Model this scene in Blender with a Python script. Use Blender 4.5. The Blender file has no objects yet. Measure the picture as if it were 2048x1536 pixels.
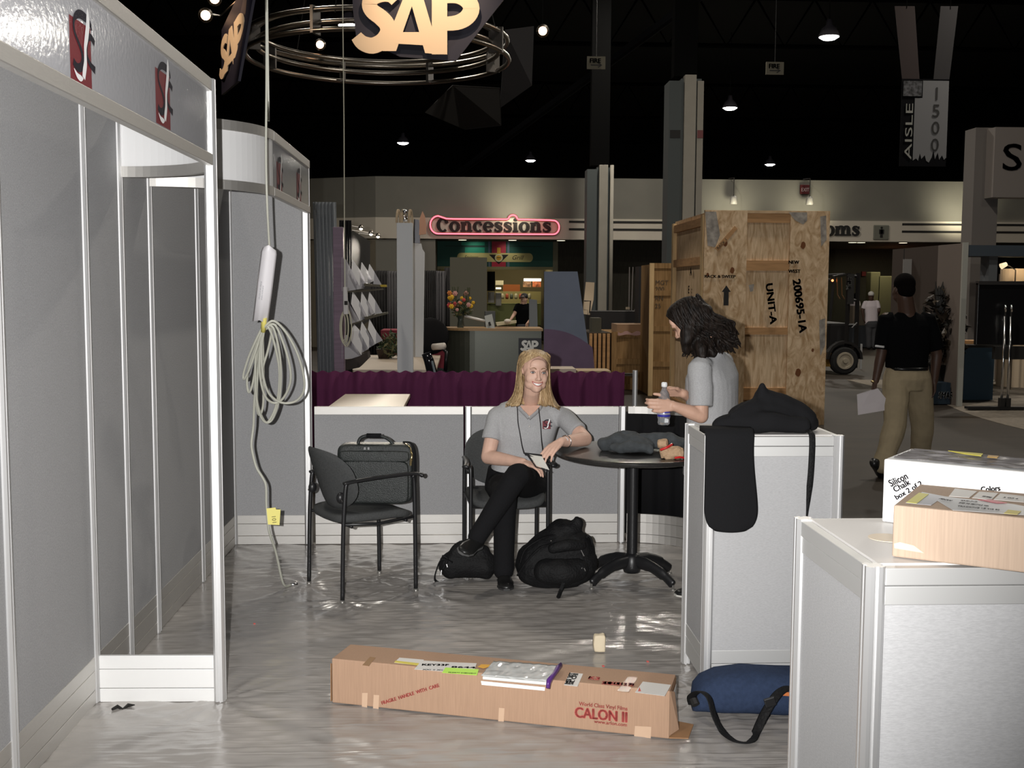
import bpy, math, random
from mathutils import Vector, Matrix, noise, Euler

random.seed(7)
S = bpy.context.scene
COL = S.collection
V = Vector
PI = math.pi

# ------------------------------------------------------------------ camera
F_PX, YAW, PITCH, ROLL, EYE = 2206.5, .0461, .0867, .0047, 1.656
_f = V((math.sin(YAW)*math.cos(PITCH), math.cos(YAW)*math.cos(PITCH), -math.sin(PITCH)))
_r0 = V((math.cos(YAW), -math.sin(YAW), 0)); _u0 = _r0.cross(_f)
CR = _r0*math.cos(ROLL) + _u0*math.sin(ROLL); CU = -_r0*math.sin(ROLL) + _u0*math.cos(ROLL)
CAM = V((0, 0, EYE))
cd = bpy.data.cameras.new('camera'); co = bpy.data.objects.new('camera', cd); COL.objects.link(co)
m = Matrix((CR, CU, -_f)).transposed().to_4x4(); m.translation = CAM; co.matrix_world = m
cd.sensor_width = 36; cd.lens = F_PX*36/2048; cd.clip_end = 300; cd.clip_start = .05
S.camera = co

# ------------------------------------------------------------------ world, exposure
w = bpy.data.worlds.new('hall_air'); S.world = w; w.use_nodes = True
w.node_tree.nodes['Background'].inputs[0].default_value = (.8, .85, 1, 1)
w.node_tree.nodes['Background'].inputs[1].default_value = .0025
S.view_settings.view_transform = 'Standard'; S.view_settings.look = 'None'
S.view_settings.exposure = 0.0; S.view_settings.gamma = 1
S.view_settings.use_curve_mapping = False
try:
    S.cycles.use_denoising = True; S.cycles.max_bounces = 6; S.cycles.sample_clamp_indirect = 4
except Exception: pass

def lamp(name, kind, loc, power, color=(1, 1, 1), size=.1, target=None, spot=None, blend=.5):
    d = bpy.data.lights.new(name, kind); d.energy = power; d.color = color
    if kind == 'AREA': d.shape = 'DISK'; d.size = size
    else: d.shadow_soft_size = size
    if kind == 'SPOT': d.spot_size = spot or 1.2; d.spot_blend = blend
    o = bpy.data.objects.new(name, d); COL.objects.link(o); o.location = loc
    if target is not None:
        o.rotation_euler = (V(target) - V(loc)).to_track_quat('-Z', 'Y').to_euler()
    return o
# the camera's own flash, just left of and above the lens
fl = CAM + CR*-.115 + CU*.035
lamp('camera_flash', 'SPOT', fl, 1300, (1, .985, .97), .012, CAM + _f*5 + V((-.55, 0, .25)), 1.5, 1.)
# unseen high-bay lamps of the hall (same grid as those in the picture)
HALL = [(-3, 19, 9), (10.8, 19, 9), (-3, 6, 9), (10.8, 6, 9), (4, 12.5, 9), (18, 30, 9), (4, 25, 9)]
for p in HALL:
    lamp('hall_lamp_light', 'AREA', p, (520 if p[1] < 0 else 150) if p[1] < 8 else 330, (1, .93, .82), .5, (p[0], p[1], 0))

# ------------------------------------------------------------------ picture ray helpers (pixel + real depth -> point)
def ray(x, y): return _f + CR*((x-1024)/F_PX) + CU*((768-y)/F_PX)
def at(x, y, Y):
    r = ray(x, y); return CAM + r*(Y/r.y)
def atx(x, y, X):
    r = ray(x, y); return CAM + r*(X/r.x)
def atz(x, y, Z=0.):
    r = ray(x, y); return CAM + r*((Z-EYE)/r.z)

# ------------------------------------------------------------------ materials
MATS = {}
def mat(name, col, rough=.6, metal=0., var=0., nscale=8., bump=0., bscale=60., st=(1, 1, 1), spec=.5, coat=0.,
        trans=0., col2=None, emis=None, es=0., detail=4., dist=0., ior=1.45, sheen=0., alpha=1.):
    if name in MATS: return MATS[name]
    M = bpy.data.materials.new(name); M.use_nodes = True; nt = M.node_tree; b = nt.nodes['Principled BSDF']
    I = b.inputs
    c4 = (*col, 1)
    I['Base Color'].default_value = c4; I['Roughness'].default_value = rough; I['Metallic'].default_value = metal
    I['Specular IOR Level'].default_value = spec; I['Coat Weight'].default_value = coat; I['Coat Roughness'].default_value = .12
    I['Transmission Weight'].default_value = trans; I['IOR'].default_value = ior; I['Sheen Weight'].default_value = sheen
    I['Alpha'].default_value = alpha
    if emis: I['Emission Color'].default_value = (*emis, 1); I['Emission Strength'].default_value = es
    tc = nt.nodes.new('ShaderNodeTexCoord'); mp = nt.nodes.new('ShaderNodeMapping')
    nt.links.new(tc.outputs['Object'], mp.inputs[0]); mp.inputs['Scale'].default_value = st
    if var or col2:
        n = nt.nodes.new('ShaderNodeTexNoise'); n.inputs['Scale'].default_value = nscale; n.inputs['Detail'].default_value = detail; n.inputs['Distortion'].default_value = dist
        nt.links.new(mp.outputs[0], n.inputs['Vector'])
        r = nt.nodes.new('ShaderNodeValToRGB')
        a = col; bb = col2 or tuple(min(1, q*(1+var)) for q in col)
        if not col2: a = tuple(q*(1-var) for q in col)
        r.color_ramp.elements[0].position = .32; r.color_ramp.elements[1].position = .68
        r.color_ramp.elements[0].color = (*a, 1); r.color_ramp.elements[1].color = (*bb, 1)
        nt.links.new(n.outputs[0], r.inputs[0]); nt.links.new(r.outputs[0], I['Base Color'])
    if bump:
        n2 = nt.nodes.new('ShaderNodeTexNoise'); n2.inputs['Scale'].default_value = bscale; n2.inputs['Detail'].default_value = 3
        nt.links.new(mp.outputs[0], n2.inputs['Vector'])
        bm = nt.nodes.new('ShaderNodeBump'); bm.inputs['Strength'].default_value = bump; bm.inputs['Distance'].default_value = .01
        nt.links.new(n2.outputs[0], bm.inputs['Height']); nt.links.new(bm.outputs[0], I['Normal'])
    MATS[name] = M
    return M
def emit(name, col, s):
    return mat(name, (0, 0, 0), .5, emis=col, es=s)

FAB = mat('grey_fabric', (.325, .325, .33), .95, var=.10, nscale=160, bump=.25, bscale=500, spec=.1)
FABL = mat('grey_panel_cloth', (.40, .40, .405), .95, var=.08, nscale=90, bump=.2, bscale=400, st=(1, 1, 5), spec=.1)
ALU = mat('brushed_aluminum', (.54, .525, .50), .54, .95, var=.04, nscale=30, st=(1, 1, 40))
ALUP = mat('post_aluminum', (.74, .74, .74), .48, .9)
LAM = mat('white_laminate', (.62, .60, .58), .45, spec=.4)
GLOSSW = mat('glossy_white_panel', (.36, .36, .375), .11, spec=.42, bump=.05, bscale=60)
WHITE = mat('white_board', (.72, .72, .70), .6)
BLACKP = mat('black_powder_coat', (.012, .012, .013), .38, spec=.5)
BLACKF = mat('black_cloth', (.010, .010, .011), .95, bump=.3, bscale=300, spec=.15)
NYLON = mat('black_nylon', (.007, .007, .0075), .7, bump=.6, bscale=90, spec=.25)
GREYUP = mat('charcoal_upholstery', (.062, .064, .064), .95, var=.12, nscale=120, bump=.3, bscale=400, spec=.1)
CHROME = mat('chrome', (.75, .75, .76), .18, 1.)
BRASS = mat('brass', (.7, .55, .28), .25, 1.)
DARK = mat('dark_recess', (.010, .010, .010), .9)
INK = mat('black_ink', (.012, .011, .010), .7)
RED = mat('dark_red_vinyl', (.14, .008, .015), .5, spec=.3)
REDINK = mat('red_ink', (.52, .10, .085), .7)
TAN = mat('tan_laminate', (.42, .34, .26), .5)

# ------------------------------------------------------------------ mesh builder
class MB:
    def __init__(s): s.v = []; s.f = []; s.m = []
    def add(s, vs, fs, mi=0):
        k = len(s.v); s.v += [tuple(q) for q in vs]
        for f in fs: s.f.append(tuple(i+k for i in f)); s.m.append(mi)
        return s
    def box(s, a, b, mi=0):
        x0, y0, z0 = a; x1, y1, z1 = b
        return s.add([(x0,y0,z0),(x1,y0,z0),(x1,y1,z0),(x0,y1,z0),(x0,y0,z1),(x1,y0,z1),(x1,y1,z1),(x0,y1,z1)],
              [(0,3,2,1),(4,5,6,7),(0,1,5,4),(1,2,6,5),(2,3,7,6),(3,0,4,7)], mi)
    def obox(s, c, u, v_, w_, mi=0):          # centre and three half-axis vectors
        c, u, v_, w_ = V(c), V(u), V(v_), V(w_)
        p = [c+u*a+v_*b+w_*d for d in (-1, 1) for a, b in ((-1,-1),(1,-1),(1,1),(-1,1))]
        return s.add(p, [(0,3,2,1),(4,5,6,7),(0,1,5,4),(1,2,6,5),(2,3,7,6),(3,0,4,7)], mi)
    def prism(s, pts, d, mi=0):               # closed 3-D polygon pushed along vector d
        n = len(pts); d = V(d); P = [V(p) for p in pts]
        fs = [tuple(range(n-1, -1, -1)), tuple(range(n, 2*n))] + [(i, (i+1) % n, n+(i+1) % n, n+i) for i in range(n)]
        return s.add(P + [p+d for p in P], fs, mi)
    def tube(s, path, r, n=8, mi=0, closed=False, flat=1., up=None, cap=True):
        P = [V(p) for p in path]; N = len(P)
        R = r if isinstance(r, (list, tuple)) else [r]*N
        last = None; rings = []
        for i in range(N):
            a = P[(i-1) % N] if (closed or i > 0) else P[i]
            b = P[(i+1) % N] if (closed or i < N-1) else P[i]
            t = (b-a).normalized()
            if last is None:
                x = V(up) if up else (V((0, 0, 1)) if abs(t.z) < .9 else V((1, 0, 0)))
            else: x = last
            x = x - t*x.dot(t)
            if x.length < 1e-6: x = V((1, 0, 0)).cross(t)
            x.normalize(); last = x; y = t.cross(x)
            rings.append([P[i] + x*math.cos(q*2*PI/n)*R[i] + y*math.sin(q*2*PI/n)*R[i]*flat for q in range(n)])
        vs = [p for rg in rings for p in rg]; fs = []
        for i in range(N if closed else N-1):
            j = (i+1) % N
            for q in range(n):
                fs.append((i*n+q, i*n+(q+1) % n, j*n+(q+1) % n, j*n+q))
        if not closed and cap: fs += [tuple(range(n-1, -1, -1)), tuple((N-1)*n+q for q in range(n))]
        return s.add(vs, fs, mi)
    def ball(s, c, r, n=14, k=9, mi=0, M=None):
        c = V(c); r = (r, r, r) if isinstance(r, (int, float)) else r
        vs = []; fs = []
        for i in range(1, k):
            t = PI*i/k
            for j in range(n):
                a = 2*PI*j/n
                vs.append(V((r[0]*math.sin(t)*math.cos(a), r[1]*math.sin(t)*math.sin(a), r[2]*math.cos(t))))
        vs += [V((0, 0, r[2])), V((0, 0, -r[2]))]; T = len(vs)-2
        for i in range(k-2):
            for j in range(n):
                fs.append((i*n+j, (i+1)*n+j, (i+1)*n+(j+1) % n, i*n+(j+1) % n))
        for j in range(n):
            fs.append((T, j, (j+1) % n)); fs.append((T+1, (k-2)*n+(j+1) % n, (k-2)*n+j))
        if M is not None: vs = [M @ q for q in vs]
        return s.add([q+c for q in vs], fs, mi)
    def lathe(s, prof, c=(0, 0, 0), n=24, mi=0, M=None):   # prof: (radius, z) pairs
        vs = []; fs = []; c = V(c); k = len(prof)
        for r, z in prof:
            for j in range(n):
                a = 2*PI*j/n; q = V((r*math.cos(a), r*math.sin(a), z)); vs.append((M @ q if M is not None else q)+c)
        for i in range(k-1):
            for j in range(n): fs.append((i*n+j, i*n+(j+1) % n, (i+1)*n+(j+1) % n, (i+1)*n+j))
        fs += [tuple(range(n-1, -1, -1)), tuple((k-1)*n+j for j in range(n))]
        return s.add(vs, fs, mi)
    def grid(s, fn, nu, nv, mi=0, wrap=False):
        vs = [V(fn(i/(nu-1) if not wrap else i/nu, j/(nv-1))) for j in range(nv) for i in range(nu)]
        fs = []
        for j in range(nv-1):
            for i in range(nu if wrap else nu-1):
                fs.append((j*nu+i, j*nu+(i+1) % nu, (j+1)*nu+(i+1) % nu, (j+1)*nu+i))
        return s.add(vs, fs, mi)
    def limb(s, pts, n=12, mi=0, flat=1., up=None):         # rounded tapering limb (point, radius) list
        P = [V(p) for p, r in pts]; R = [r for p, r in pts]
        # smooth the chain
        Q = []; RR = []
        for i in range(len(P)-1):
            p0 = P[max(i-1, 0)]; p1 = P[i]; p2 = P[i+1]; p3 = P[min(i+2, len(P)-1)]
            for t in (0, .25, .5, .75):
                lin = p1.lerp(p2, t)
                cr = .5*((2*p1)+(p2-p0)*t+(2*p0-5*p1+4*p2-p3)*t*t+(3*p1-p0-3*p2+p3)*t**3)
                Q.append(lin.lerp(cr, .6)); RR.append(R[i]*(1-t)+R[i+1]*t)
        Q.append(P[-1]); RR.append(R[-1])
        s.tube(Q, RR, n, mi, flat=flat, up=up)
        if flat > .75:
            s.ball(P[0], R[0]*.98, mi=mi); s.ball(P[-1], R[-1]*.98, mi=mi)
        return s
    def build(s, name, mats, parent=None, smooth=False, bevel=0, sub=0, solid=0, remesh=0, sm=0, seg=2, auto=None):
        me = bpy.data.meshes.new(name); me.from_pydata(s.v, [], s.f)
        mats = mats if isinstance(mats, (list, tuple)) else [mats]
        for M in mats: me.materials.append(M)
        me.polygons.foreach_set('material_index', s.m)
        if smooth: me.polygons.foreach_set('use_smooth', [True]*len(s.f))
        me.validate(); me.update()
        o = bpy.data.objects.new(name, me); COL.objects.link(o)
        if solid:
            md = o.modifiers.new('t', 'SOLIDIFY'); md.thickness = solid; md.offset = 0
        if bevel:
            md = o.modifiers.new('b', 'BEVEL'); md.width = bevel; md.segments = seg; md.limit_method = 'ANGLE'
        if sub:
            md = o.modifiers.new('s', 'SUBSURF'); md.levels = sub; md.render_levels = sub
        if remesh:
            md = o.modifiers.new('r', 'REMESH'); md.mode = 'VOXEL'; md.voxel_size = remesh; md.use_smooth_shade = True
            if sm:
                md = o.modifiers.new('sm', 'SMOOTH'); md.factor = .5; md.iterations = sm
        if parent is not None: attach(o, parent)
        return o

def wm(o):
    m_ = o.matrix_basis.copy()
    return m_ if o.parent is None else wm(o.parent) @ o.matrix_parent_inverse @ m_
def attach(o, p):
    o.parent = p; o.matrix_parent_inverse = wm(p).inverted()
def tag(o, label=None, cat=None, group=None, kind=None):
    if label: o['label'] = label
    if cat: o['category'] = cat
    if group: o['group'] = group
    if kind: o['kind'] = kind
    return o
def thing(name, label, cat, loc=(0, 0, 0), group=None):
    o = bpy.data.objects.new(name, None); COL.objects.link(o); o.location = loc; o.empty_display_size = .1
    return tag(o, label, cat, group)
def struct(o): o['kind'] = 'structure'; return o
def copy_tree(o, parent=None, label=None):
    c = o.copy(); COL.objects.link(c)
    if parent is not None: c.parent = parent; c.matrix_parent_inverse = o.matrix_parent_inverse.copy()
    if label: c['label'] = label
    for ch in [q for q in bpy.data.objects if q.parent == o]: copy_tree(ch, c)
    return c
def text(name, body, h, origin, right, up, M, parent=None, bold=0., ext=.002, ax='LEFT', sp=1., sx=1., shear=0., wide=None):
    """lettering of cap height h, baseline starting at origin, reading along right; bold thickens the strokes, wide fits the length"""
    cu = bpy.data.curves.new(name, 'FONT'); cu.body = body; cu.size = h/.72; cu.extrude = ext
    cu.align_x = ax; cu.space_character = sp; cu.shear = shear; cu.resolution_u = 3
    tmp = bpy.data.objects.new(name, cu); COL.objects.link(tmp); bpy.context.view_layer.update()
    me0 = tmp.to_mesh(); vs = [v.co.copy() for v in me0.vertices]; fs = [tuple(q.vertices) for q in me0.polygons]; tmp.to_mesh_clear()
    bpy.data.objects.remove(tmp); bpy.data.curves.remove(cu)
    if wide:
        x0 = min(v.x for v in vs); x1 = max(v.x for v in vs); sx = (wide-2*bold)/(x1-x0)
    mb = MB()
    offs = [(0, 0)] if not bold else [(a*bold, q*bold*.45) for a in (-1, -.33, .33, 1) for q in (-1, 1)]
    r = V(right).normalized(); u = V(up); u = (u - r*u.dot(r)).normalized(); n = r.cross(u); O = V(origin)
    for dx, dy in offs:
        mb.add([O+r*(v.x*sx+dx+bold)+u*(v.y+dy)+n*v.z for v in vs], fs)
    return mb.build(name, M, parent)
def strokes(mb, path, wd, O, R, U, d, mi=0, n=1):
    """ribbon lettering stroke: path of (x,y) or (x,y,w) in the plane O,R,U, lifted by d"""
    N_ = V(R).normalized().cross(V(U).normalized())
    pts = [(p[0], p[1], (p[2] if len(p) > 2 else wd)) for p in path]
    L = []; Rr = []
    for i, (x, y, w_) in enumerate(pts):
        a = pts[max(i-1, 0)]; b = pts[min(i+1, len(pts)-1)]
        t = V((b[0]-a[0], b[1]-a[1])); t = t.normalized() if t.length else V((1, 0)); nn = V((-t.y, t.x))
        for lst, sg in ((L, 1), (Rr, -1)):
            q = (x+nn.x*w_*.5*sg, y+nn.y*w_*.5*sg)
            lst.append(V(O)+V(R)*q[0]+V(U)*q[1]+N_*d)
    k = len(pts)
    mb.add(L+Rr, [(i, k+i, k+i+1, i+1) for i in range(k-1)], mi)
def catmull(P, k=6, closed=False):
    P = [V(p) for p in P]; n = len(P); out = []
    rng = range(n) if closed else range(n-1)
    for i in rng:
        g = (lambda q: P[q % n]) if closed else (lambda q: P[min(max(q, 0), n-1)])
        p0, p1, p2, p3 = g(i-1), g(i), g(i+1), g(i+2)
        for j in range(k):
            t = j/k
            out.append(.5*((2*p1)+(p2-p0)*t+(2*p0-5*p1+4*p2-p3)*t*t+(3*p1-p0-3*p2+p3)*t**3))
    if not closed: out.append(P[-1])
    return out
# ================================================================== HALL SHELL
XL, XF, YB = -1.45, -.957, 7.03
HB, HT, HW = 2.115, 2.44, .9
CONC = mat('hall_concrete', (.030, .023, .017), .6, var=.25, nscale=1.2, bump=.1, bscale=30, st=(1, 3, 1), spec=.3)
fl_ = MB().box((-40, -6, -.1), (45, 80, -.004)).build('floor', CONC); struct(fl_)
struct(MB().box((-40, -6, 12), (45, 80, 12.2)).build('ceiling', mat('black_ceiling', (.002, .002, .0022), .95)))
struct(MB().box((-40, 80, 0), (45, 80.3, 12)).build('wall_back', DARK))
struct(MB().box((-40.3, -6, 0), (-40, 80, 12)).build('wall_left', DARK))
struct(MB().box((45, -6, 0), (45.3, 80, 12)).build('wall_right', DARK))
struct(MB().box((-40, -6.3, 0), (45, -6, 12)).build('wall_front', DARK))

# booth carpet under a wrinkled clear plastic sheet
tag(MB().box((-1.5, -.5, -.003), (1.62, 7.08, .003)).build('booth_carpet', mat('grey_carpet', (.25, .235, .22), .95, var=.12, nscale=40)),
    'flat grey carpet of the booth lying under the clear plastic sheet', 'carpet')
PL = mat('clear_plastic_film', (.37, .345, .32), .22, spec=.65, var=.10, nscale=1.0, st=(1, 1.1, 1), col2=(.27, .255, .24))
_nt = PL.node_tree; _tc = _nt.nodes.new('ShaderNodeTexCoord'); _prev = None
for _rot, _sc, _s, _st in ((.42, (1.0, 16, 1), 2.2, .40), (-.50, (.9, 14, 1), 2.0, .40), (1.15, (.9, 12, 1), 1.6, .30)):
    _m = _nt.nodes.new('ShaderNodeMapping'); _m.inputs['Rotation'].default_value = (0, 0, _rot); _m.inputs['Scale'].default_value = _sc
    _n = _nt.nodes.new('ShaderNodeTexNoise'); _n.noise_type = 'RIDGED_MULTIFRACTAL'; _n.inputs['Scale'].default_value = _s; _n.inputs['Detail'].default_value = 3; _n.inputs['Distortion'].default_value = .4
    _b = _nt.nodes.new('ShaderNodeBump'); _b.inputs['Strength'].default_value = _st; _b.inputs['Distance'].default_value = .006
    _nt.links.new(_tc.outputs['Object'], _m.inputs[0]); _nt.links.new(_m.outputs[0], _n.inputs['Vector']); _nt.links.new(_n.outputs[0], _b.inputs['Height'])
    if _prev: _nt.links.new(_prev.outputs[0], _b.inputs['Normal'])
    _prev = _b
_nt.links.new(_prev.outputs[0], _nt.nodes['Principled BSDF'].inputs['Normal'])
def fold(x, y):
    h = 0
    for ang, fr, am in ((.30, 11, .0024), (-.45, 14, .0020), (.8, 10, .0016), (-1.2, 12, .0010), (-.8, 16, .0010)):
        u = x*math.cos(ang)+y*math.sin(ang); v = -x*math.sin(ang)+y*math.cos(ang)
        n = noise.noise(V((u*.45+ang*9, v*fr, ang)))
        h += am*(1-min(1, abs(n)*3.2))
    for fx, fy, k in ((XL, 4.33, 5), (XF, 4.33, 5), (-.86, 6.06, 4), (-.6, 5.71, 4), (-.23, 5.93, 4), (-.49, 6.26, 4), (.99, 4.31, 5), (XL, 7, 4), (.72, 5.93, 4)):
        dx, dy = x-fx, y-fy; r = math.hypot(dx, dy)
        if r < .8:
            a = math.atan2(dy, dx)
            h += .007*(1-r/.8)**1.5*max(0, math.sin(a*k*2.6+fx*7+noise.noise(V((x*3, y*3, 0)))*2)+.1)*min(1, r*12)
    return h
g = MB().grid(lambda u, v: (-1.5+3.12*u, 1.0+6.08*v, .006+fold(-1.5+3.12*u, 1.0+6.08*v)), 209, 360)
tag(g.build('plastic_floor_sheet', PL, smooth=True), 'clear wrinkled plastic sheet covering the whole booth carpet', 'plastic sheet')

# ================================================================== BOOTH
def post_mesh(h, z0=.004, s=.02):
    pr = []
    for k in range(4):
        c, q = math.cos(k*PI/2), math.sin(k*PI/2)
        for x, y in ((s, -.6*s), (s, -.2*s), (.7*s, -.2*s), (.7*s, .2*s), (s, .2*s), (s, .6*s)):
            pr.append((x*c-y*q, x*q+y*c, z0+.012))
    mb = MB().prism(pr, (0, 0, h-z0-.012)); mb.lathe([(.017, z0), (.019, z0+.004), (.012, z0+.006), (.012, z0+.02)], n=12)
    return mb
def post(x, y, h, label, s=.02):
    o = post_mesh(h, s=s).build('aluminum_post', ALUP); o.location = (x, y, 0)
    return tag(o, label, 'post', 'aluminium posts of the booth walls')
def kick(a, b, z0=.012, z1=.2, t=.008):
    """three stacked boards between two floor points"""
    a, b = V(a), V(b); d = (b-a); n = V((-d.y, d.x, 0)).normalized()*t; mb = MB()
    for lo, hi in ((z0, .066), (.069, .144), (.146, z1)):
        c = (a+b)/2; mb.obox((c.x, c.y, (lo+hi)/2), d/2, n, (0, 0, (hi-lo)/2))
    return mb
def slab(a, b, z0, z1, t):
    a, b = V(a), V(b); d = b-a; n = V((-d.y, d.x, 0)).normalized()*t; c = (a+b)/2
    return MB().obox((c.x, c.y, (z0+z1)/2), d/2, n, (0, 0, (z1-z0)/2))
def bay(a, b, h, label, base=.2, rail=.045, fabric=FAB):
    a = V((*a, 0)); b = V((*b, 0)); d = (b-a).normalized()*.021
    a2, b2 = a+d, b-d
    t = thing('booth_wall_panel', label, 'wall panel', (a+b)/2, 'modular panels of the booth walls')
    kick(a2, b2).build('kick_plate', ALU, t, bevel=.0015)
    if fabric: slab(a2, b2, base, h-rail, .006).build('fabric_panel', fabric, t)
    slab(a2, b2, h-rail, h, .011).build('top_rail', ALU, t, bevel=.002)
    return t
YS = [2.62, 3.52, 4.33, 4.78, 5.22, 6.13]
labs = ['grey fabric side wall panel closest to the camera, cut by the frame edge',
        'wide grey fabric side wall panel under the two logo fascia, before the open doorway post',
        'narrow grey fabric side wall panel inside the first closet frame',
        'narrow grey fabric side wall panel between the two curved fascias',
        'wide grey fabric side wall panel under the second curved fascia',
        'grey fabric side wall panel next to the back corner of the booth']
for i in range(6):
    bay((XL, YS[i]), (XL, (YS+[YB])[i+1]), HT, labs[i])
for y, l in zip(YS[1:], ['side wall post standing at the frame edge with kick plates on both sides',
                         'side wall post where the low white kick board meets the wall',
                         'side wall post that carries the end of the first curved fascia',
                         'side wall post that carries the bright end of the second curved fascia',
                         'side wall post midway between the second curved fascia and the back corner']):
    post(XL, y, HT, 'aluminium ' + l)
post(XL, YB, HT, 'aluminium post standing in the back left corner of the booth')
post(XF, 4.318, HT, 'bright free-standing aluminium post at the front end of the logo fascia', .022)
t = thing('kick_board', 'low white kick board closing the bottom of the open closet frame', 'kick board', ((XL+XF)/2, 4.325, 0))
kick((XL+.02, 4.33, 0), (XF-.02, 4.32, 0)).build('board', mat('pale_aluminum', (.80, .80, .79), .62, .7), t, bevel=.0015)

bay((XL, YB), (-.98, YB), HT, 'tall narrow grey fabric panel on the back wall behind the coiled cable')
post(-.975, YB, HT+.005, 'tall aluminium post where the full wall steps down to the half wall', .024)
bay((-.955, YB), (.035, YB), HW, 'low grey fabric half wall panel behind the chair with the briefcase', rail=.052)
post(.045, YB, HW, 'half wall post just behind the seated woman')
bay((.045, YB), (1.035, YB), HW, 'low grey fabric half wall panel behind the seated woman', rail=.052)
post(1.04, YB, HW, 'half wall post to the right of the seated woman behind the round table')
t = thing('booth_wall_panel', 'open curved half wall frame without fabric behind the table pole', 'wall panel', (1.3, 6.9, 0), 'modular panels of the booth walls')
def curve_band(z0, z1, th, name, M):
    mb = MB(); n = 18; vs = []
    for i in range(n+1):
        a = PI/2*(1-i/n)*.985; vs += [(1.065+rr*math.cos(a), 6.545+rr*math.sin(a), z) for rr, z in ((.485-th, z0), (.485+th, z0), (.485+th, z1), (.485-th, z1))]
    mb.add(vs, [(i*4+q, i*4+(q+1) % 4, (i+1)*4+(q+1) % 4, (i+1)*4+q) for i in range(n) for q in range(4)]); return mb.build(name, M, t)
for lo, hi in ((.012, .066), (.069, .144), (.146, .2)): curve_band(lo, hi, .008, 'kick_plate', ALU)
curve_band(HW-.045, HW, .011, 'top_rail', ALU)
post(1.55, 6.525, HW, 'last half wall post at the end of the curved frame behind the standing woman')
tag(MB().grid(lambda u, v: (1.06+.75*u, 7.25+.012*math.sin(u*40), .02+.82*v), 60, 2).build('dark_hall_sheet', BLACKF, smooth=True, solid=.004),
    'added black sheet standing for the dark hall behind the open half wall frame', 'drape')  # added sheet, stands in for the darkness of the hall beyond the frame

# ---- fascias
def logo(O, R, U, sz, parent):
    R = V(R)*sz; U = V(U)*sz; O = V(O); n = R.cross(U).normalized(); mb = MB()
    mb.add([O+n*.0008, O+R+n*.0008, O+R+U+n*.0008, O+U+n*.0008], [(0, 1, 2, 3)], 0)
    Spts = [(1.04,.98,.06),(.97,1.07,.10),(.73,1.12,.15),(.46,1.11,.14),(.27,1.03,.11),(.19,.92,.09),(.22,.78,.08),(.38,.66,.08),(.53,.54,.1),(.57,.42,.12),(.49,.29,.15),(.30,.25,.13),(.13,.31,.12)]
    Fpts = [(1.17,.80,.11),(1.0,.86,.12),(.87,.83,.12),(.80,.74,.1),(.77,.6,.08),(.81,.48,.09),(.97,.40,.11),(1.17,.36,.13)]
    Wp = [(.86,1.30,.02),(.86,1.2,.12),(.85,1.04,.16),(.78,.84,.16),(.70,.66,.13),(.69,.52,.12),(.68,.38,.14),(.62,.24,.15),(.58,.13,.13)]
    Tp = [(.56,.12,.02),(.44,.10,.10),(.28,.12,.08),(.14,.20,.02)]
    sm_ = lambda P: [tuple(q) for q in catmull(P, 4)]
    strokes(mb, sm_(Spts), .1, O, R, U, .0016, 1); strokes(mb, sm_(Fpts), .1, O, R, U, .0018, 1)
    strokes(mb, sm_(Wp), .1, O, R, U, .0024, 2); strokes(mb, sm_(Tp), .1, O, R, U, .0024, 2)
    return mb.build('logo', [RED, mat('navy_vinyl', (.008, .007, .014), .6, spec=.2), mat('white_vinyl', (.72, .72, .72), .5)], parent)
def straight_fascia(y0, y1, label, squares):
    t = thing('fascia_sign', label, 'fascia sign', (XF, (y0+y1)/2, HB))
    MB().box((XF-.004, y0, HB+.04), (XF+.004, y1, HT-.045)).build('sign_board', GLOSSW, t)
    MB().box((XF-.014, y0, HB), (XF+.014, y1, HB+.043)).build('bottom_rail', ALU, t, bevel=.003)
    MB().box((XF-.014, y0, HT-.048), (XF+.014, y1, HT)).build('top_rail', ALU, t, bevel=.003)
    for y, z, s_ in squares: logo((XF+.0045, y, z), (0, 1, 0), (0, 0, 1), s_, t)
    return t
a1, a2 = atx(137, 158, XF), atx(180, 183, XF); b1, b2 = atx(309, 243, XF), atx(338, 263, XF)
straight_fascia(2.0, 4.30, 'long glossy fascia above the closet with two large red square logos',
                [(a1.y, (a1.z+a2.z)/2, a2.y-a1.y), (b1.y, (b1.z+b2.z)/2, b2.y-b1.y)])
c1, c2 = atx(552, 389, XF), atx(564, 392, XF); d1, d2 = atx(592, 404, XF), atx(602, 408, XF)
straight_fascia(5.70, YB-.02, 'short shadowed fascia next to the tall back post with two small logos',
                [(c1.y, c1.z, .17), (d1.y, d1.z, .17)])
def arc_fascia(cx, cy, a0, a1, r, label, n=22):
    t = thing('curved_fascia', label, 'fascia sign', (cx+r*.7*math.cos((a0+a1)/2), cy+r*.7*math.sin((a0+a1)/2), HB))
    def band(z0, z1, th, name, M):
        mb = MB(); vs = []; fs = []
        for i in range(n+1):
            a = a0+(a1-a0)*i/n; c, s_ = math.cos(a), math.sin(a)
            for rr, z in ((r-th, z0), (r+th, z0), (r+th, z1), (r-th, z1)): vs.append((cx+rr*c, cy+rr*s_, z))
        for i in range(n):
            for q in range(4): fs.append((i*4+q, i*4+(q+1) % 4, (i+1)*4+(q+1) % 4, (i+1)*4+q))
        mb.add(vs, fs); return mb.build(name, M, t)
    band(HB+.04, HT-.045, .004, 'sign_board', mat('white_fascia_board', (.60, .60, .60), .35, spec=.4))
    band(HB, HB+.045, .012, 'bottom_rail', ALU); band(HT-.048, HT, .012, 'top_rail', ALU)
    return t
arc_fascia(XL+.01, 4.31, 0, PI/2, .483, 'white fascia curving inward behind the long logo fascia')
arc_fascia(XL+.01, 5.70, -PI/2, 0, .483, 'white curved fascia bulging toward the camera beside the hanging cable')

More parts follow.
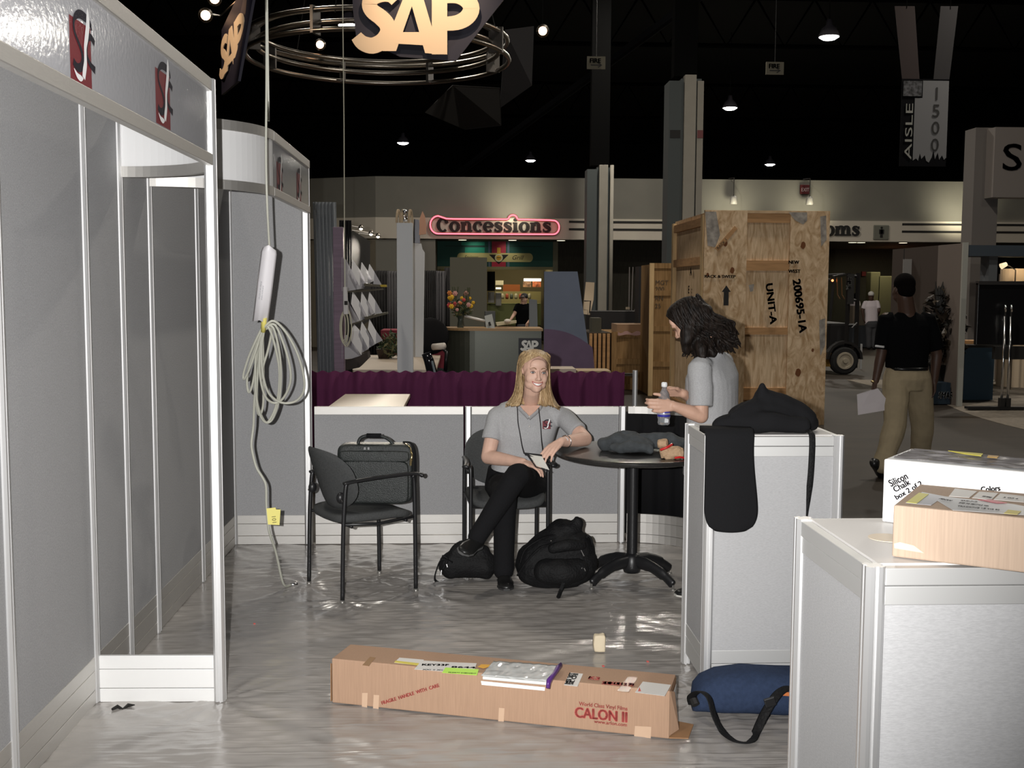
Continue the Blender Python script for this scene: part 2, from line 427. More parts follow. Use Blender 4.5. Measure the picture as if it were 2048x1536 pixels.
# ---- counters
def counter(x0, x1, y0, y1, z, label, mats):
    FB, RL = mats
    t = thing('display_counter', label, 'counter', ((x0+x1)/2, (y0+y1)/2, 0), 'panelled counters on the right of the booth')
    for x, y in ((x0, y0), (x1, y0), (x0, y1), (x1, y1)):
        o = post_mesh(z, s=.021).build('corner_post', ALUP, None); o.location = (x, y, 0); attach(o, t)
    for a, b in (((x0, y0), (x1, y0)), ((x0, y1), (x1, y1)), ((x0, y0), (x0, y1)), ((x1, y0), (x1, y1))):
        A = V((*a, 0)); B = V((*b, 0)); d = (B-A).normalized()*.021; A += d; B -= d
        kick(A, B, .07, .2).build('kick_plate', RL, t, bevel=.0015)
        slab(A, B, .2, z-.085, .006).build('side_panel', FB, t)
        r_ = slab(A, B, z-.085, z-.044, .010); s2 = slab(A, B, z-.042, z-.004, .013); r_.add(s2.v, s2.f)
        r_.build('top_rail', RL, t, bevel=.002)
    e = .004
    MB().box((x0+.015, y0+.015, z-.006), (x1-.015, y1-.015, z)).build('counter_top', LAM, t)
    return t
RAILW = mat('pale_rail_aluminum', (.62, .62, .61), .54, .65)
counter(.990, 1.507, 4.315, 4.70, 1.076, 'tall narrow panelled counter with black scarf-like bag hung over it', (FABL, RAILW))
counter(.872, 1.872, 2.255, 2.735, 1.076, 'nearest panelled counter carrying the white and brown cartons', (FABL, RAILW))
# ================================================================== FAR CONCESSION WALL
UPW = mat('upper_wall_paint', (.175, .168, .143), .8, var=.04, nscale=2)
BANDM = mat('sign_band_paint', (.55, .50, .42), .7)
LOWW = mat('lower_wall_paint', (.22, .19, .14), .8, var=.06, nscale=3)
YW = 30.
mb = MB().box((-2.3, YW, 3.53), (26, YW+.3, 4.62)); mb.box((-2.3, YW, 0), (-.7, YW+.3, 2.97))
mb.prism([(-2.3, YW, 3.53), (-2.3, YW+.3, 3.53), (-9, YW+3.3, 3.53), (-9, YW+3, 3.53)], (0, 0, 1.09))
mb.box((-2.3, YW+.3, 4.5), (26, 50, 4.62))
struct(mb.build('wall_concession', UPW))
mb = MB().box((-2.3, YW-.06, 2.97), (26, YW, 3.53)); mb.prism([(-2.3, YW-.06, 2.97), (-2.3, YW, 2.97), (-9, YW+3, 2.97), (-9, YW+2.94, 2.97)], (0, 0, .56))
struct(mb.build('trim_1', BANDM))
struct(MB().prism([(-2.3, YW, 0), (-2.3, YW+.3, 0), (-9, YW+3.3, 0), (-9, YW+3, 0)], (0, 0, 2.97)).build('wall_beside_concession', LOWW))
mb = MB().box((-.7, YW+.3, 2.97), (26, YW+8, 3.05)); struct(mb.build('trim_2', mat('soffit', (.10, .10, .08), .8)))
RECW = mat('recess_wall_slats', (.045, .040, .028), .8, var=.3, nscale=30, st=(8, 1, .2))
mb = MB().box((2.66, YW+1.55, 0), (9.9, YW+1.7, 2.97)); mb.box((9.9, YW+6, 0), (26, YW+6.2, 2.97)); mb.box((9.9, YW+1.7, 0), (10., YW+6, 2.97))
mb.box((-.75, YW+.3, 0), (-.68, YW+6, 2.97))
struct(mb.build('wall_recess', RECW))
for i, (x, w_) in enumerate(((2.9, 2.8), (5.75, .2), (12.05, 8))):
    for j, z in enumerate((3.22, 3.42)):
        tag(MB().box((x, YW-.075, z), (x+w_, YW-.06, z+.055)).build('wall_stripe', INK),
            '%s black stripe on the wall band %s' % (('lower', 'upper')[j], ('right of the neon sign', 'behind the thick column', 'right of the restroom figure sign')[i]), 'wall stripe', 'stripes on the far wall band')
SERIF = .020
def slabtext(parent, body, x, z, wide, h=.255):
    """fat slab-serif lettering built from thick-and-thin strokes; h is the x-height"""
    mb = MB(); pen = 0.; TH, TN = .30, .13; jobs = []
    def arc(cx, cy, rx, ry, a0, a1, n=14):
        out = []
        for i in range(n+1):
            a = math.radians(a0+(a1-a0)*i/n); out.append((cx+(rx-TH/2)*math.cos(a), cy+(ry-TN/2)*math.sin(a), TN+(TH-TN)*abs(math.cos(a))**1.3))
        return out
    def stem(x0, y0, y1, w_=TH): return [(x0, y0, w_), (x0, y1, w_)]
    def ser(x0, y, l=.52): return [(x0-l/2, y, TN), (x0+l/2, y, TN)]
    def dot(x0, y, r): return [(x0, y-r, .04)]+[(x0, y+r*math.sin(math.radians(q)), 2*r*math.cos(math.radians(q))+.001) for q in range(-75, 76, 25)]
    def glyph(c):
        if c == 'C': return [arc(.58, .66, .56, .70, 48, 312, 22), dot(.90, .98, .16)], 1.14
        if c == 'R': return [stem(.28, 0, 1.32), ser(.28, .065), ser(.25, 1.255, .4), arc(.50, .98, .44, .35, 90, -90), [(.28, 1.27, TN), (.5, 1.27, TN)], [(.28, .69, TN), (.55, .69, TN)], [(.60, .66, .24), (.92, .06, .30)], ser(1.0, .065, .34)], 1.16
        if c == 'o': return [arc(.50, .5, .49, .53, 0, 360, 24)], 1.0
        if c == 'c': return [arc(.50, .5, .48, .53, 50, 315, 20), dot(.74, .74, .13)], .92
        if c == 'e': return [arc(.50, .5, .49, .53, 5, 318, 22), [(.2, .52, TN), (.92, .52, TN)]], .98
        if c == 's': return [[tuple(q) for q in catmull([(.70, .80, .10), (.52, .94, .14), (.28, .90, .2), (.20, .74, .24), (.40, .56, .30), (.62, .40, .30), (.66, .22, .24), (.50, .08, .18), (.28, .07, .14), (.14, .22, .10)], 4)], stem(.72, .68, .98, .10), stem(.13, .02, .34, .10)], .84
        if c == 'i': return [stem(.27, 0, .98), ser(.27, .065), ser(.20, .915, .34), dot(.27, 1.26, .17)], .56
        if c == 'n': return [stem(.27, 0, .98), ser(.27, .065), ser(.20, .915, .34), arc(.60, .62, .37, .42, 180, 0), stem(.82, 0, .62), ser(.82, .065)], 1.12
        if c == 'm': return [stem(.27, 0, .98), ser(.27, .065), ser(.20, .915, .34), arc(.60, .62, .37, .42, 180, 0), stem(.82, 0, .62), ser(.82, .065), arc(1.15, .62, .37, .42, 180, 0), stem(1.37, 0, .62), ser(1.37, .065)], 1.66
        if c == 'r': return [stem(.27, 0, .98), ser(.27, .065), ser(.20, .915, .34), arc(.62, .55, .36, .45, 180, 70), dot(.68, .82, .15)], .86
        if c == 't': return [stem(.30, .1, 1.22), ser(.30, .92, .62), arc(.52, .30, .36, .31, 180, 290)], .70
    for c in body:
        st, adv = glyph(c)
        for s_ in st: jobs.append([(q[0]+pen, q[1], q[2]) for q in s_])
        pen += adv
    k = wide/pen
    for j, s_ in enumerate(jobs): strokes(mb, [(q[0]*k/h, q[1], q[2]*(k/h+1)/2*1.22) for q in s_], .1, (x, YW-.09, z), (h, 0, 0), (0, 0, h), .0+.0004*(j % 7))
    return mb.build('lettering', INK, parent, solid=.02)
# neon sign
t = thing('neon_sign', 'bold black word sign outlined by a glowing red neon tube over the food counter', 'sign', (.9, YW-.1, 3.13))
slabtext(t, 'Concessions', -.67, 3.165, 3.09)
neon = []
x0, x1, z0, z1 = -.62, 2.50, 3.12, 3.50
for a in range(-90, -281, -15): neon.append((x0+.215*math.cos(math.radians(a))*1., YW-.14, 3.335+.235*math.sin(math.radians(a))))
neon += [(-.40, YW-.14, 3.50), (-.2, YW-.14, 3.495), (1.22, YW-.14, 3.495)]
for a in range(170, 9, -20): neon.append((1.38+.12*math.cos(math.radians(a)), YW-.14, 3.50+.11*math.sin(math.radians(a))))
neon += [(1.52, YW-.14, 3.495), (2.4, YW-.14, 3.48)]
for a in range(75, -91, -15): neon.append((2.47+.16*math.cos(math.radians(a)), YW-.14, 3.29+.185*math.sin(math.radians(a))))
neon += [(1.5, YW-.14, 3.10), (0, YW-.14, 3.10)]
MB().tube(neon, .019, 8, closed=True).build('neon_tube', emit('neon_red', (1., .12, .16), 3.2), t, smooth=True)
MB().tube([(p[0], YW-.1, p[2]) for p in neon], .035, 6, closed=True).build('neon_channel', mat('neon_channel', (.45, .12, .10), .5), t)
for x in (.1, 1.2, 2.2): lamp('neon_glow', 'POINT', (x, YW-.35, 3.3), 1.2, (1, .2, .2), .1)
t = thing('wall_sign', 'bold black word sign partly hidden behind the big plywood crate', 'sign', (9.6, YW-.1, 3.1))
slabtext(t, 'Restrooms', 8.35, 3.13, 2.52)
t = thing('restroom_pictogram', 'grey square pictogram of a standing figure on the white wall band', 'sign', (11.46, YW-.07, 3.02))
MB().box((11.25, YW-.1, 3.02), (11.68, YW-.062, 3.42)).build('plate', mat('pictogram_plate', (.16, .16, .13), .6), t, bevel=.03)
mb = MB().box((11.43, YW-.115, 3.08), (11.50, YW-.1, 3.30)); mb.box((11.40, YW-.115, 3.18), (11.53, YW-.1, 3.30)); mb.lathe([(.03, -.006), (.03, .006)], (11.465, YW-.108, 3.345), 12, M=Matrix.Rotation(PI/2, 3, 'X'))
mb.build('figure', INK, t)
t = thing('exit_sign', 'small dark red square exit sign high on the far wall', 'exit sign', (9.33, YW-.04, 4.25))
MB().box((9.2, YW-.08, 4.24), (9.46, YW-.005, 4.49)).build('box', mat('exit_red', (.10, .008, .010), .5), t, bevel=.01)
text('lettering', 'EXIT', .10, (9.22, YW-.085, 4.31), (1, 0, 0), (0, 0, 1), mat('exit_letters', (.6, .5, .5), .5), t, sx=.75)
def washer(x, z, label, pw, vis=True, col=(1, .93, .70)):
    if vis:
        t = thing('wall_washer_lamp', label, 'lamp', (x, YW-.45, z))
        MB().tube([(x, YW-.45, z+.12), (x, YW-.45, 4.62), (x, YW+.15, 4.66)], .012, 6).build('stem', INK, t)
        MB().lathe([(.05, .14), (.09, .1), (.10, -.06), (.085, -.08)], (x, YW-.45, z), 14).build('lamp_head', mat('lamp_head_grey', (.25, .24, .22), .5), t, smooth=True)
    lamp('washer_light', 'SPOT', (x, YW-1.05, z-.45), pw*1.6, col, .12, (x, YW, z+.0), 1.9, 1)
washer(7.28, 4.0, 'stem-hung wall lamp on the far wall just left over the plywood crate', 42)
washer(9.34, 4.0, 'stem-hung wall lamp on the far wall below the exit sign', 42)
washer(1.4, 4.0, '', 48, False)
washer(13.6, 3.95, '', 60, False)

# ---- the food counter under the neon sign
YG = YW+1.5
t = thing('menu_sign', 'wide dark green grill sign with yellow pill and red centre strip', 'sign', (.95, YG, 2.26))
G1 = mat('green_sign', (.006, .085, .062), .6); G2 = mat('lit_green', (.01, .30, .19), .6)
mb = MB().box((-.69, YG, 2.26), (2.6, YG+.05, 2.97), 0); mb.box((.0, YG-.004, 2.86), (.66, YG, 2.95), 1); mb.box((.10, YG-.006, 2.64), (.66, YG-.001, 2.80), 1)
mb.box((-.45, YG-.004, 2.83), (2.3, YG-.002, 2.842), 2)
mb.build('board', [G1, G2, INK], t)
MB().box((.86, YG-.012, 2.26), (1.26, YG-.004, 2.97)).build('centre_strip', mat('strip_red', (.45, .02, .05), .6), t)
for x in (.76, 1.30):
    MB().box((x, YG-.013, 2.26), (x+.062, YG-.004, 2.97)).build('strip_border', mat('border_blue', (.10, .16, .22), .6), t)
pill = []
for a in range(90, 271, 20): pill.append((-.02+.10*math.cos(math.radians(a)), YG-.02, 2.52+.125*math.sin(math.radians(a))))
for a in range(-90, 91, 20): pill.append((1.93+.10*math.cos(math.radians(a)), YG-.02, 2.52+.125*math.sin(math.radians(a))))
YEL = mat('pill_yellow', (.62, .54, .22), .6)
MB().prism(pill, (0, .012, 0)).build('name_pill', YEL, t)
text('lettering', 'Environs', .10, (.08, YG-.022, 2.48), (1, 0, 0), (0, 0, 1), INK, t, shear=.35, sx=.8)
text('lettering', 'Grill', .13, (1.42, YG-.022, 2.46), (1, 0, 0), (0, 0, 1), INK, t, shear=.35)
mb = MB().lathe([(.115, -.01), (.115, .01)], (1.06, YG-.035, 2.51), 16, 0, Matrix.Rotation(PI/2, 3, 'X')); mb.lathe([(.075, -.014), (.075, .014)], (1.06, YG-.037, 2.51), 12, 1, Matrix.Rotation(PI/2, 3, 'X'))
mb.box((1.01, YG-.03, 2.62), (1.11, YG-.02, 2.80), 1); mb.box((1.0, YG-.055, 2.505), (1.12, YG-.05, 2.52), 2)
mb.prism([(.78, YG-.024, 2.60), (1.34, YG-.024, 2.60), (1.06, YG-.024, 2.33)], (0, .004, 0), 2)
mb.build('badge', [mat('badge_cream', (.65, .60, .35), .6), mat('badge_gold', (.65, .36, .03), .6), INK], t)
MB().box((-.69, YG-.03, 2.18), (2.66, YG+.05, 2.26)).build('lower_rail', mat('rail_yellow', (.28, .25, .12), .6), t)
MB().box((2.6, YG-.05, 2.1), (2.74, YG+.05, 2.97)).build('side_frame', mat('rail_olive', (.20, .19, .12), .6), t)
# kitchen room
KW = mat('kitchen_wall', (.20, .17, .09), .8)
mb = MB().box((-.68, YW+5.9, 0), (2.75, YW+6, 2.97)); mb.box((2.66, YW+1.7, 0), (2.75, YW+6, 2.97)); struct(mb.build('wall_kitchen', KW))
def bxx(name, label, cat, Y, x0, y0, x1, y1, dY, M, group=None, bev=0, part='body'):
    a = at(x0, y1, Y); b = at(x1, y0, Y)
    o = MB().box((a.x, Y, a.z), (b.x, Y+dY, b.z)).build(name, M, None, bevel=bev)
    return tag(o, label, cat, group)
KC = mat('kitchen_green', (.22, .24, .08), .6)
bxx('kitchen_counter', 'pale green service counter inside the food stall', 'counter', 33.2, 975, 607, 1082, 650, .6, KC)
bxx('kitchen_shelf', 'long yellowish kitchen back counter below the orange band', 'shelf', 34.6, 990, 583, 1082, 622, .4, mat('kitchen_yellow', (.30, .27, .12), .6))
bxx('wall_band_panel', 'orange wall band at the back of the food stall', 'wall panel', 35.2, 1006, 569, 1040, 583, .05, mat('kitchen_orange', (.40, .12, .03), .6))
for i, (x0, x1, c, l) in enumerate(((1046, 1062, (.30, .16, .08), 'small menu picture of food under the bright kitchen tube, left one'), (1065, 1082, (.45, .12, .04), 'reddish menu picture of food under the bright kitchen tube, right one'))):
    bxx('menu_picture', l, 'picture', 35., x0, 563, x1, 574, .03, mat('menu_%d' % i, c, .6, var=.9, nscale=9))
t = tag(MB().box((at(1048, 562, 34.8).x, 34.8, at(1048, 562, 34.8).z), (at(1082, 562, 34.8).x, 34.9, at(1048, 557, 34.8).z)).build('tube_light', emit('kitchen_tube', (1, .93, .75), 5)),
        'bright long tube light at the back of the food stall', 'lamp')
bxx('kitchen_lamp', 'short glowing lamp over the white kitchen machine', 'lamp', 34.5, 992, 575, 1002, 578, .1, emit('kitchen_lamp_glow', (1, .9, .6), 4))
bxx('kitchen_hood', 'white lit kitchen hood beside the dark tall appliance', 'hood', 34.4, 991, 561, 1007, 570, .3, mat('hood_white', (.7, .66, .5), .5))
bxx('kitchen_machine', 'tall dark appliance at the left of the food stall', 'appliance', 33.0, 975, 543, 990, 582, .5, DARK)
bxx('napkin_machine', 'white upright machine standing on the stall counter', 'appliance', 32.9, 991, 585, 1003, 612, .3, mat('machine_white', (.42, .40, .36), .5), bev=.03)
bxx('kitchen_cabinet', 'low white cabinet at the left end of the stall counter', 'cabinet', 33.0, 976, 584, 989, 606, .3, mat('machine_white', (.42, .40, .36), .5), bev=.02)
random.seed(3)
for i in range(7):
    x = 1005+i*9; a = at(x, 598, 34.2)
    tag(MB().lathe([(.04, 0), (.05, .05), (.05, .13), (.02, .17)], (a.x, 34.2, a.z), 10).build('condiment_bottle', mat('bottle_%d' % (i % 3), ((.4, .38, .3), (.35, .08, .05), (.1, .12, .1))[i % 3], .4), smooth=True),
        ('first', 'second', 'third', 'fourth', 'fifth', 'sixth', 'last')[i]+' tiny bottle from the white hood in the row on the food stall counter', 'bottle', 'bottles on the food stall counter')
lamp('recess_light', 'AREA', (13, 33.5, 2.9), 28, (1, .95, .65), 1.5, (13, 33.5, 0))
lamp('kitchen_light', 'AREA', (1.5, 33.6, 2.9), 34, (1, .85, .55), 1.2, (1.5, 33.6, 0))
lamp('menu_light', 'SPOT', (.3, YG-.5, 2.95), 9, (1, .95, .8), .1, (.4, YG, 2.6), 1.6, .8)
lamp('menu_light', 'SPOT', (1.3, YG-.5, 2.95), 9, (1, .95, .8), .1, (1.3, YG, 2.5), 1.6, .8)
for i, (x, y) in enumerate(((925, 477), (1025, 478), (1122, 479), (1705, 486), (1722, 491), (1806, 489), (1962, 511))):
    p = at(x, y, 30.6 if i < 6 else 17.8); t = tag(MB().lathe([(.11, 0), (.11, .01)], (p.x, p.y, (2.962 if i < 6 else 2.205)), 14).build('recessed_light', emit('soffit_glow', (1, .9, .65), 1.6)),
        ('round recessed light over the left half of the green grill sign', 'round recessed light over the right half of the green grill sign', 'round recessed light beside the second column',
         'round recessed light just below the restroom lettering', 'round recessed light a little under the restroom pictogram', 'round recessed light above the pale partition edge', 'recessed light under the blue booth header')[i], 'lamp', 'recessed soffit lights')

VDARK = mat('flat_black_steel', (.003, .003, .003), .95, spec=.05)
# ================================================================== HALL: columns, lamps, signs
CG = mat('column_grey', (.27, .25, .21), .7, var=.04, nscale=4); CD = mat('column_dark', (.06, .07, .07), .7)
def column(x0, x1, y, z1, label, band, pipe):
    w_ = x1-x0; t = thing('column', label, 'column', ((x0+x1)/2, y, 0))
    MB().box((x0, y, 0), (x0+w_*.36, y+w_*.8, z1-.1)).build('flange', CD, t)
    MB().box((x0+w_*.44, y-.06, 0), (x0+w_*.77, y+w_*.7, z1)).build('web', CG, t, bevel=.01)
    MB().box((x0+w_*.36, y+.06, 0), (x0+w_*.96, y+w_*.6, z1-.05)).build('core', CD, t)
    if pipe: MB().tube([(x1-.05, y-.02, 0), (x1-.05, y-.02, z1)], .045, 10).build('pipe', CG, t, smooth=True)
    else: MB().box((x0+w_*.82, y-.02, 0), (x1, y+w_*.7, z1-.1)).build('flange', CG, t)
    if band: 
        MB().box((x0+w_*.04, y-.01, 4.36), (x0+w_*.34, y, 4.5)).build('paint_band', INK, t)
        MB().box((x0+w_*.83, y-.03, 4.36), (x1, y-.021, 4.5)).build('paint_band', mat('band_maroon', (.16, .05, .05), .7), t)
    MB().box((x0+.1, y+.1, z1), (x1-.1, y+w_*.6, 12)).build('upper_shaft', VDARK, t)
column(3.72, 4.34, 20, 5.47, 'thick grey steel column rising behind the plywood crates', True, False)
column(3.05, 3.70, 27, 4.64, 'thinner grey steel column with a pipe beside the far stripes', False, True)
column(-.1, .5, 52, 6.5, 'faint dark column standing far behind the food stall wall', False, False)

HL = []
for i, (x, y, l) in enumerate(((1658, 74, 'largest glowing high-bay lamp, high to the right'), (1460, 216, 'glowing high-bay lamp right beside the thick column top'),
      (1540, 329, 'small high-bay lamp glowing just above the far wall and the crate'), (1061, 321, 'small high-bay lamp glowing above the neon sign'),
      (806, 286, 'high-bay lamp glowing under the suspended pipe ring'), (697, 51, 'high-bay lamp seen inside the suspended pipe ring'))):
    p = atz(x, y, 9.)
    t = thing('high_bay_lamp', l, 'lamp', p, 'high-bay lamps under the hall ceiling')
    MB().lathe([(.30, 0), (.31, .02), (.22, .24), (.10, .34), (.08, .5)], p, 24).build('reflector', mat('lamp_reflector', (.30, .28, .34), .4), t, smooth=True)
    MB().lathe([(.02, -.09), (.18, -.07), (.285, -.004), (.285, .01)], p, 24).build('lens', emit('lamp_glow', (1, .97, .92), 26), t, smooth=True)
    MB().tube([p+V((0, 0, .5)), V((p.x, p.y, 12))], .02, 6).build('stem', DARK, t)
    lamp('high_bay_light', 'AREA', p+V((0, 0, -.12)), 300, (1, .93, .82), .5, p+V((0, 0, -5)))
# dim roof trusses
TR = mat('truss_black', (.0025, .0025, .003), .95, spec=.05)
for i, y in enumerate((24, 38, 54)):
    mb = MB().tube([(-30, y, 11.5), (40, y, 11.5)], .08, 6); mb.tube([(-30, y, 9.9), (40, y, 9.9)], .08, 6)
    for k_ in range(-15, 20): mb.tube([(k_*2., y, 11.5), (k_*2.+1, y, 9.9), (k_*2.+2, y, 11.5)], .04, 5)
    struct(mb.build('trim_%d' % (i+3), TR))
mb = MB().tube([(-.3, 40, 5.6), (7, 24, 9.3)], .12, 8); tag(mb.build('roof_pipe', TR), 'faint dark diagonal pipe under the black ceiling', 'pipe')

# small hanging arrow signs
def arrow_sign(x0, y0, x1, y1, Y, label, word):
    a, b = at(x0, y1, Y), at(x1, y0, Y); t = thing('hanging_sign', label, 'sign', ((a.x+b.x)/2, Y, a.z), 'small arrow signs under the ceiling')
    MB().box((a.x, Y, a.z), (b.x, Y+.03, b.z)).build('board', mat('dim_white_board', (.10, .09, .065), .7), t)
    text('lettering', word, .10, (a.x+.05, Y-.004, b.z-.14), (1, 0, 0), (0, 0, 1), INK, t, bold=.006)
    w_ = b.x-a.x; mb = MB(); strokes(mb, [(.2, .22), (.75, .22)], .07, (a.x, Y, a.z), (w_, 0, 0), (0, 0, .4), .004)
    strokes(mb, [(.6, .34), (.8, .22), (.6, .10)], .07, (a.x, Y, a.z), (w_, 0, 0), (0, 0, .4), .004); mb.build('arrow', INK, t)
    MB().tube([((a.x+b.x)/2, Y+.015, b.z), ((a.x+b.x)/2, Y+.015, 12)], .008, 5).build('wire', DARK, t)
arrow_sign(1174, 113, 1211, 138, 25, 'small fire arrow sign hanging between the ring and the thick column', 'FIRE')
arrow_sign(1532, 124, 1568, 149, 25, 'small fire arrow sign hanging below the largest lamp', 'FIRE')

# aisle banner
t = thing('aisle_banner', 'tall hanging aisle banner numbered 1500 with a skyline along the bottom', 'banner', (8.38, 20, 3.97))
BW = mat('banner_white', (.13, .13, .135), .8); BD = mat('banner_dark', (.003, .003, .004), .9, spec=.1)
MB().box((7.96, 20.0, 3.9), (8.82, 20.02, 5.46)).build('banner_cloth', BD, t)
sky = [(8.2, 4.0), (8.26, 4.04), (8.3, 4.0), (8.33, 4.13), (8.36, 4.03), (8.42, 4.1), (8.45, 4.0), (8.5, 3.97), (8.55, 4.06), (8.58, 4.2), (8.61, 4.03), (8.66, 4.15), (8.69, 4.02), (8.74, 4.1), (8.78, 4.02), (8.82, 4.06)]
pts = [(x, 19.995, z) for x, z in sky]+[(8.82, 19.995, 5.43), (8.34, 19.995, 5.43), (8.34, 19.995, 5.12), (8.2, 19.995, 5.12)]
MB().add(pts, [tuple(range(len(pts)))]).build('banner_panel', BW, t)
for i, ch in enumerate('1500'):
    text('numeral', ch, .235, (8.6, 19.99, 5.09-i*.305), (1, 0, 0), (0, 0, 1), INK, t, ax='CENTER', bold=0)
text('lettering', 'AISLE', .135, (8.17, 19.99, 4.02), (0, 0, 1), (-1, 0, 0), mat('aisle_letters', (.22, .22, .20), .8), t, wide=1.0)
MB().box((7.98, 19.985, 5.15), (8.32, 19.995, 5.42)).build('emblem', mat('emblem_grey', (.05, .05, .055), .8, var=.9, nscale=18), t)
for i, (xa, xb) in enumerate(((7.96, 8.28), (8.54, 8.83))):
    p, q = at((1790, 1882)[i], 12, 20), at((1830, 1917)[i], 12, 20)
    MB().prism([(xa, 20.01, 5.46), (xb, 20.01, 5.46), (q.x, 20.01, q.z), (p.x, 20.01, p.z)], (0, .01, 0)).build('strap', mat('strap_%d' % i, ((.016, .007, .006), (.011, .009, .010))[i], .8), t)

for x in (8.0, 8.8): MB().tube([(x, 20.01, 6.7), (x, 20.01, 12)], .006, 5).build('wire', VDARK, t)
# ================================================================== RING WITH HANGING SIGNS
RC = V((-1.17, 16., 4.97)); RR_ = 1.84
STEEL = mat('ring_steel', (.34, .31, .27), .30, 1.)
t = thing('lighting_ring', 'large suspended circle of parallel steel pipes', 'ring truss', RC)
def circ(r, z, n=72): return [(RC.x+r*math.cos(2*PI*i/n), RC.y+r*math.sin(2*PI*i/n), RC.z+z) for i in range(n)]
for r, z in ((RR_, -.10), (RR_-.02, .16), (RR_-.14, .03), (RR_-.16, .20)):
    MB().tube(circ(r, z), .034, 8, closed=True).build('pipe', STEEL, t, smooth=True)
for k_ in range(8):
    a = 2*PI*(k_+.35)/8+.12; mb = MB(); c_ = math.cos(a); s_ = math.sin(a)
    mb.obox((RC.x+(RR_-.07)*c_, RC.y+(RR_-.07)*s_, RC.z+.04), V((c_, s_, 0))*.1, V((-s_, c_, 0))*.02, (0, 0, .17)); mb.build('bracket', mat('bracket_steel', (.12, .11, .10), .4, .8), t)
for k_ in range(3):
    a = 2*PI*k_/3+.3; MB().tube([(RC.x+RR_*math.cos(a), RC.y+RR_*math.sin(a), RC.z+.1), (RC.x, RC.y, 11.98)], .008, 5).build('cable', DARK, t)
NAVY = mat('sign_navy', (.016, .015, .030), .55); ORL = mat('sign_letters_cream', (.80, .60, .40), .6)
# front sign
t = thing('hanging_logo_sign', 'large front logo sign with big cream letters lit from above', 'sign', (-.4, 13.8, 4.5), 'letter signs around the suspended ring')
MB().prism([(at(712, 70, 13.8).x, 13.8, 4.70), (at(800, 112, 13.8).x, 13.8, 4.46), (at(912, 125, 13.8).x, 13.8, 4.42), (at(1010, 0, 13.8).x, 13.8, 5.18), (at(1010, 0, 13.8).x, 13.8, 6.2), (at(700, 0, 13.8).x, 13.8, 6.2), (at(706, 30, 13.8).x, 13.8, 5.0)], (0, .03, 0)).build('sign_board', NAVY, t)
def sap(parent, O, W_, U, M, d=.01, th=.03):
    """heavy three-letter logo: W_ spans its width, U its height"""
    mb = MB(); W_ = V(W_); U = V(U)
    Sp = [(.315,.80,.20),(.27,.875,.22),(.20,.89,.23),(.125,.84,.23),(.095,.74,.22),(.12,.64,.23),(.185,.55,.24),(.235,.45,.24),(.245,.33,.24),(.20,.20,.24),(.12,.13,.24),(.04,.17,.22),(-.01,.27,.18)]
    def st(path, wd, lift):       # widths measured against the logo height
        k = W_.length/U.length; q = [((p[0]*k), p[1], (p[2] if len(p) > 2 else wd)) for p in path]
        strokes(mb, q, wd, O, W_/k, U, d+lift)
    st([tuple(q) for q in catmull(Sp, 4)], .22, 0)
    def poly(P, lift): mb.add([V(O)+W_*x+U*y+W_.normalized().cross(U.normalized())*(d+lift) for x, y in P], [tuple(range(len(P)))])
    poly([(.20,.05),(.31,.05),(.485,.95),(.40,.97)], .0004); poly([(.40,.97),(.51,.97),(.665,.0),(.545,.02)], .0008)
    poly([(.30,.16),(.59,.13),(.575,.33),(.33,.33)], .0012)
    poly([(.60,.97),(.725,.96),(.725,.0),(.60,.0)], .0016)
    st([tuple(q) for q in catmull([(.66,.86,.22),(.80,.87,.23),(.885,.80,.24),(.92,.68,.25),(.885,.55,.24),(.80,.47,.22),(.66,.45,.20)], 4)], .22, .002)
    return mb.build('lettering', M, parent, solid=th)
k_ = 13.75/15
sg = lambda q: at(q[0], q[1], 13.75)
# rebuilt in front of the ring's near arc
sap(t, sg((716, 110)), sg((962, 110))-sg((716, 110)), V((0, 0, .80)), ORL, .025, .02)
# left sign, turned
t = thing('hanging_logo_sign', 'narrow logo sign seen almost edge-on at the left of the ring', 'sign', (-2.9, 13.2, 4.2), 'letter signs around the suspended ring')
P0 = at(443, 190, 14.0); P1 = at(476, 162, 12.6); P2 = at(507, -10, 12.6); P3b = at(500, -60, 12.7); P3 = at(443, 60, 14.0)
n_ = V((.9, .35, 0)).normalized()
MB().prism([P0, P1, P2, P3b, P3], n_*.03).build('sign_board', NAVY, t)
o1 = at(444, 165, 13.95); o2 = at(495, 98, 12.62); w_ = o2-o1; w_.z *= .9
sap(t, o1, w_, V((0, 0, .48)), ORL, .02, .01)
lamp('sign_spot', 'SPOT', (-.3, 12.2, 6.4), 300, (1, .76, .54), .05, (-.4, 13.8, 5.1), 1.0, .8)
lamp('sign_spot', 'SPOT', (-3.9, 11.9, 5.8), 200, (1, .76, .54), .05, (-2.9, 13.3, 4.7), .9, .8)
def spotlight(p, aim, label, glow):
    p = V(p); d = (V(aim)-p).normalized(); t = thing('spotlight', label, 'spotlight', p, 'spotlights around the suspended ring')
    M_ = d.to_track_quat('Z', 'Y').to_matrix()
    MB().lathe([(.03, -.12), (.06, -.08), (.085, .05), (.09, .06)], p, 14, 0, M_).build('housing', STEEL, t, smooth=True)
    MB().lathe([(.075, .055), (.04, .066)], p, 14, 0, M_).build('bulb', emit('spot_glow', (1, .55, .30), glow), t)
    return t
t = spotlight(at(410, 30, 14), (-1.0, 8, 3.2), 'bright spotlight on an arm left of the narrow logo sign', 9)
MB().tube([at(412, 26, 14), at(440, 32, 14.4), P3b+V((0, 0, -.2))], .010, 6).build('arm', STEEL, t)
t = spotlight(at(428, -2, 14), (-1.0, 8, 4.0), 'second spotlight above the one left of the narrow logo sign', 4)
spotlight(at(640, 89, 17.5), (-1, 8, 3.2), 'orange spotlight seen through the middle of the ring', 16)
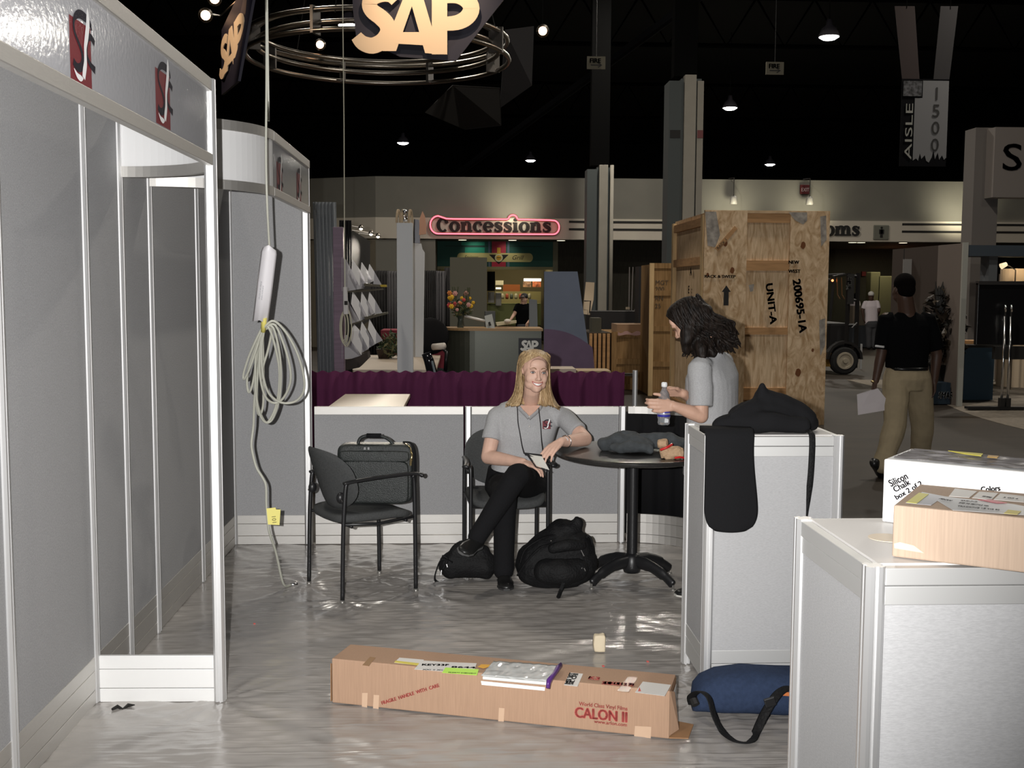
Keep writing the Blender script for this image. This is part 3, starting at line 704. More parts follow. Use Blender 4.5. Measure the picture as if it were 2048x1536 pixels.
t = spotlight(at(1085, 62, 15.5), (1, 8, 3.6), 'spotlight glowing alone at the right of the ring', 16)
MB().tube([at(1085, 60, 15.5), V((at(1085, 60, 15.5).x, 15.5, 11.99))], .006, 5).build('cable', VDARK, t)
# dark sail cloths
for i, (pl, l) in enumerate((([(1010, 60), (1068, 52), (1064, 170), (1000, 215)], 'dim grey sail cloth hanging at the right of the ring'),
                           ([(850, 225), (905, 170), (1000, 175), (1003, 250), (930, 258)], 'dim dark sail cloth drooping under the ring'))):
    P = [at(x, y, 17.4+.25*j) for j, (x, y) in enumerate(pl)]
    tag(MB().add([p+V((0, .02*j, 0)) for j, p in enumerate(P)], [tuple(range(len(P)))]).build('sail_cloth', mat('sail_%d' % i, ((.016, .015, .016), (.007, .006, .005))[i], .8, bump=.5, bscale=3), solid=.01), l, 'sail cloth')
# ================================================================== NEIGHBOUR BOOTHS (behind the half wall)
PUR = mat('plum_drape', (.095, .022, .062), .9, bump=.3, bscale=200, spec=.1)
t = thing('pipe_and_drape', 'low plum coloured drape on a pipe running behind the half wall', 'drape', (0, 9.85, 0))
def pf(u, v):
    x = -1.9+3.37*u; return (x, 9.84+(.038*math.sin(x*23)+.022*math.sin(x*51+1)+.03*noise.noise(V((x*6, v*2, 0))))*(1-.6*v), .012+.898*v+.008*math.sin(x*60)*(v > .9))
MB().grid(pf, 420, 6).build('cloth', PUR, t, smooth=True, solid=.004)
MB().tube([(-1.9, 9.91, .880), (1.57, 9.91, .880)], .014, 8).build('rail', CHROME, t, smooth=True)
mb = MB().tube([(1.56, 9.82, .02), (1.56, 9.82, .925)], .024, 10); mb.lathe([(.12, .0), (.12, .012), (.02, .016)], (1.56, 9.82, -.003), 16)
mb.build('upright', mat('drape_pole', (.6, .6, .6), .4, .7), t, smooth=False)

t = thing('side_table', 'low tan table just over the half wall in front of the plum drape', 'table', (-.7, 8.8, 0))
MB().prism([(-1.02, 8.2, .72), (-.44, 8.2, .72), (-.435, 9.42, .72), (-.99, 9.42, .72)], (0, 0, .03)).build('table_top', TAN, t, bevel=.004)
for x in (-.96, -.5):
    for y in (8.27, 9.35): MB().box((x-.02, y-.02, -.004), (x+.02, y+.02, .72)).build('leg', BLACKP, t)

def poly3(name, pts, Y, dY, M, parent=None, th=.02):
    P = [at(x, y, Y+(dY*(x-pts[0][0])/60 if dY else 0)) for x, y in pts]
    return MB().prism(P, (0, th, 0)).build(name, M, parent)
# grey curtain + plum strip + tall narrow tower
o = MB().grid(lambda u, v: V((-1.44+.22*u+.05*(1-v)*.9, 10.9+.015*math.sin(u*40), .01+2.47*v)), 60, 3).build('grey_curtain', mat('slate_curtain', (.13, .14, .15), .9, bump=.3, bscale=80), smooth=True, solid=.004)
tag(o, 'narrow slate grey curtain hanging beside the tall back post', 'curtain')
o = MB().grid(lambda u, v: V((-1.23+.12*u, 11.3+.01*math.sin(u*30), .01+2.32*v)), 40, 2).build('black_gap_sheet', BLACKF, smooth=True, solid=.004)
tag(o, 'black sheet filling the gap between the grey curtain and the plum tower', 'curtain')  # plain black sheet filling the gap beside the tower
t = thing('display_tower', 'narrow plum grey tower carrying white brochure pockets', 'display tower', (-1.16, 10.5, 0))
MB().box((-1.205, 10.5, -.004), (-1.11, 10.62, 2.22)).build('column', mat('tower_plum', (.13, .085, .12), .6, var=.15, nscale=3, st=(1, 1, 14)), t, bevel=.004)
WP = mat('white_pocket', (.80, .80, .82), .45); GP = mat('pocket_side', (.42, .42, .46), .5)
def zp(x, y): return (640+x/5.485, 480+y/5.485)
kites = [[(355,215),(345,330),(430,500),(435,330)],[(455,245),(445,340),(515,470),(520,340)],[(540,265),(525,360),(585,450),(590,345)],
 [(355,565),(340,700),(435,885),(445,700)],[(455,570),(445,700),(520,840),(525,690)],[(540,570),(525,670),(598,800),(600,660)],
 [(370,925),(340,1000),(342,1110),(450,1262),(462,1080),(440,1000)],[(455,895),(440,1020),(530,1190),(535,1030)],[(540,870),(525,980),(605,1140),(612,1000)]]
sides = [[(240,190),(280,215),(428,500),(480,530),(300,560),(240,560)],[(435,330),(515,470),(480,520),(430,510)],[(520,340),(585,450),(520,480)],[(590,345),(672,492),(585,490)],
 [(300,660),(340,740),(430,888),(330,922)],[(445,700),(520,845),(440,890)],[(525,690),(598,802),(530,838)],[(600,660),(680,802),(600,812)],
 [(240,1060),(300,1040),(345,1112),(440,1270),(350,1300),(240,1305)],[(462,1080),(530,1195),(460,1235)],[(535,1030),(605,1142),(532,1185)],[(612,1000),(684,1102),(606,1140)]]
for i, K in enumerate(kites):
    P = [at(*zp(x, y), 10.55+.0022*(x-300)+(.0 if j in (1, 2) else .05)) for j, (x, y) in enumerate(K)]
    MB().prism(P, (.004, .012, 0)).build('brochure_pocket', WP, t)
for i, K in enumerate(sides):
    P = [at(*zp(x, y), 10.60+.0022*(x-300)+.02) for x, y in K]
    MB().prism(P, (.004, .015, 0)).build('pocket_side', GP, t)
SH = mat('shelf_olive', (.09, .085, .065), .5)
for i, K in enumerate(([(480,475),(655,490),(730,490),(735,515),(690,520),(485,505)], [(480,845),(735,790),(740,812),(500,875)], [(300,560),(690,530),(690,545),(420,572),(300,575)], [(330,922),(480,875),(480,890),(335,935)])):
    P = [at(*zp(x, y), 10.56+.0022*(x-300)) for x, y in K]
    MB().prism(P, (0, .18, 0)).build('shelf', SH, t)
MB().prism([at(*zp(x, y), 10.56+.0022*(x-300)) for x, y in ((655,490),(730,490),(735,515),(670,515))], (0, -.01, 0)).build('shelf_tip', mat('tip_yellow', (.45, .33, .04), .5), t)
mb = MB().prism([at(*zp(x, y), 10.9+.0022*(x-240)) for x, y in ((240,1310),(350,1302),(520,1230),(530,1300),(430,1400),(240,1440))], (0, .3, 0)); mb.build('base', mat('tower_base', (.03, .022, .02), .6), t)
t = thing('kiosk_wall', 'black angled kiosk panel with small lamps along its top edge', 'wall panel', (-1.1, 12.2, 0))
P = [at(685, 464, 11.4), at(705, 462, 11.7), at(738, 482, 12.6), at(738, 534, 12.6), at(738, 640, 12.6), at(686, 680, 11.4)]
MB().prism(P, (.01, .03, 0)).build('panel', mat('kiosk_black', (.006, .006, .006), .7), t)
for i, ((xa, ya), (xb, yb)) in enumerate((((690, 449), (722, 452)), ((695, 459), (742, 463)), ((718, 466), (756, 468)))):
    Yl = 11.5+i*.4; a = at(xa, ya, Yl); b = at(xb, yb+3, Yl)
    tt = thing('arm_lamp', ('nearest', 'middle', 'farthest')[i]+' small lamp on a thin arm above the black kiosk panel', 'lamp', a, 'arm lamps on the kiosk')
    MB().tube([V((a.x, a.y, 2.12)), a, b], .006, 6).build('arm', STEEL, tt)
    MB().lathe([(.012, .03), (.03, 0), (.03, -.01)], b, 10).build('shade', STEEL, tt, smooth=True)
    MB().ball(b-V((0, 0, .012)), .018, 8, 6).build('bulb', emit('arm_bulb', (1, .85, .6), 7), tt)
    lamp('arm_light', 'SPOT', b-V((0, 0, .03)), 75, (1, .9, .75), .03, (-1.0+.05*i, 10.6, 1.3), 1.2, .7)

# white twin pillars with plywood arches
PW = mat('pillar_white', (.52, .53, .54), .6, bump=.1, bscale=120); PLY = mat('plywood_edge', (.36, .27, .17), .7, var=.2, nscale=20)
t = thing('white_pillar', 'tall slim white pillar topped by plywood arches', 'pillar', (-.6, 12, 0))
MB().box((-.695, 12, -.004), (-.525, 12.16, 2.35)).build('shaft', PW, t, bevel=.003)
def arch(x, y, z, r, h, th=.02, dep=.02):
    pts = [(x+.22*r*math.cos(math.radians(a)), y+r*math.cos(math.radians(a)), z+h*math.sin(math.radians(a))) for a in range(0, 181, 15)]
    pin = [(x+.22*(r-th)*math.cos(math.radians(a)), y+(r-th)*math.cos(math.radians(a)), z+(h-th)*math.sin(math.radians(a))) for a in range(180, -1, -15)]
    return MB().prism([V(p) for p in pts+pin], (dep, 0, 0))
for x in (-.69, -.635, -.56): arch(x, 12.08, 2.35, .08, .15).build('arch', PLY, t)
mb = MB().ball((-.61, 12.08, 2.40), .035, 10, 7); mb.ball((-.61, 12.05, 2.47), .03, 10, 7); mb.build('caster', CHROME, t, smooth=True)
t = thing('white_pillar', 'shorter white pillar with a curved upper edge behind the slim one', 'pillar', (-.45, 14.5, .75))
p = [at(824, 714, 14.5), at(846, 714, 14.5), at(849, 505, 14.5), at(844, 497, 14.5), at(842, 487, 14.5), at(825, 486, 14.5)]
MB().prism(p, (0, .14, 0)).build('shaft', PW, t)
MB().prism([at(825, 486, 14.5), at(840, 486, 14.5), at(838, 440, 14.5), at(828, 438, 14.5)], (0, .1, 0)).build('bracket', mat('bracket_dark', (.10, .10, .11), .4, .5), t)
P = [at(838+5*math.sin(a)+5, 470+45*math.cos(a) if a > 1.57 else 470, 14.45) for a in (PI, 2.6, 2.2, 1.8, 1.58)]
MB().prism([at(838, 470, 14.45), at(840, 435, 14.45), at(845, 422, 14.45), at(850, 433, 14.45), at(853, 455, 14.45), at(852, 468, 14.45)], (0, .04, 0)).build('arch', mat('plywood_red_lit', (.45, .25, .17), .7), t)

t = thing('work_table', 'long tan work table under the white pillars', 'table', (-.7, 13.5, 0))
MB().box((-1.3, 12.22, .72), (-.28, 14.9, .75)).build('table_top', TAN, t)
for x in (-1.2, -.4):
    for y in (12.4, 14.7): MB().box((x-.03, y-.03, -.004), (x+.03, y+.03, .72)).build('leg', BLACKP, t)
def foliage(c, r, n, cols, leaf=.035, seed=1, squash=.8):
    rnd = random.Random(seed); mb = MB(); c = V(c)
    for i in range(n):
        d = V((rnd.gauss(0, 1), rnd.gauss(0, 1), rnd.gauss(0, 1))).normalized()*r*rnd.uniform(.35, 1); d.z *= squash
        a = V((rnd.gauss(0, 1), rnd.gauss(0, 1), rnd.gauss(0, 1))).normalized(); b = a.cross(V((rnd.gauss(0, 1), rnd.gauss(0, 1), rnd.gauss(0, 1)))).normalized()
        s_ = leaf*rnd.uniform(.6, 1.3); p = c+d
        mb.add([p-a*s_, p+b*s_*.4, p+a*s_, p-b*s_*.4, p+a.cross(b)*s_*.12], [(0, 1, 4), (1, 2, 4), (2, 3, 4), (3, 0, 4)], rnd.randrange(len(cols)))
    return mb
LEAF = [mat('leaf_dark', (.02, .035, .012), .6), mat('leaf_olive', (.10, .09, .035), .6), mat('leaf_mid', (.05, .07, .03), .6)]
t = thing('potted_plant', 'low leafy plant on the tan table beside the brochure tower', 'plant', (-1.1, 14.2, .75))
pc = at(768, 700, 14.2)
foliage((pc.x, 14.2, .93), .2, 420, LEAF, .045, 2).build('foliage', LEAF, t); t.location = (pc.x, 14.2, .75)
MB().lathe([(.07, .75), (.10, .86), (.105, .87), (.09, .87)], (pc.x, 14.2, 0), 16).build('pot', mat('pot_brown', (.05, .03, .02), .6), t, smooth=True)
bxx('draped_table', 'maroon cloth-covered table behind the white pillars', 'table', 18.5, 762, 661, 893, 772, .8, mat('maroon_cloth', (.17, .022, .035), .9))
# far black curtains
def curtain(x0, x1, ytop, Y, M, label, amp=.03, k_=14):
    a, b = at(x0, ytop, Y), at(x1, ytop, Y)
    o = MB().grid(lambda u, v: V((a.x+(b.x-a.x)*u, Y+amp*math.sin(u*k_*PI), (a.z)*v)), 80, 2).build('drape', M, smooth=True, solid=.01)
    return tag(o, label, 'drape', 'tall drapes in the hall')
DG = mat('drape_charcoal', (.028, .026, .026), .95); DGR = mat('drape_grey', (.095, .09, .095), .95)
curtain(737, 777, 541, 24, DG, 'black drape right of the kiosk panel'); curtain(775, 797, 542, 23.9, DGR, 'grey drape left of the slim white pillar', .03, 8)
curtain(844, 874, 541, 24, DG, 'black drape right of the white pillars'); curtain(872, 890, 542, 23.9, DGR, 'narrow grey drape behind the flower vase', .03, 7)
curtain(889, 902, 535, 24, DG, 'sliver of black drape against the olive panel', .02, 4)

# office chair and roll beside the reception desk
t = thing('office_chair', 'black office chair left of the reception desk', 'chair', (-.42, 15.2, 0))
MB().ball((-.44, 15.5, .98), (.27, .07, .26)).build('backrest', BLACKF, t, smooth=True)
MB().ball((-.42, 15.2, .50), (.27, .26, .06)).build('seat', BLACKF, t, smooth=True)
mb = MB().tube([(-.42, 15.2, .46), (-.42, 15.2, .1)], .03, 8)
for k_ in range(5): mb.tube([(-.42, 15.2, .11), (-.42+.3*math.cos(k_*1.257), 15.2+.3*math.sin(k_*1.257), .03)], .02, 6)
mb.build('base', BLACKP, t); MB().tube([(-.22, 15.1, .5), (-.20, 15.0, .78), (-.24, 15.35, .8)], .025, 8).build('armrest', BLACKP, t, smooth=True)
p = at(878, 693, 14.9)
tag(MB().tube([at(866, 694, 14.95), at(889, 692, 14.85)], .045, 12).build('paper_roll', mat('roll_cream', (.55, .50, .45), .6), smooth=True), 'cream paper roll on the arm of the black office chair', 'roll')
t = thing('desk_phone', 'glossy black upright device with bright highlights behind the plum drape', 'device', at(862, 745, 12))
MB().tube([at(852, 706, 12), at(858, 722, 12), at(868, 760, 12)], [.05, .055, .06], 12, flat=.5).build('body', mat('gloss_black', (.01, .01, .012), .12), t, smooth=True)
MB().tube([at(864, 722, 11.94), at(870, 748, 11.94)], .012, 8).build('display', mat('phone_glint', (.45, .55, .6), .2, .6), t)  # pale strip painted as the bright glint on the black body
MB().tube([at(866, 750, 12), V((at(866, 750, 12).x, 12, 0))], .02, 8).build('stand', BLACKP, t)

# reception desk
DESK = mat('desk_metallic_olive', (.060, .064, .050), .34, .35, var=.06, nscale=60)
t = thing('reception_desk', 'rounded dark olive reception desk with a wood-edged top and small logo', 'desk', (.45, 15.6, 0))
def outline(e=0.):
    P = []
    for a in range(180, 271, 10): P.append((-.23+.42-e+(.42+0)*math.cos(math.radians(a)), 15.40+.42+.42*math.sin(math.radians(a))-e))
    P += [(1.12+e, 15.40-e), (1.12+e, 16.1), (-.23-e, 16.1)]
    return P
MB().prism([(x, y, -.004) for x, y in outline()], (0, 0, 1.064)).build('body', DESK, t, smooth=False)
MB().prism([(x, y, 1.06) for x, y in outline(.02)], (0, 0, .035)).build('desk_top', mat('wood_edge', (.30, .19, .09), .5), t)
MB().box((.80, 15.385, .62), (1.12, 15.397, .96)).build('logo_plate', mat('plate_navy', (.010, .010, .016), .5), t)
a = at(1042, 702, 15.37); b = at(1077, 702, 15.37)
sap(t, a, b-a, V((0, 0, .15)), mat('logo_silver', (.62, .62, .60), .5), .005, .004)
bxx('freestanding_screen', 'tall olive grey panel standing behind the flower vase', 'panel', 17, 900, 515, 974, 792, .12, mat('panel_olive', (.125, .118, .085), .7))
BLU = mat('panel_blue_grey', (.135, .160, .215), .7, var=.05, nscale=5); PPL = mat('panel_plum', (.125, .080, .135), .7, var=.08, nscale=5)
t = thing('trapezoid_panel', 'blue grey slanted panel with a plum arc at its foot', 'panel', (1.35, 14, 0))
MB().prism([at(1089, 543, 14), at(1155, 543, 14), at(1198, 839, 14), at(1088, 839, 14)], (0, .1, 0)).build('panel', BLU, t)
arc = [at(1088+97*u, 658+26*u*u+22*u**3*.5, 13.995) for u in (0, .15, .3, .45, .6, .75, .9, 1)]
arc2 = arc+[at(1198, 839, 13.995), at(1087, 839, 13.995)]
MB().prism([p-V((0, .012, 0)) for p in arc2], (0, .012, 0)).build('lower_panel', PPL, t)
bxx('floor_board', 'pale board edge just above the plum drape right of the seated woman', 'board', 11.5, 1088, 738, 1152, 757, .4, TAN)
bxx('floor_board', 'second pale board edge in front of the low slatted crate', 'board', 12.2, 1155, 742, 1222, 765, .4, mat('board_tan2', (.38, .27, .15), .6))
# flowers
vb = at(921, 657, 15.6); vx = vb.x
t = thing('flower_vase', 'glass vase of mixed red and yellow flowers on the reception desk', 'flowers', (vx, 15.65, 1.095))
MB().lathe([(.045, 1.095), (.05, 1.11), (.035, 1.2), (.055, 1.32), (.05, 1.32)], (vx, 15.65, 0), 14).build('vase', mat('vase_glass', (.10, .12, .10), .1, trans=.5), t, smooth=True)
foliage((vx+.01, 15.65, 1.37), .17, 260, LEAF, .04, 5).build('foliage', LEAF, t)
FC = [mat('petal_red', (.42, .05, .05), .6), mat('petal_yellow', (.60, .36, .02), .6), mat('petal_pink', (.50, .25, .22), .6), mat('petal_orange', (.50, .17, .04), .6)]
rnd = random.Random(4)
for i in range(26):
    d = V((rnd.uniform(-.17, .17), rnd.uniform(-.15, .05), rnd.uniform(-.08, .17))); mb = MB(); c = V((vx+.01, 15.62, 1.42))+d; r_ = rnd.uniform(.018, .034)
    for k_ in range(6): mb.ball(c+V((math.cos(k_*1.05)*r_*.7, -.008, math.sin(k_*1.05)*r_*.7)), (r_*.55, r_*.35, r_*.55), 6, 4)
    mb.ball(c+V((0, -.012, 0)), r_*.5, 6, 4); mb.build('flower', FC[rnd.randrange(4)], t, smooth=True)
for i in range(9):
    x = vx+rnd.uniform(-.12, .14); MB().tube([(vx, 15.65, 1.28), (x, 15.62, 1.5), (x+rnd.uniform(-.04, .04), 15.6, 1.6+rnd.uniform(0, .08))], .004, 4).build('stem', LEAF[2], t)
tag(MB().tube([at(929, 632, 15.6), at(970, 642, 15.6)], .018, 8).build('white_rod', mat('rod_white', (.65, .64, .62), .4), smooth=True), 'slanted white rod on the reception desk right of the flowers', 'rod')
MB  # desk sign
t = thing('desk_sign', 'small tilted grey sign with a dark figure on the reception desk', 'sign', at(978, 656, 15.5))
MB().prism([at(969, 632, 15.55), at(984, 628, 15.55), at(990, 657, 15.5), at(973, 657, 15.5)], (0, .02, 0)).build('plate', mat('sign_grey', (.33, .35, .34), .5), t)
MB().prism([at(976, 645, 15.50), at(980, 643, 15.50), at(983, 651, 15.49), at(978, 652, 15.49)], (0, -.004, 0)).build('figure', INK, t)
tag(MB().prism([at(992, 645, 15.6), at(1033, 641, 15.8), at(1033, 646, 15.8), at(994, 652, 15.6)], (0, .15, 0)).build('open_binder', mat('binder_tan', (.42, .38, .26), .6)), 'tilted cream binder on the reception desk', 'binder')
tag(MB().ball(at(1015, 642, 15.7), (.05, .05, .03)).build('white_mouse', mat('mouse_white', (.6, .56, .50), .5), smooth=True), 'small white rounded object on the cream binder', 'desk object')
tag(MB().prism([at(1059, 598, 19), at(1074, 600, 19), at(1078, 768, 19), at(1059, 768, 19)], (0, .15, 0)).build('grey_stand', mat('stand_grey', (.20, .215, .225), .6)), 'pale grey upright stand right of the food worker', 'stand')
bxx('monitor', 'dark square monitor back behind the grey desk sign', 'monitor', 15.9, 969, 622, 991, 656, .08, mat('monitor_dark', (.04, .045, .045), .5), bev=.01)

# ================================================================== CRATES
PLYW = mat('plywood', (.46, .30, .16), .8, nscale=3, st=(5, 5, .8), col2=(.76, .57, .37), detail=10, dist=2.2, spec=.2)
PLYB = mat('plywood_batten', (.44, .28, .145), .8, nscale=4, st=(2.2, 2.2, 1), col2=(.76, .57, .37), detail=10, dist=2.5, spec=.2)
PLYO = mat('kraft_batten', (.46, .26, .12), .75, var=.15, nscale=6, st=(.6, 1, 6), spec=.2)
PLYD = mat('old_plywood', (.20, .115, .045), .85, nscale=5, st=(6, 6, .5), col2=(.33, .20, .09), detail=8, spec=.2)
KNOT = mat('knot_brown', (.16, .055, .015), .8)
cx0, cx1, cy0, cy1, ch = 2.93, 4.46, 13.3, 15.3, 2.60
t = thing('plywood_crate', 'huge stencilled plywood crate standing in the aisle behind the dark-haired woman', 'crate', ((cx0+cx1)/2, 14.3, 0))
MB().box((cx0+.03, cy0+.03, .0), (cx1-.01, cy1, ch-.02)).build('panel', PLYW, t)
def zc(y): return at(1500, y, cy0).z
def xc(x, y=600): return at(x, y, cy0).x
for a, b in ((cx0, xc(1491)), (xc(1577), cx1)): MB().box((a, cy0-.005, -.004), (b, cy0+.03, ch)).build('stile', PLYB, t, bevel=.002)
for y0, y1 in ((424, 445), (521, 541), (655, 669), (776, 800)):
    mb = MB().box((xc(1491), cy0+.005, zc(y1)), (xc(1577), cy0+.035, zc(y0))); mb.build('cross_batten', PLYO, t)
MB().box((cx0, cy0-.004, ch-.03), (cx1, cy0+.03, ch+.003)).build('top_edge', mat('top_wood', (.55, .38, .22), .8, var=.2, nscale=9), t)
for y0 in (cy0+.03, cy1-.12): MB().box((cx0-.02, y0, 0), (cx0+.03, y0+.10, ch-.05)).build('corner_post', mat('new_wood', (.55, .38, .19), .7, var=.15, nscale=6, st=(3, 3, .4)), t)
for z in (.05, 1.95, 2.42, 1.0): MB().box((cx0-.012, cy0+.13, z), (cx0+.03, cy1-.12, z+.10)).build('side_batten', PLYO, t)
mb = MB()
for x, y, r in ((1448, 487, .035), (1603, 490, .04), (1463, 541, .035), (1414, 550, .022), (1450, 640, .035), (1600, 745, .045), (1601, 578, .02), (1628, 700, .02), (1440, 690, .02)):
    c = V((xc(x), cy0-.0065, zc(y))); pts = [c+V((r*.8*math.cos(a*.7)*(1+.2*math.sin(a*3)), 0, r*1.15*math.sin(a*.7))) for a in range(9)]
    mb.add(pts, [tuple(range(9))])
mb.build('knot_pattern', KNOT, t)
GUNK = mat('label_residue', (.19, .17, .15), .8, col2=(.42, .38, .33), nscale=14, detail=8)
mb = MB()
for P in ([(1410, 424), (1432, 424), (1440, 470), (1430, 495), (1415, 492)], [(1577, 424), (1614, 424), (1614, 440), (1606, 448), (1590, 440)], [(1640, 432), (1652, 430), (1653, 478), (1642, 492)], [(1638, 640), (1650, 636), (1650, 690), (1640, 712)], [(1497, 570), (1508, 568), (1506, 582), (1500, 584)]):
    pts = [V((xc(x, y), cy0-.0068, zc(y))) for x, y in P]; MB().add(pts, [tuple(range(len(pts)))]).build('label_residue', GUNK, t)
MB().prism([V((xc(1427), cy0-.012, zc(497))), V((xc(1466), cy0-.012, zc(452))), V((xc(1471), cy0-.012, zc(458))), V((xc(1434), cy0-.012, zc(503)))], (0, .006, 0)).build('diagonal_strip', PLYO, t)
text('stencil', 'RACK 1', .035, (xc(1434), cy0-.014, zc(500)), (.68, 0, .73), (-.73, 0, .68), INK, t, ext=.001)
def stencil(s_, x, y, h, ang, wide=None, bold=.006):
    a = math.radians(ang)
    text('stencil', s_, h, (xc(x, y), cy0-.010, zc(y)), (math.cos(a), 0, math.sin(a)), (-math.sin(a), 0, math.cos(a)), INK, t, bold=bold, ext=.001, wide=wide)
stencil('UNIT-A', 1531, 566, .085, -82, .50); stencil('200695-1A', 1585, 558, .095, -81, .66)
stencil('RACK & SWEEP', 1408, 556, .035, 0, .38, .002); stencil('NEW', 1576, 527, .04, 0, None, .003); stencil('WEST', 1576, 545, .04, 0, None, .003)
ax = xc(1452, 590); mb = MB().prism([V((ax, cy0-.012, zc(571))), V((ax+.055, cy0-.012, zc(584))), V((ax+.03, cy0-.012, zc(584))), V((ax+.03, cy0-.012, zc(611))), V((ax-.03, cy0-.012, zc(611))), V((ax-.03, cy0-.012, zc(584))), V((ax-.055, cy0-.012, zc(584)))], (0, .004, 0)); mb.build('arrow', INK, t)
for i, (s_, z) in enumerate((('A', 1.95), ('E', 1.72), ('A', 1.55), ('K', 1.4))):
    text('stencil', s_, .1, (cx0-.002, 14.1+.1*(i % 2), z-.12), (0, -1, 0), (0, 0, 1), INK, t, ext=.001, bold=.006)
t = thing('plywood_crate', 'older dim plywood crate partly hidden behind the huge crate', 'crate', (3.6, 17.5, 0))
MB().box((2.92, 17, 0), (4.4, 17.9, 2.03)).build('panel', PLYD, t)
for x in (2.90, 3.32): MB().box((x, 16.97, -.004), (x+.07, 17.0, 2.05)).build('stile', mat('new_wood', (.5, .4, .2)), t)
for z in (.02, .45, 1.0, 1.55, 1.97): MB().box((2.97, 16.975, z), (3.32, 17.0, z+.08)).build('cross_batten', PLYD, t)
for i, z in enumerate((1.72, 1.62, 1.48, 1.36)): text('stencil', ('MGT', '200', 'RN', '25')[i], .07, (2.99, 16.99, z), (1, 0, 0), (0, 0, 1), mat('faded_ink', (.07, .05, .035), .8), t, ext=.001)
t = thing('slatted_crate', 'low wooden crate with slatted end beside the blue grey panel', 'crate', (2.6, 18.4, 0))
MB().box((2.46, 18, 0), (3.15, 19.6, .93)).build('panel', PLYD, t)
MB().box((2.10, 18.06, 0), (2.46, 19.6, .93)).build('core', mat('crate_gap', (.03, .018, .008), .9), t)
for i in range(5): MB().box((2.10+.072*i, 17.99, .03+.0*i), (2.10+.072*i+.045, 18.05, .92)).build('slat', PLYO, t)
for z in (.0, .42, .86): MB().box((2.46, 17.97, z), (3.15, 18.0, z+.09)).build('cross_batten', PLYD, t)
MB().box((2.46, 17.96, 0), (2.54, 18, .95)).build('stile', PLYD, t)
bxx('cardboard_box', 'flat cardboard box lying on the low slatted crate', 'box', 18.2, 1234, 649, 1302, 665, .7, mat('cardboard_dim', (.27, .17, .10), .8), part='x')
P = [at(1236+i*4.6, 664+2.2*math.sin(i*1.3), 17.93) for i in range(15)]; Q = [at(1236+i*4.6, 670+1.2*math.sin(i*.9+1), 17.93) for i in range(15)]
mb = MB(); mb.add(P+Q, [(i, i+1, 16+i, 15+i) for i in range(14)]); tag(mb.build('plastic_wrap', mat('pink_film', (.45, .27, .24), .25), solid=.01), 'crumpled pink plastic wrap hanging from the cardboard box on the crate', 'plastic wrap')
bxx('equipment_case', 'small olive case standing on the slatted end of the low crate', 'case', 18.3, 1184, 636, 1203, 665, .4, mat('case_olive', (.075, .07, .05), .8))
t = thing('leaning_board', 'tall tan board leaning in front of the thinner column', 'board', at(1178, 634, 20))
MB().prism([at(1172, 564, 20.3), at(1189, 565, 20.3), at(1187, 600, 20.1), at(1180, 630, 19.9), at(1166, 628, 19.9), at(1167, 610, 20.)], (0, .05, 0)).build('board', mat('board_tan', (.42, .33, .23), .7), t)
MB().tube([at(1168, 602, 19.8), at(1181, 602, 19.8), at(1179, 626, 19.8)], .012, 5).build('bracket', INK, t)
bxx('equipment_cart', 'long black cart behind the low slatted crate', 'cart', 19.8, 1180, 623, 1300, 761, .8, mat('cart_black', (.010, .009, .009), .6))
bxx('black_cabinet', 'tall black cabinet left of the plywood crates', 'cabinet', 19.0, 1276, 533, 1301, 660, .4, mat('cab_black', (.006, .006, .007), .6))
for i, (x0, y0, x1, y1) in enumerate(((1259, 534, 1258, 628), (1266, 534, 1263, 626), (1272, 534, 1271, 603), (1276, 604, 1268, 632), (1277, 618, 1272, 634), (1252, 640, 1254, 636))):
    if i < 5: tag(MB().tube([at(x0, y0, 20.0), at(x1, 623.2, 20.0)], .010, 5).build('metal_rod', mat('rod_grey', (.22, .20, .19), .4, .5)),
        ('leftmost', 'second', 'third', 'shorter leaning', 'shortest leaning')[i]+' thin metal rod standing on the black cart by the cabinet', 'rod', 'rods on the black cart')
tag(MB().box(tuple(at(1253, 619, 19.9)), tuple(at(1258, 614, 20.0))).build('small_carton', mat('carton_cream', (.5, .4, .28), .7)), 'tiny cream carton on the black cart', 'carton')

# second hanging cord with its coil
c = at(690, 600, 9.2); t = thing('power_cord', 'thin hanging cord with a small coil in front of the brochure tower', 'cord', c)
CBL = mat('cord_tan', (.36, .34, .26), .5)
MB().tube([V((c.x-.02, 9.2, 12)), at(688, 250, 9.2), at(689, 480, 9.2), at(690, 575, 9.2)], .0045, 6).build('cord', CBL, t)
MB().tube([at(690, 574, 9.2), at(692, 628, 9.2)], [.018, .024], 8).build('tube', mat('tube_grey', (.45, .43, .42), .5), t)
MB().tube([at(692, 602, 9.17), at(692, 610, 9.17)], .014, 8).build('clip', INK, t)
for i in range(5):
    w_ = 5+2.2*i; MB().tube(catmull([at(690+w_*math.sin(a)*(1 if i % 2 else .8)+(i-2)*1.2, 655+(26+i*3)*-math.cos(a), 9.2+.01*i) for a in [q*PI/5 for q in range(10)]], 3, True), .004, 5, closed=True).build('loop', CBL, t)
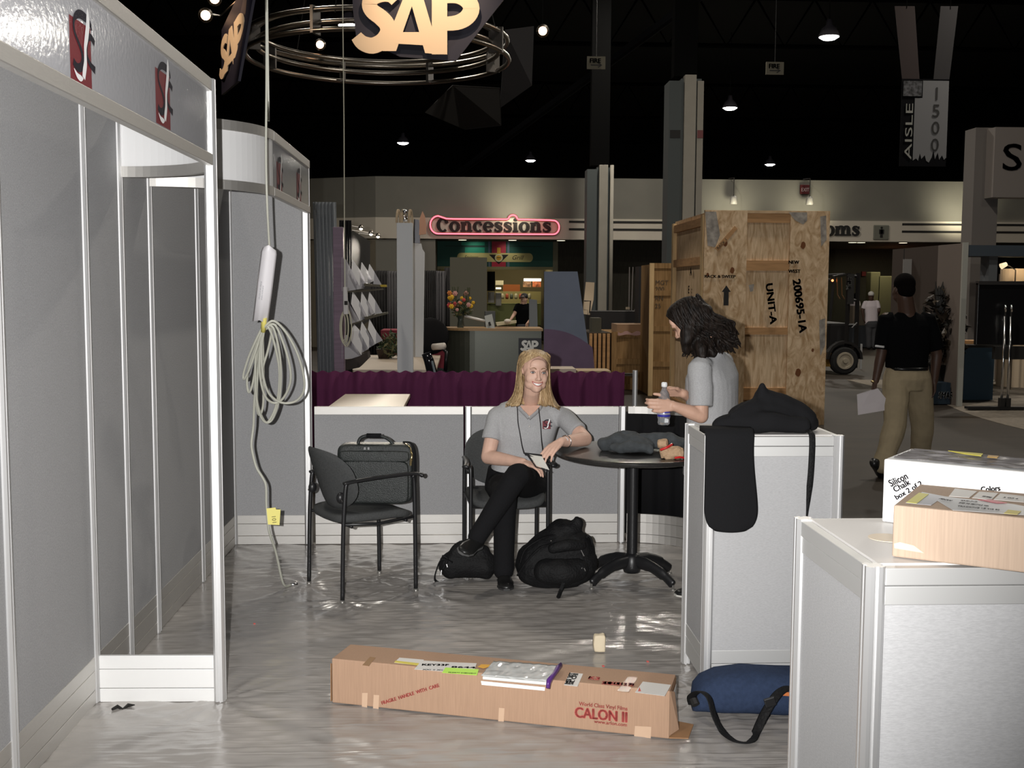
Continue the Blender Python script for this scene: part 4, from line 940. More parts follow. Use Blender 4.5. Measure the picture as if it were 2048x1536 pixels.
# ================================================================== RIGHT-HAND BACKGROUND
EDG = mat('pale_booth_carpet', (.17, .145, .115), .9, var=.2, nscale=14)
pl = [(1800, 786), (1845, 791), (1880, 803), (1920, 822), (1960, 836), (2010, 850), (2060, 862), (2400, 900)]
P = [atz(x, y, -.003) for x, y in pl]; P += [V((14, 20, -.003)), V((7.1, 20, -.003))]
tag(MB().prism(P, (0, 0, .004)).build('booth_carpet', EDG), 'pale carpet of the far right booth with a curved front edge', 'carpet')
t = thing('partition', 'tall pale partition seen edge-on at the booth with a dark blue plinth', 'partition', (7.15, 16.5, 0))
MB().box((7.10, 15.44, .0), (7.16, 16.25, 2.32)).build('panel', mat('partition_cream', (.15, .122, .105), .8), t)
MB().box((7.10, 16.25, .0), (7.16, 18.0, 2.32)).build('panel', mat('partition_brown', (.042, .028, .021), .8), t)
MB().box((7.09, 15.40, -.004), (7.165, 15.44, 2.33)).build('edge_post', mat('edge_grey', (.33, .33, .30), .6), t)
t = thing('plinth', 'low dark blue plinth with white lettering at the foot of the partition', 'plinth', (6.85, 15.9, 0))
MB().box((6.50, 15.6, .01), (7.075, 16.5, .32)).build('body', mat('plinth_blue', (.010, .022, .036), .6), t)
a = at(1876, 797, 15.59); text('lettering', 'SMART', .10, (a.x, 15.592, a.z), (1, 0, 0), (0, 0, 1), mat('plinth_letters', (.45, .45, .45), .6), t, bold=.004, ext=.002, shear=.1, sx=.62)
t = thing('potted_plant', 'dark glossy plant towering beside the pale partition', 'plant', (6.9, 16.1, .32))
LD = [mat('leaf_black', (.008, .007, .005), .5), mat('leaf_brown', (.02, .014, .01), .5), mat('leaf_glint', (.05, .038, .026), .35)]
pc = at(1888, 660, 16)
mb = foliage((pc.x-.03, 16, 1.05), .36, 560, LD[:2]+LD[:2]+LD[2:], .09, 9, 1.75)
for i in range(9): 
    x = pc.x+.1*math.sin(i*2)-.03; mb.tube([(x, 16, 1.2), (x+.05*math.sin(i), 16, 1.55+.05*(i % 4)), (x+.07*math.sin(i), 16, 1.72+.03*(i % 3))], [.03, .03, .004], 5)
mb.build('foliage', [LD[0], LD[1], LD[0], LD[1], LD[2]], t)
MB().lathe([(.12, .32), (.17, .55), (.15, .56)], (pc.x-.03, 16, 0), 16).build('pot', DARK, t)
t = thing('hanging_banner', 'small pale banner with dark figures behind the walking man', 'banner', at(1822, 585, 17.2))
a, b = at(1807, 518, 17.2), at(1836, 582, 17.2)
MB().box((a.x, 17.2, b.z), (b.x, 17.22, a.z)).build('cloth', mat('banner_pale', (.22, .21, .20), .8), t)
mb = MB()
for x, z0, h_ in ((.18, 0, .30), (.35, 0, .22), (.55, .0, .34), (.75, .0, .55)): mb.box((a.x+(b.x-a.x)*x, 17.19, b.z+z0), (a.x+(b.x-a.x)*(x+.12), 17.2, b.z+h_*(a.z-b.z)))
mb.build('print', mat('banner_print', (.02, .02, .02), .8), t)
MB().box((a.x, 17.19, a.z), (a.x+.01, 17.2, 2.3)).build('hanger', INK, t)
CRM = mat('cream_panels', (.13, .115, .06), .8)
t = thing('tall_cabinet', 'pale olive double-door cabinet behind the distant man in a cap', 'cabinet', (11.5, 34, 0))
for x0, x1, y0 in ((1742, 1756, 544), (1757, 1791, 552)):
    a, b = at(x0, y0, 34), at(x1, 700, 34); MB().box((a.x, 34, .0), (b.x, 34.4, a.z)).build('door_panel', CRM, t, bevel=.02)
tag(MB().ball(at(1789, 545, 34.15), .075, 10, 7).tube([at(1789, 546, 34.15), at(1789, 553, 34.15)], .02, 6).build('red_lamp', emit('red_lamp_glow', (1, .25, .15), 9), smooth=True), 'small glowing red lamp above the walking man', 'lamp')
bxx('exit_sign', 'tiny dim red sign on the wall left of the walking man', 'exit sign', 35.9, 1724, 543, 1732, 552, .1, mat('exit_red2', (.16, .01, .01), .6))
bxx('carton', 'grey brown carton on the dark stand near the forklift', 'carton', 31, 1705, 612, 1750, 650.5, .5, mat('carton_grey', (.12, .095, .07), .8))
bxx('draped_stand', 'dark blue grey stand under the grey brown carton', 'stand', 31, 1704, 651, 1768, 694.5, .6, mat('stand_navy', (.035, .038, .045), .8))
bxx('white_post', 'thin white post at the foot of the dark stand', 'post', 22.6, 1721, 688, 1725, 738, .05, mat('post_white', (.40, .40, .40), .6))

# booth tower with big letters
t = thing('booth_tower', 'tall grey booth tower with a big black lettered header at the right frame edge', 'booth tower', (8.2, 18.6, 0))
a, b = at(1952, 255, 18.6), at(1992, 490, 18.6)
MB().box((a.x, 18.6, 0), (b.x, 19.0, a.z)).build('pillar', mat('tower_grey', (.16, .145, .135), .8), t)
c, d = at(1991, 254, 18.3), at(2050, 395, 18.3)
MB().box((c.x, 18.3, d.z), (c.x+3.2, 18.6, c.z)).build('header', mat('header_white', (.22, .195, .18), .8), t)
e = at(2001, 340, 18.29); text('lettering', 'SMART', at(2001, 285, 18.29).z-e.z, (e.x, 18.29, e.z), (1, 0, 0), (0, 0, 1), INK, t, bold=.004, ext=.004, sx=1.3)
t = thing('booth_header', 'blue grey header beam on posts over the far right booth', 'header beam', (9, 17.5, 0))
a, b = at(1925, 490, 17.5), at(1925, 512, 17.5)
BB = mat('beam_blue', (.045, .060, .078), .7)
MB().box((a.x, 17.5, b.z), (a.x+4, 18.1, a.z)).build('beam', BB, t)
for x in (8.54, 11.5): MB().box((x, 17.6, -.004), (x+.14, 17.9, b.z)).build('post', mat('post_greyblue', (.10, .11, .12), .7), t)
t = thing('booth_back_wall', 'beige back wall panels behind the blue counter', 'wall panel', (9.5, 19.5, 0))
MB().box((8.6, 19.5, 0), (9.0, 19.6, 2.05)).build('panel', mat('beige_wall', (.20, .15, .11), .8), t)
MB().box((9.0, 19.48, 0), (9.55, 19.6, 2.14)).build('panel', mat('beige_wall2', (.26, .205, .155), .8), t)
MB().box((9.7, 19.5, 0), (13, 19.6, 1.95)).build('panel', mat('beige_wall', (.2, .15, .11)), t)
a = at(1928, 528, 19.3); MB().box((a.x-.05, 19.3, a.z-.10), (a.x+.14, 19.48, a.z+.06)).build('screen', INK, t)
t = thing('arm_lamp', 'desk-type arm lamp glowing over the round lit display', 'lamp', at(2030, 538, 18))
MB().tube([at(2031, 540, 18), at(2020, 533, 18), at(2011, 530, 18)], .008, 6).build('arm', STEEL, t)
MB().tube([at(2002, 533, 18), at(2013, 528, 18)], [.05, .035], 10).build('shade', emit('warm_shade', (1, .75, .45), 1.1), t)
MB().tube([at(2031, 540, 18), V((at(2031, 540, 18).x, 18, .0))], .012, 6).build('pole', STEEL, t)
t = thing('round_display', 'bright cream round display lit by the arm lamp', 'display', (10, 18.4, 0))
a = at(2024, 537, 18.4); MB().lathe([(.35, 0), (.35, a.z)], (a.x+.34, 18.7, 0), 28).build('drum', mat('drum_cream', (.62, .50, .36), .7), t, smooth=False)
lamp('booth_lamp_light', 'SPOT', at(2012, 520, 17.9), 25, (1, .75, .45), .05, (a.x+.4, 18.7, 1.6), 1.6, .8)
BLC = mat('counter_blue', (.030, .060, .090), .7)
t = thing('blue_counter', 'dark blue counter with a black top behind the black screen stand', 'counter', (7.7, 16.3, 0))
MB().box((7.44, 16.2, .01), (8.0, 16.9, .80)).build('body', BLC, t); MB().box((7.42, 16.17, .80), (8.25, 16.95, .84)).build('counter_top', INK, t)
t = thing('lit_shelf', 'small warmly lit shelf unit on the dark blue counter', 'shelf', (7.7, 16.6, .84))
WS = mat('shelf_wood', (.45, .28, .14), .6)
MB().box((7.46, 16.5, .84), (7.95, 16.8, .89)).build('board', WS, t); MB().box((7.46, 16.6, 1.28), (7.72, 16.8, 1.31)).build('board', WS, t)
MB().prism([(7.48, 16.55, .89), (7.55, 16.55, .89), (7.72, 16.75, 1.28), (7.65, 16.75, 1.28)], (0, .03, 0)).build('support', mat('support_grey', (.2, .16, .12), .6), t)
lamp('shelf_light', 'POINT', (7.65, 16.4, 1.2), 2.0, (1, .65, .32), .03)
t = thing('screen_stand', 'black flat screen on twin chrome poles at the far right', 'screen', (7.6, 15, 0))
a, b = at(1957, 565, 15), at(1957, 690, 15)
MB().box((a.x, 15, b.z), (a.x+1.4, 15.08, a.z)).build('screen', mat('screen_black', (.006, .006, .007), .3), t, bevel=.01)
MB().box((a.x, 14.98, a.z-.03), (a.x+1.4, 15.09, a.z+.02)).build('frame', mat('frame_dark', (.03, .028, .028), .4), t)
MB().box((7.42, 15, .70), (7.95, 15.1, .88)).build('component_box', INK, t)
for x in (2010, 2022):
    p = at(x, 640, 14.9); mb = MB().tube([(p.x, 14.9, .02), (p.x, 14.9, 1.30)], .018, 12); mb.build('pole', CHROME, t, smooth=True)
    MB().tube([(p.x, 14.9, 1.36), (p.x, 14.9, 1.46)], .018, 12).build('pole_cap', CHROME, t, smooth=True)
    MB().tube([(p.x, 14.9, 1.29), (p.x, 14.9, 1.37)], .014, 8).build('collar', INK, t)
    MB().box((p.x-.03, 14.86, .01), (p.x+.03, 14.94, .17)).build('foot_socket', INK, t)
MB().box((7.0, 14.85, .015), (8.6, 14.98, .05)).build('base', BLACKP, t)

# forklift
FK = mat('forklift_black', (.010, .009, .009), .5); FY = mat('forklift_ochre', (.22, .12, .02), .6)
t = thing('forklift', 'dark forklift parked beyond the crate, its wheel and mast showing', 'forklift', (7.2, 21.8, 0))
def XY(x, y, Y=21.4): return at(x, y, Y)
MB().box((XY(1640, 700).x, 21.5, .25), (XY(1702, 700).x, 22.6, 1.0)).build('body', FK, t, bevel=.05)
mb = MB()
for x in (1694, 1713): mb.tube([V((XY(x, 600).x, 21.35, .12)), V((XY(x, 600).x, 21.35, 1.98))], .045, 4)
for y in (552, 600, 650, 690): mb.tube([XY(1694, y, 21.35), XY(1713, y, 21.35)], .03, 4)
mb.build('mast', FK, t)
MB().box((XY(1692, 580).x, 21.28, XY(1692, 608).z), (XY(1704, 580).x, 21.31, XY(1692, 548).z)).build('mast_plate', INK, t)
a = XY(1702, 580, 21.27); text('lettering', 'Yale', .10, a, (0, 0, 1), (-1, 0, 0), mat('yale_white', (.45, .45, .43), .6), t, bold=.004, ext=.002)
mb = MB().tube([XY(1660, 640), XY(1668, 552), XY(1690, 549)], .03, 6); mb.tube([V(XY(1650, 552))+V((0, 1.2, 0)), V(XY(1690, 549))+V((0, 1.2, 0))], .03, 6); mb.tube([XY(1662, 560), XY(1662, 560)+V((0, 1.2, 0))], .03, 6); mb.tube([XY(1690, 549), XY(1690, 549)+V((0, 1.2, 0))], .03, 6)
mb.build('overhead_guard', FK, t)
wc = XY(1690, 722, 21.2); MR = Matrix.Rotation(PI/2, 3, 'X')
w_ = MB().lathe([(.24, -.1), (.275, -.07), (.275, .07), (.24, .1)], (wc.x, 21.3, .272), 28, 0, MR).build('wheel', mat('tyre', (.012, .012, .012), .8), t, smooth=False)
MB().lathe([(.17, -.01), (.165, .012), (.13, .012), (.12, -.005), (.05, .0), (.045, .03), (.0, .03)], (wc.x, 21.19, .272), 24, 0, MR).build('rim', mat('rim_cream', (.33, .29, .22), .6), w_, smooth=False)
MB().prism([V((wc.x+.36*math.cos(a), 21.2, .3+.36*math.sin(a))) for a in [q*PI/8 for q in range(9)]]+[V((wc.x+.31*math.cos(a), 21.2, .3+.31*math.sin(a))) for a in [q*PI/8 for q in range(8, -1, -1)]], (0, .2, 0)).build('mudguard', FK, t)
MB().box((XY(1655, 720).x-.1, 21.3, .15), (XY(1668, 720).x, 21.5, .42)).build('step', FY, t)
MB().ball(XY(1665, 561, 21.3), .025, 8, 6).build('tail_lamp', emit('tail_glow', (1, .3, .1), 3), t)
for i, x in enumerate((1674, 1683)): MB().tube([XY(x, 555, 21.3), XY(x+1, 590, 21.28), XY(x+6, 598, 21.28)], .012, 6).build('hose', mat('hose_copper', (.3, .16, .08), .25, .7), t)
MB().tube([XY(1704, 655, 21.2), XY(1714, 645, 21.2)], .01, 5).build('lever', mat('lever_grey', (.3, .3, .3), .4), t)
# ================================================================== FOREGROUND FURNITURE AND PROPS
def crumple(mb, amp, fr, seed=0., k0=0):
    for i in range(k0, len(mb.v)):
        p = V(mb.v[i]); mb.v[i] = tuple(p+noise.noise_vector(p*fr+V((seed, seed*.7, 0)))*amp)
    return mb
def sbox(c, r, e=.35, n=28, k=16, M=None):
    """rounded block (superellipsoid)"""
    mb = MB(); c = V(c); pw = lambda a: math.copysign(abs(a)**e, a); vs = []; fs = []
    for i in range(k+1):
        t = -PI/2+PI*i/k
        for j in range(n):
            a = 2*PI*j/n; q = V((r[0]*pw(math.cos(t))*pw(math.cos(a)), r[1]*pw(math.cos(t))*pw(math.sin(a)), r[2]*pw(math.sin(t))))
            vs.append((M @ q if M is not None else q)+c)
    for i in range(k):
        for j in range(n): fs.append((i*n+j, i*n+(j+1) % n, (i+1)*n+(j+1) % n, (i+1)*n+j))
    mb.add(vs, fs); return mb
def onp(x, y, P0, N):
    r = ray(x, y); N = V(N); return CAM+r*((V(P0)-CAM).dot(N)/r.dot(N))

# ---- chairs
def make_chair():
    t = thing('guest_chair', 'charcoal guest chair facing away to the right with a briefcase on its seat', 'chair', (0, 0, 0), 'charcoal guest chairs with black tube frames')
    w_ = .222
    s_ = sbox((0, 0, .438), (.225, .225, .030), .45, 36, 12)
    for i, p in enumerate(s_.v): s_.v[i] = (p[0], p[1], p[2]-.02*max(0, (p[1]-.12)/.1)*1.0+.012*(p[0]/.22)**2)
    s_.build('seat', GREYUP, t, smooth=True)
    # oval back, wrapped gently round the sitter
    mb = MB(); vs = []; fs = []; n = 40; rr = [0, .3, .55, .75, .88, .96, 1.0]
    def bp(a, r, side):
        x = .228*r*math.copysign(abs(math.cos(a))**.85, math.cos(a)); z = .168*r*math.copysign(abs(math.sin(a))**.80, math.sin(a))
        th = .019*(1-r**6)**.5 if r < 1 else 0
        z += .012*(x/.22)**2; y = -.222+.085*(x/.22)**2-.10*z/.3+side*th
        return V((x, y, .642+z))
    for side in (-1, 1):
        k0 = len(mb.v); vs = [bp(0, 0, side)]+[bp(2*PI*j/n, r, side) for r in rr[1:] for j in range(n)]; fs = []
        for j in range(n): fs.append((0, 1+j, 1+(j+1) % n))
        for i in range(len(rr)-2):
            for j in range(n): fs.append((1+i*n+j, 1+(i+1)*n+j, 1+(i+1)*n+(j+1) % n, 1+i*n+(j+1) % n))
        mb.add(vs, fs)
    mb.build('backrest', GREYUP, t, smooth=True)
    for s in (-1, 1):
        x = s*w_
        MB().tube(catmull([(x, .217, .012), (x, .213, .40), (x, .208, .615), (x+s*.004, .195, .648)], 6), .0115, 10).build('leg', BLACKP, t, smooth=True)
        MB().tube(catmull([(x, -.217, .012), (x, -.208, .40), (x, -.195, .60), (x, -.185, .642)], 6), .0115, 10).build('leg', BLACKP, t, smooth=True)
        MB().tube(catmull([(x, -.205, .640), (x+s*.006, -.1, .652), (x+s*.012, .08, .660), (x+s*.022, .20, .662), (x+s*.034, .248, .648)], 6), [.013, .014]+[.016]*20+[.022, .02, .012], 12, flat=.62, up=(1, 0, 0)).build('armrest', BLACKP, t, smooth=True)
        MB().tube([(x, -.212, .425), (x*.94, 0, .405), (x, .215, .425)], .009, 8).build('seat_rail', BLACKP, t, smooth=True)
        for y in (-.217, .217): MB().lathe([(.013, .0), (.015, .004), (.012, .02)], (x, y, .006), 12).build('foot_cap', mat('foot_cap', (.25, .24, .22), .3, .5), t, smooth=True)
        MB().ball((s*.185, -.205, .56), (.02, .024, .03)).build('back_knob', BLACKP, t, smooth=True)
        MB().tube([(x, -.21, .54), (s*.18, -.205, .56)], .008, 8).build('back_bracket', BLACKP, t)
    MB().tube([(-w_, -.16, .408), (w_, -.16, .408)], .009, 8).build('cross_bar', BLACKP, t, smooth=True)
    MB().tube([(-w_, .16, .408), (w_, .16, .408)], .009, 8).build('cross_bar', BLACKP, t, smooth=True)
    return t
chair = make_chair(); chair.location = (-.546, 5.985, 0); chair.rotation_euler = (0, 0, math.radians(-59.5))
ch2 = copy_tree(chair, None, 'charcoal guest chair facing the camera with the blonde woman sitting on it')
ch2.location = (.257, 6.41, 0); ch2.rotation_euler = (0, 0, math.radians(184.9))

# ---- round table
tc = V((.964, 6.09, 0))
TT = mat('black_table_top', (.022, .021, .020), .28, var=.2, nscale=80)
t = thing('round_table', 'black round pedestal table beside the seated woman', 'table', tc)
MB().lathe([(.425, .722), (.438, .728), (.440, .742), (.434, .750), (.42, .752)], tc, 64).build('table_top', TT, t, smooth=False, bevel=.001)
MB().lathe([(.030, .10), (.030, .70), (.10, .712), (.10, .722)], tc, 24).build('pole', BLACKP, t, smooth=False)
MB().lathe([(.045, .06), (.055, .09), (.045, .15), (.03, .17)], tc, 20).build('hub', BLACKP, t, smooth=True)
for dx, dy in ((-.246, -.156), (.198, -.2), (.246, .156), (-.198, .2)):
    d = V((dx, dy, 0)).normalized(); L_ = V((dx, dy, 0)).length
    mb = MB().tube(catmull([tc+d*.02+V((0, 0, .125)), tc+d*L_*.45+V((0, 0, .115)), tc+d*L_*.8+V((0, 0, .075)), tc+d*L_*1.0+V((0, 0, .035))], 6), [.038]*6+[.034]*6+[.027]*6+[.020], 10, flat=.62, up=(0, 0, 1))
    mb.build('leg', BLACKP, t, smooth=True)
    MB().lathe([(.014, .0), (.016, .006), (.006, .01), (.006, .03)], tc+d*L_*1.0+V((0, 0, .006)), 12).build('glide', mat('foot_cap', (.25, .24, .22)), t, smooth=True)

# ---- briefcase on the chair
BRL = mat('briefcase_leather', (.016, .019, .018), .42, bump=.35, bscale=220, var=.2, nscale=30)
bc = V((-.470, 6.065, .475)); Mz = Matrix.Rotation(math.radians(-4), 3, 'Z')
t = thing('briefcase', 'soft black laptop briefcase standing upright on the left chair', 'briefcase', bc)
sbox(bc+V((0, 0, .163)), (.208, .062, .163), .22, 44, 20, Mz).build('body', BRL, t, smooth=True)
fr = bc+Mz @ V((0, -.064, .12)); sbox(fr, (.188, .020, .118), .25, 40, 16, Mz).build('front_pocket', BRL, t, smooth=True)
sbox(bc+Mz @ V((0, -.066, .262)), (.192, .016, .030), .3, 36, 12, Mz).build('front_flap', BRL, t, smooth=True)
MB().tube(catmull([bc+Mz @ V(p) for p in ((-.098, -.01, .318), (-.085, -.01, .352), (-.045, -.01, .368), (.03, -.01, .366), (.075, -.01, .345), (.10, -.01, .316))], 6), .0095, 10).build('handle', BRL, t, smooth=True)
MB().tube([bc+Mz @ V((-.05, -.01, .368)), bc+Mz @ V((.03, -.01, .368))], .013, 10).build('handle_grip', BLACKF, t, smooth=True)
MB().tube([bc+Mz @ V(p) for p in ((-.19, -.035, .306), (0, -.04, .318), (.18, -.035, .312))], .004, 6).build('zipper', mat('zip_metal', (.10, .10, .09), .4, .8), t)
for x in (-.055, -.035): MB().box(tuple(bc+V((x-.006, -.066, .298))), tuple(bc+V((x+.004, -.058, .312)))).build('zip_pull', CHROME, t)
MB().tube([bc+Mz @ V(p) for p in ((.165, -.02, .325), (.19, -.045, .31), (.205, -.055, .27), (.205, -.075, .24))], .006, 8).build('strap_ring', BRASS, t, smooth=True)
MB().tube([bc+Mz @ V(p) for p in ((.202, -.078, .255), (.200, -.080, .215))], .007, 8).build('clip', BRASS, t)
MB().tube(catmull([bc+Mz @ V(p) for p in ((.15, .02, .33), (.195, -.0, .325), (.217, -.03, .27), (.218, -.03, .12), (.212, -.03, .02))], 5), .012, 8, flat=.4, up=(0, 1, 0)).build('shoulder_strap', BLACKF, t, smooth=True)

# ---- hanging power cable
CB = mat('cable_grey', (.42, .42, .36), .45)
YC = 5.75
def cz(x, y, o=0): return at(x, y, 5.20+.55*min(1, max(0, (y-420)/420))+o)
t = thing('hanging_cable', 'thick grey cable hanging from above with a big coil in front of the wall', 'cable', cz(530, 650))
MB().tube(catmull([V((cz(533, 0).x, 5.2, 12)), cz(533, -60), cz(533, 0), cz(533, 160), cz(532, 300), cz(534, 400), cz(538, 480), cz(540, 505)], 5), .0054, 8).build('cord', CB, t, smooth=True)
# folded cardboard sleeve
TB = mat('sleeve_white', (.72, .70, .72), .45); A = cz(539, 498); B_ = cz(521, 643)
ax_ = (B_-A).normalized(); sd = ax_.cross(V((0, 1, 0))).normalized()*-1
mb = MB(); n = 9; vs = []
for k_, (P, w_) in enumerate(((A, .031), (A.lerp(B_, .05), .036), (A.lerp(B_, .5), .037), (B_, .038))):
    for j in range(n):
        u = -1+2*j/(n-1); vs.append(P+sd*w_*u+V((0, -.030*(1-abs(u)**1.6), 0)) + (ax_*(-.02*(1-abs(u))) if k_ == 0 else (ax_*(.018*(abs(u-.0)-.5)) if k_ == 3 else V((0, 0, 0)))))
mb.add(vs, [(k_*n+j, k_*n+j+1, (k_+1)*n+j+1, (k_+1)*n+j) for k_ in range(3) for j in range(n-1)])
sl = mb.build('sleeve', TB, t, smooth=True, solid=.003)
pa = A.lerp(B_, .35)+V((0, -.0335, 0))
for dx, s_, h in ((-.018, 'CAUTION DO NOT REMOVE', .007), (-.005, 'PROPERTY OF ELECTRICAL', .006)):
    text('print', s_, h, pa+sd*dx*-1+ax_*.14+V((0, .002 if abs(dx) < .01 else .006, 0)), -ax_, sd*-1, mat('print_grey', (.32, .32, .34), .6), sl, ext=.0004, sx=.8)
MB().tube([cz(529, 634, -.01), cz(526, 662, -.01)], .018, 10, flat=.7).build('yellow_tape', mat('tape_yellow', (.62, .55, .14), .6), t, smooth=True)
loops = [[(531,652),(548,642),(572,665),(594,705),(607,750),(607,783),(590,803),(562,805),(538,787),(526,750),(523,700),(528,662)],
 [(532,655),(550,650),(568,690),(580,735),(580,768),(566,797),(548,806),(530,792),(520,750),(520,700),(526,665)],
 [(530,655),(546,655),(558,700),(562,750),(558,800),(545,838),(530,844),(517,820),(511,770),(512,710),(522,668)],
 [(529,655),(540,660),(553,705),(559,750),(554,805),(538,842),(526,838),(514,800),(516,740),(521,690)],
 [(525,655),(512,680),(497,715),(487,748),(489,758),(500,735),(512,700),(522,668)],
 [(525,658),(511,695),(498,735),(494,765),(498,785),(506,765),(513,720),(522,672)],
 [(528,660),(543,660),(536,700),(527,730),(522,760),(520,720),(524,680)],
 [(524,660),(515,710),(510,760),(511,800),(518,830),(526,812),(527,760),(526,700)]]
rnd = random.Random(2)
for i, L_ in enumerate(loops):
    MB().tube(catmull([cz(x, y, .012*math.sin(j*1.3+i)+.006*(i-4)) for j, (x, y) in enumerate(L_)], 5, True), .0062, 8, closed=True).build('loop', CB, t, smooth=True)
Lp = catmull([cz(524, 660), cz(516, 740), cz(509, 800), cz(507, 850), cz(503, 885), cz(505, 905), cz(513, 935), cz(525, 955), cz(532, 972), cz(533, 1010), cz(538, 1060), atz(552, 1105, .22).lerp(cz(552, 1105), .6), V((-.965, 5.93, .05)), V((-.938, 6.02, .018))], 6)
MB().tube(Lp, .0068, 8).build('cable_tail', CB, t, smooth=True)
MB().tube([V((-.938, 6.02, .02)), V((-.92, 6.035, .016)), V((-.905, 6.04, .014))], .010, 8).build('connector', CHROME, t, smooth=True)
tg = MB().prism([cz(533, 1017, -.012), cz(551, 1015, -.012), cz(552, 1019, -.012), cz(561, 1019, -.012), cz(559, 1050, -.012), cz(536, 1049, -.012)], (0, .003, 0)).build('yellow_tag', mat('tag_yellow', (.80, .72, .22), .7), t)
text('writing', '101', .022, cz(543, 1031, -.0135), (.12, 0, -1), (1, 0, .12), mat('tag_ink', (.12, .11, .03), .7), tg, ext=.0004)

# ---- long carton on the floor
CARD = mat('cardboard_brown', (.35, .225, .15), .8, var=.07, nscale=9, st=(30, 30, 1), spec=.2); CARDD = mat('cardboard_inner', (.28, .15, .07), .85, var=.1, nscale=8)
O = V((-.512, 4.285, .012)); Uv = (V((.762, 3.885, .012))-O); LEN = Uv.length; U = Uv.normalized(); Wd = V((-U.y, U.x, 0)); H_ = .18; D_ = .185
t = thing('long_carton', 'long brown cardboard carton lying on the plastic sheet', 'carton', O+U*LEN/2)
mb = MB().obox(O+U*LEN/2+Wd*D_/2+V((0, 0, H_/2)), U*LEN/2, Wd*D_/2, V((0, 0, H_/2))); mb.build('body', CARD, t, bevel=.004)
def ontop(x, y, e=.001): return atz(x, y, O.z+H_)+V((0, 0, e))
def onfront(x, y, e=.001): return onp(x, y, O, Wd)-Wd*e
def zb(x, y): return (640+x/2.695, 1240+y/2.695)
def dec(name, pts, M, fn=ontop, e=.001, th=.0008):
    P = [fn(*zb(x, y), e) for x, y in pts]; n_ = V((0, 0, 1)) if fn is ontop else -Wd
    return MB().prism(P, n_*th).build(name, M, t)
LW = mat('label_white', (.62, .60, .57), .6)
dec('shipping_label', [(400,232),(428,205),(560,216),(540,247)], LW); dec('yellow_label', [(400,232),(408,222),(548,238),(540,249)], mat('label_yellow', (.60, .50, .08), .6), e=.002)
dec('shipping_label', [(508,270),(548,222),(700,232),(682,282)], LW, e=.0025); dec('shipping_label', [(682,262),(700,232),(845,238),(832,275)], LW, e=.003)
dec('green_label', [(658,290),(676,262),(856,272),(846,304)], mat('label_green', (.48, .80, .10), .6), e=.004)
dec('orange_sticker', [(850,258),(870,245),(918,247),(920,256),(880,266)], mat('label_orange', (.65, .33, .03), .6), e=.004)
dec('address_label', [(1315,352),(1345,286),(1418,292),(1388,360)], LW); dec('address_label', [(1698,392),(1740,334),(1892,352),(1858,412)], LW)
dec('tape_strip', [(1600,385),(1660,308),(1712,312),(1662,392)], mat('tape_brown', (.30, .17, .08), .25))
dec('tape_strip', [(228,245),(270,200),(300,205),(262,250)], mat('tape_brown', (.30, .17, .08), .25))
def twrite(s_, x, y, x2, y2, h, M, fn=ontop, upv=None, b=.0, wide=True, e=.004):
    a = fn(*zb(x, y), e); c = fn(*zb(x2, y2), e); upv = upv or (Wd if fn is ontop else V((0, 0, 1)))
    return text('print', s_, h, a, c-a, upv, M, t, bold=b, ext=.0004, wide=(c-a).length if wide else None)
twrite('KEY33F', 545, 250, 690, 252, .020, INK, b=.001); twrite('8644', 705, 262, 835, 266, .018, INK, b=.001); twrite('XXI II XII', 552, 275, 660, 278, .012, INK)
twrite('PRIORITY OVERNIGHT', 690, 292, 840, 298, .009, INK, e=.006)
twrite('MSI 30T', 1345, 352, 1372, 292, .020, INK, upv=-U, b=.001); twrite('SIL CHI', 1362, 354, 1392, 296, .018, INK, upv=-U, b=.001)
twrite('K3', 1440, 322, 1500, 328, .03, REDINK, b=.002); twrite('3DIKON 2 70', 1515, 350, 1690, 362, .03, REDINK, b=.002)
dec('red_mark', [(1714,388),(1722,366),(1730,388)], REDINK, e=.003)
twrite('FRAGILE  HANDLE  WITH  CARE', 335, 455, 645, 358, .0135, REDINK, onfront, b=.0008)
twrite('World Class Vinyl Films', 1397, 458, 1658, 486, .015, REDINK, onfront, b=.0004)
twrite('CALON II', 1370, 520, 1655, 549, .040, REDINK, onfront, b=.0026); twrite('www.arlon.com', 1478, 552, 1655, 572, .013, REDINK, onfront, b=.0004)
TP = mat('clear_tape', (.52, .36, .25), .18, spec=.6)
for P in ([(228,392),(258,392),(254,486),(226,480)], [(290,402),(320,404),(316,492),(286,488)], [(965,472),(995,475),(990,575),(960,570)], [(1698,570),(1786,575),(1782,655),(1692,642)]): dec('clear_tape', P, TP, onfront)
# right end: open flaps
E0 = O+U*LEN
MB().prism([E0+U*.002+Wd*.01+V((0, 0, .005)), E0+U*.002+Wd*(D_-.01)+V((0, 0, .005)), E0+U*.002+Wd*(D_-.01)+V((0, 0, H_-.005)), E0+U*.002+Wd*.01+V((0, 0, H_-.005))], U*.001).build('end_panel', CARDD, t)
MB().prism([E0+V((0, 0, .002)), E0+Wd*D_*.9+V((0, 0, .002)), E0+Wd*D_*.75+U*.075+V((0, 0, .006)), E0+U*.068+Wd*.02+V((0, 0, .0))], (0, 0, .004)).build('flap', CARDD, t)
MB().prism([E0+Wd*.006+V((0, 0, .01)), E0+Wd*.006+V((0, 0, H_)), E0+U*.012+Wd*.05+V((0, 0, H_-.02)), E0+U*.03+Wd*.05+V((0, 0, .02))], Wd*.003).build('flap', CARD, t)
MB().prism([E0+U*.006+Wd*.05+V((0, 0, .03)), E0+U*.006+Wd*.15+V((0, 0, .03)), E0+U*.006+Wd*.15+V((0, 0, .155)), E0+U*.006+Wd*.05+V((0, 0, .155))], U*.001).build('side_label', LW, t)
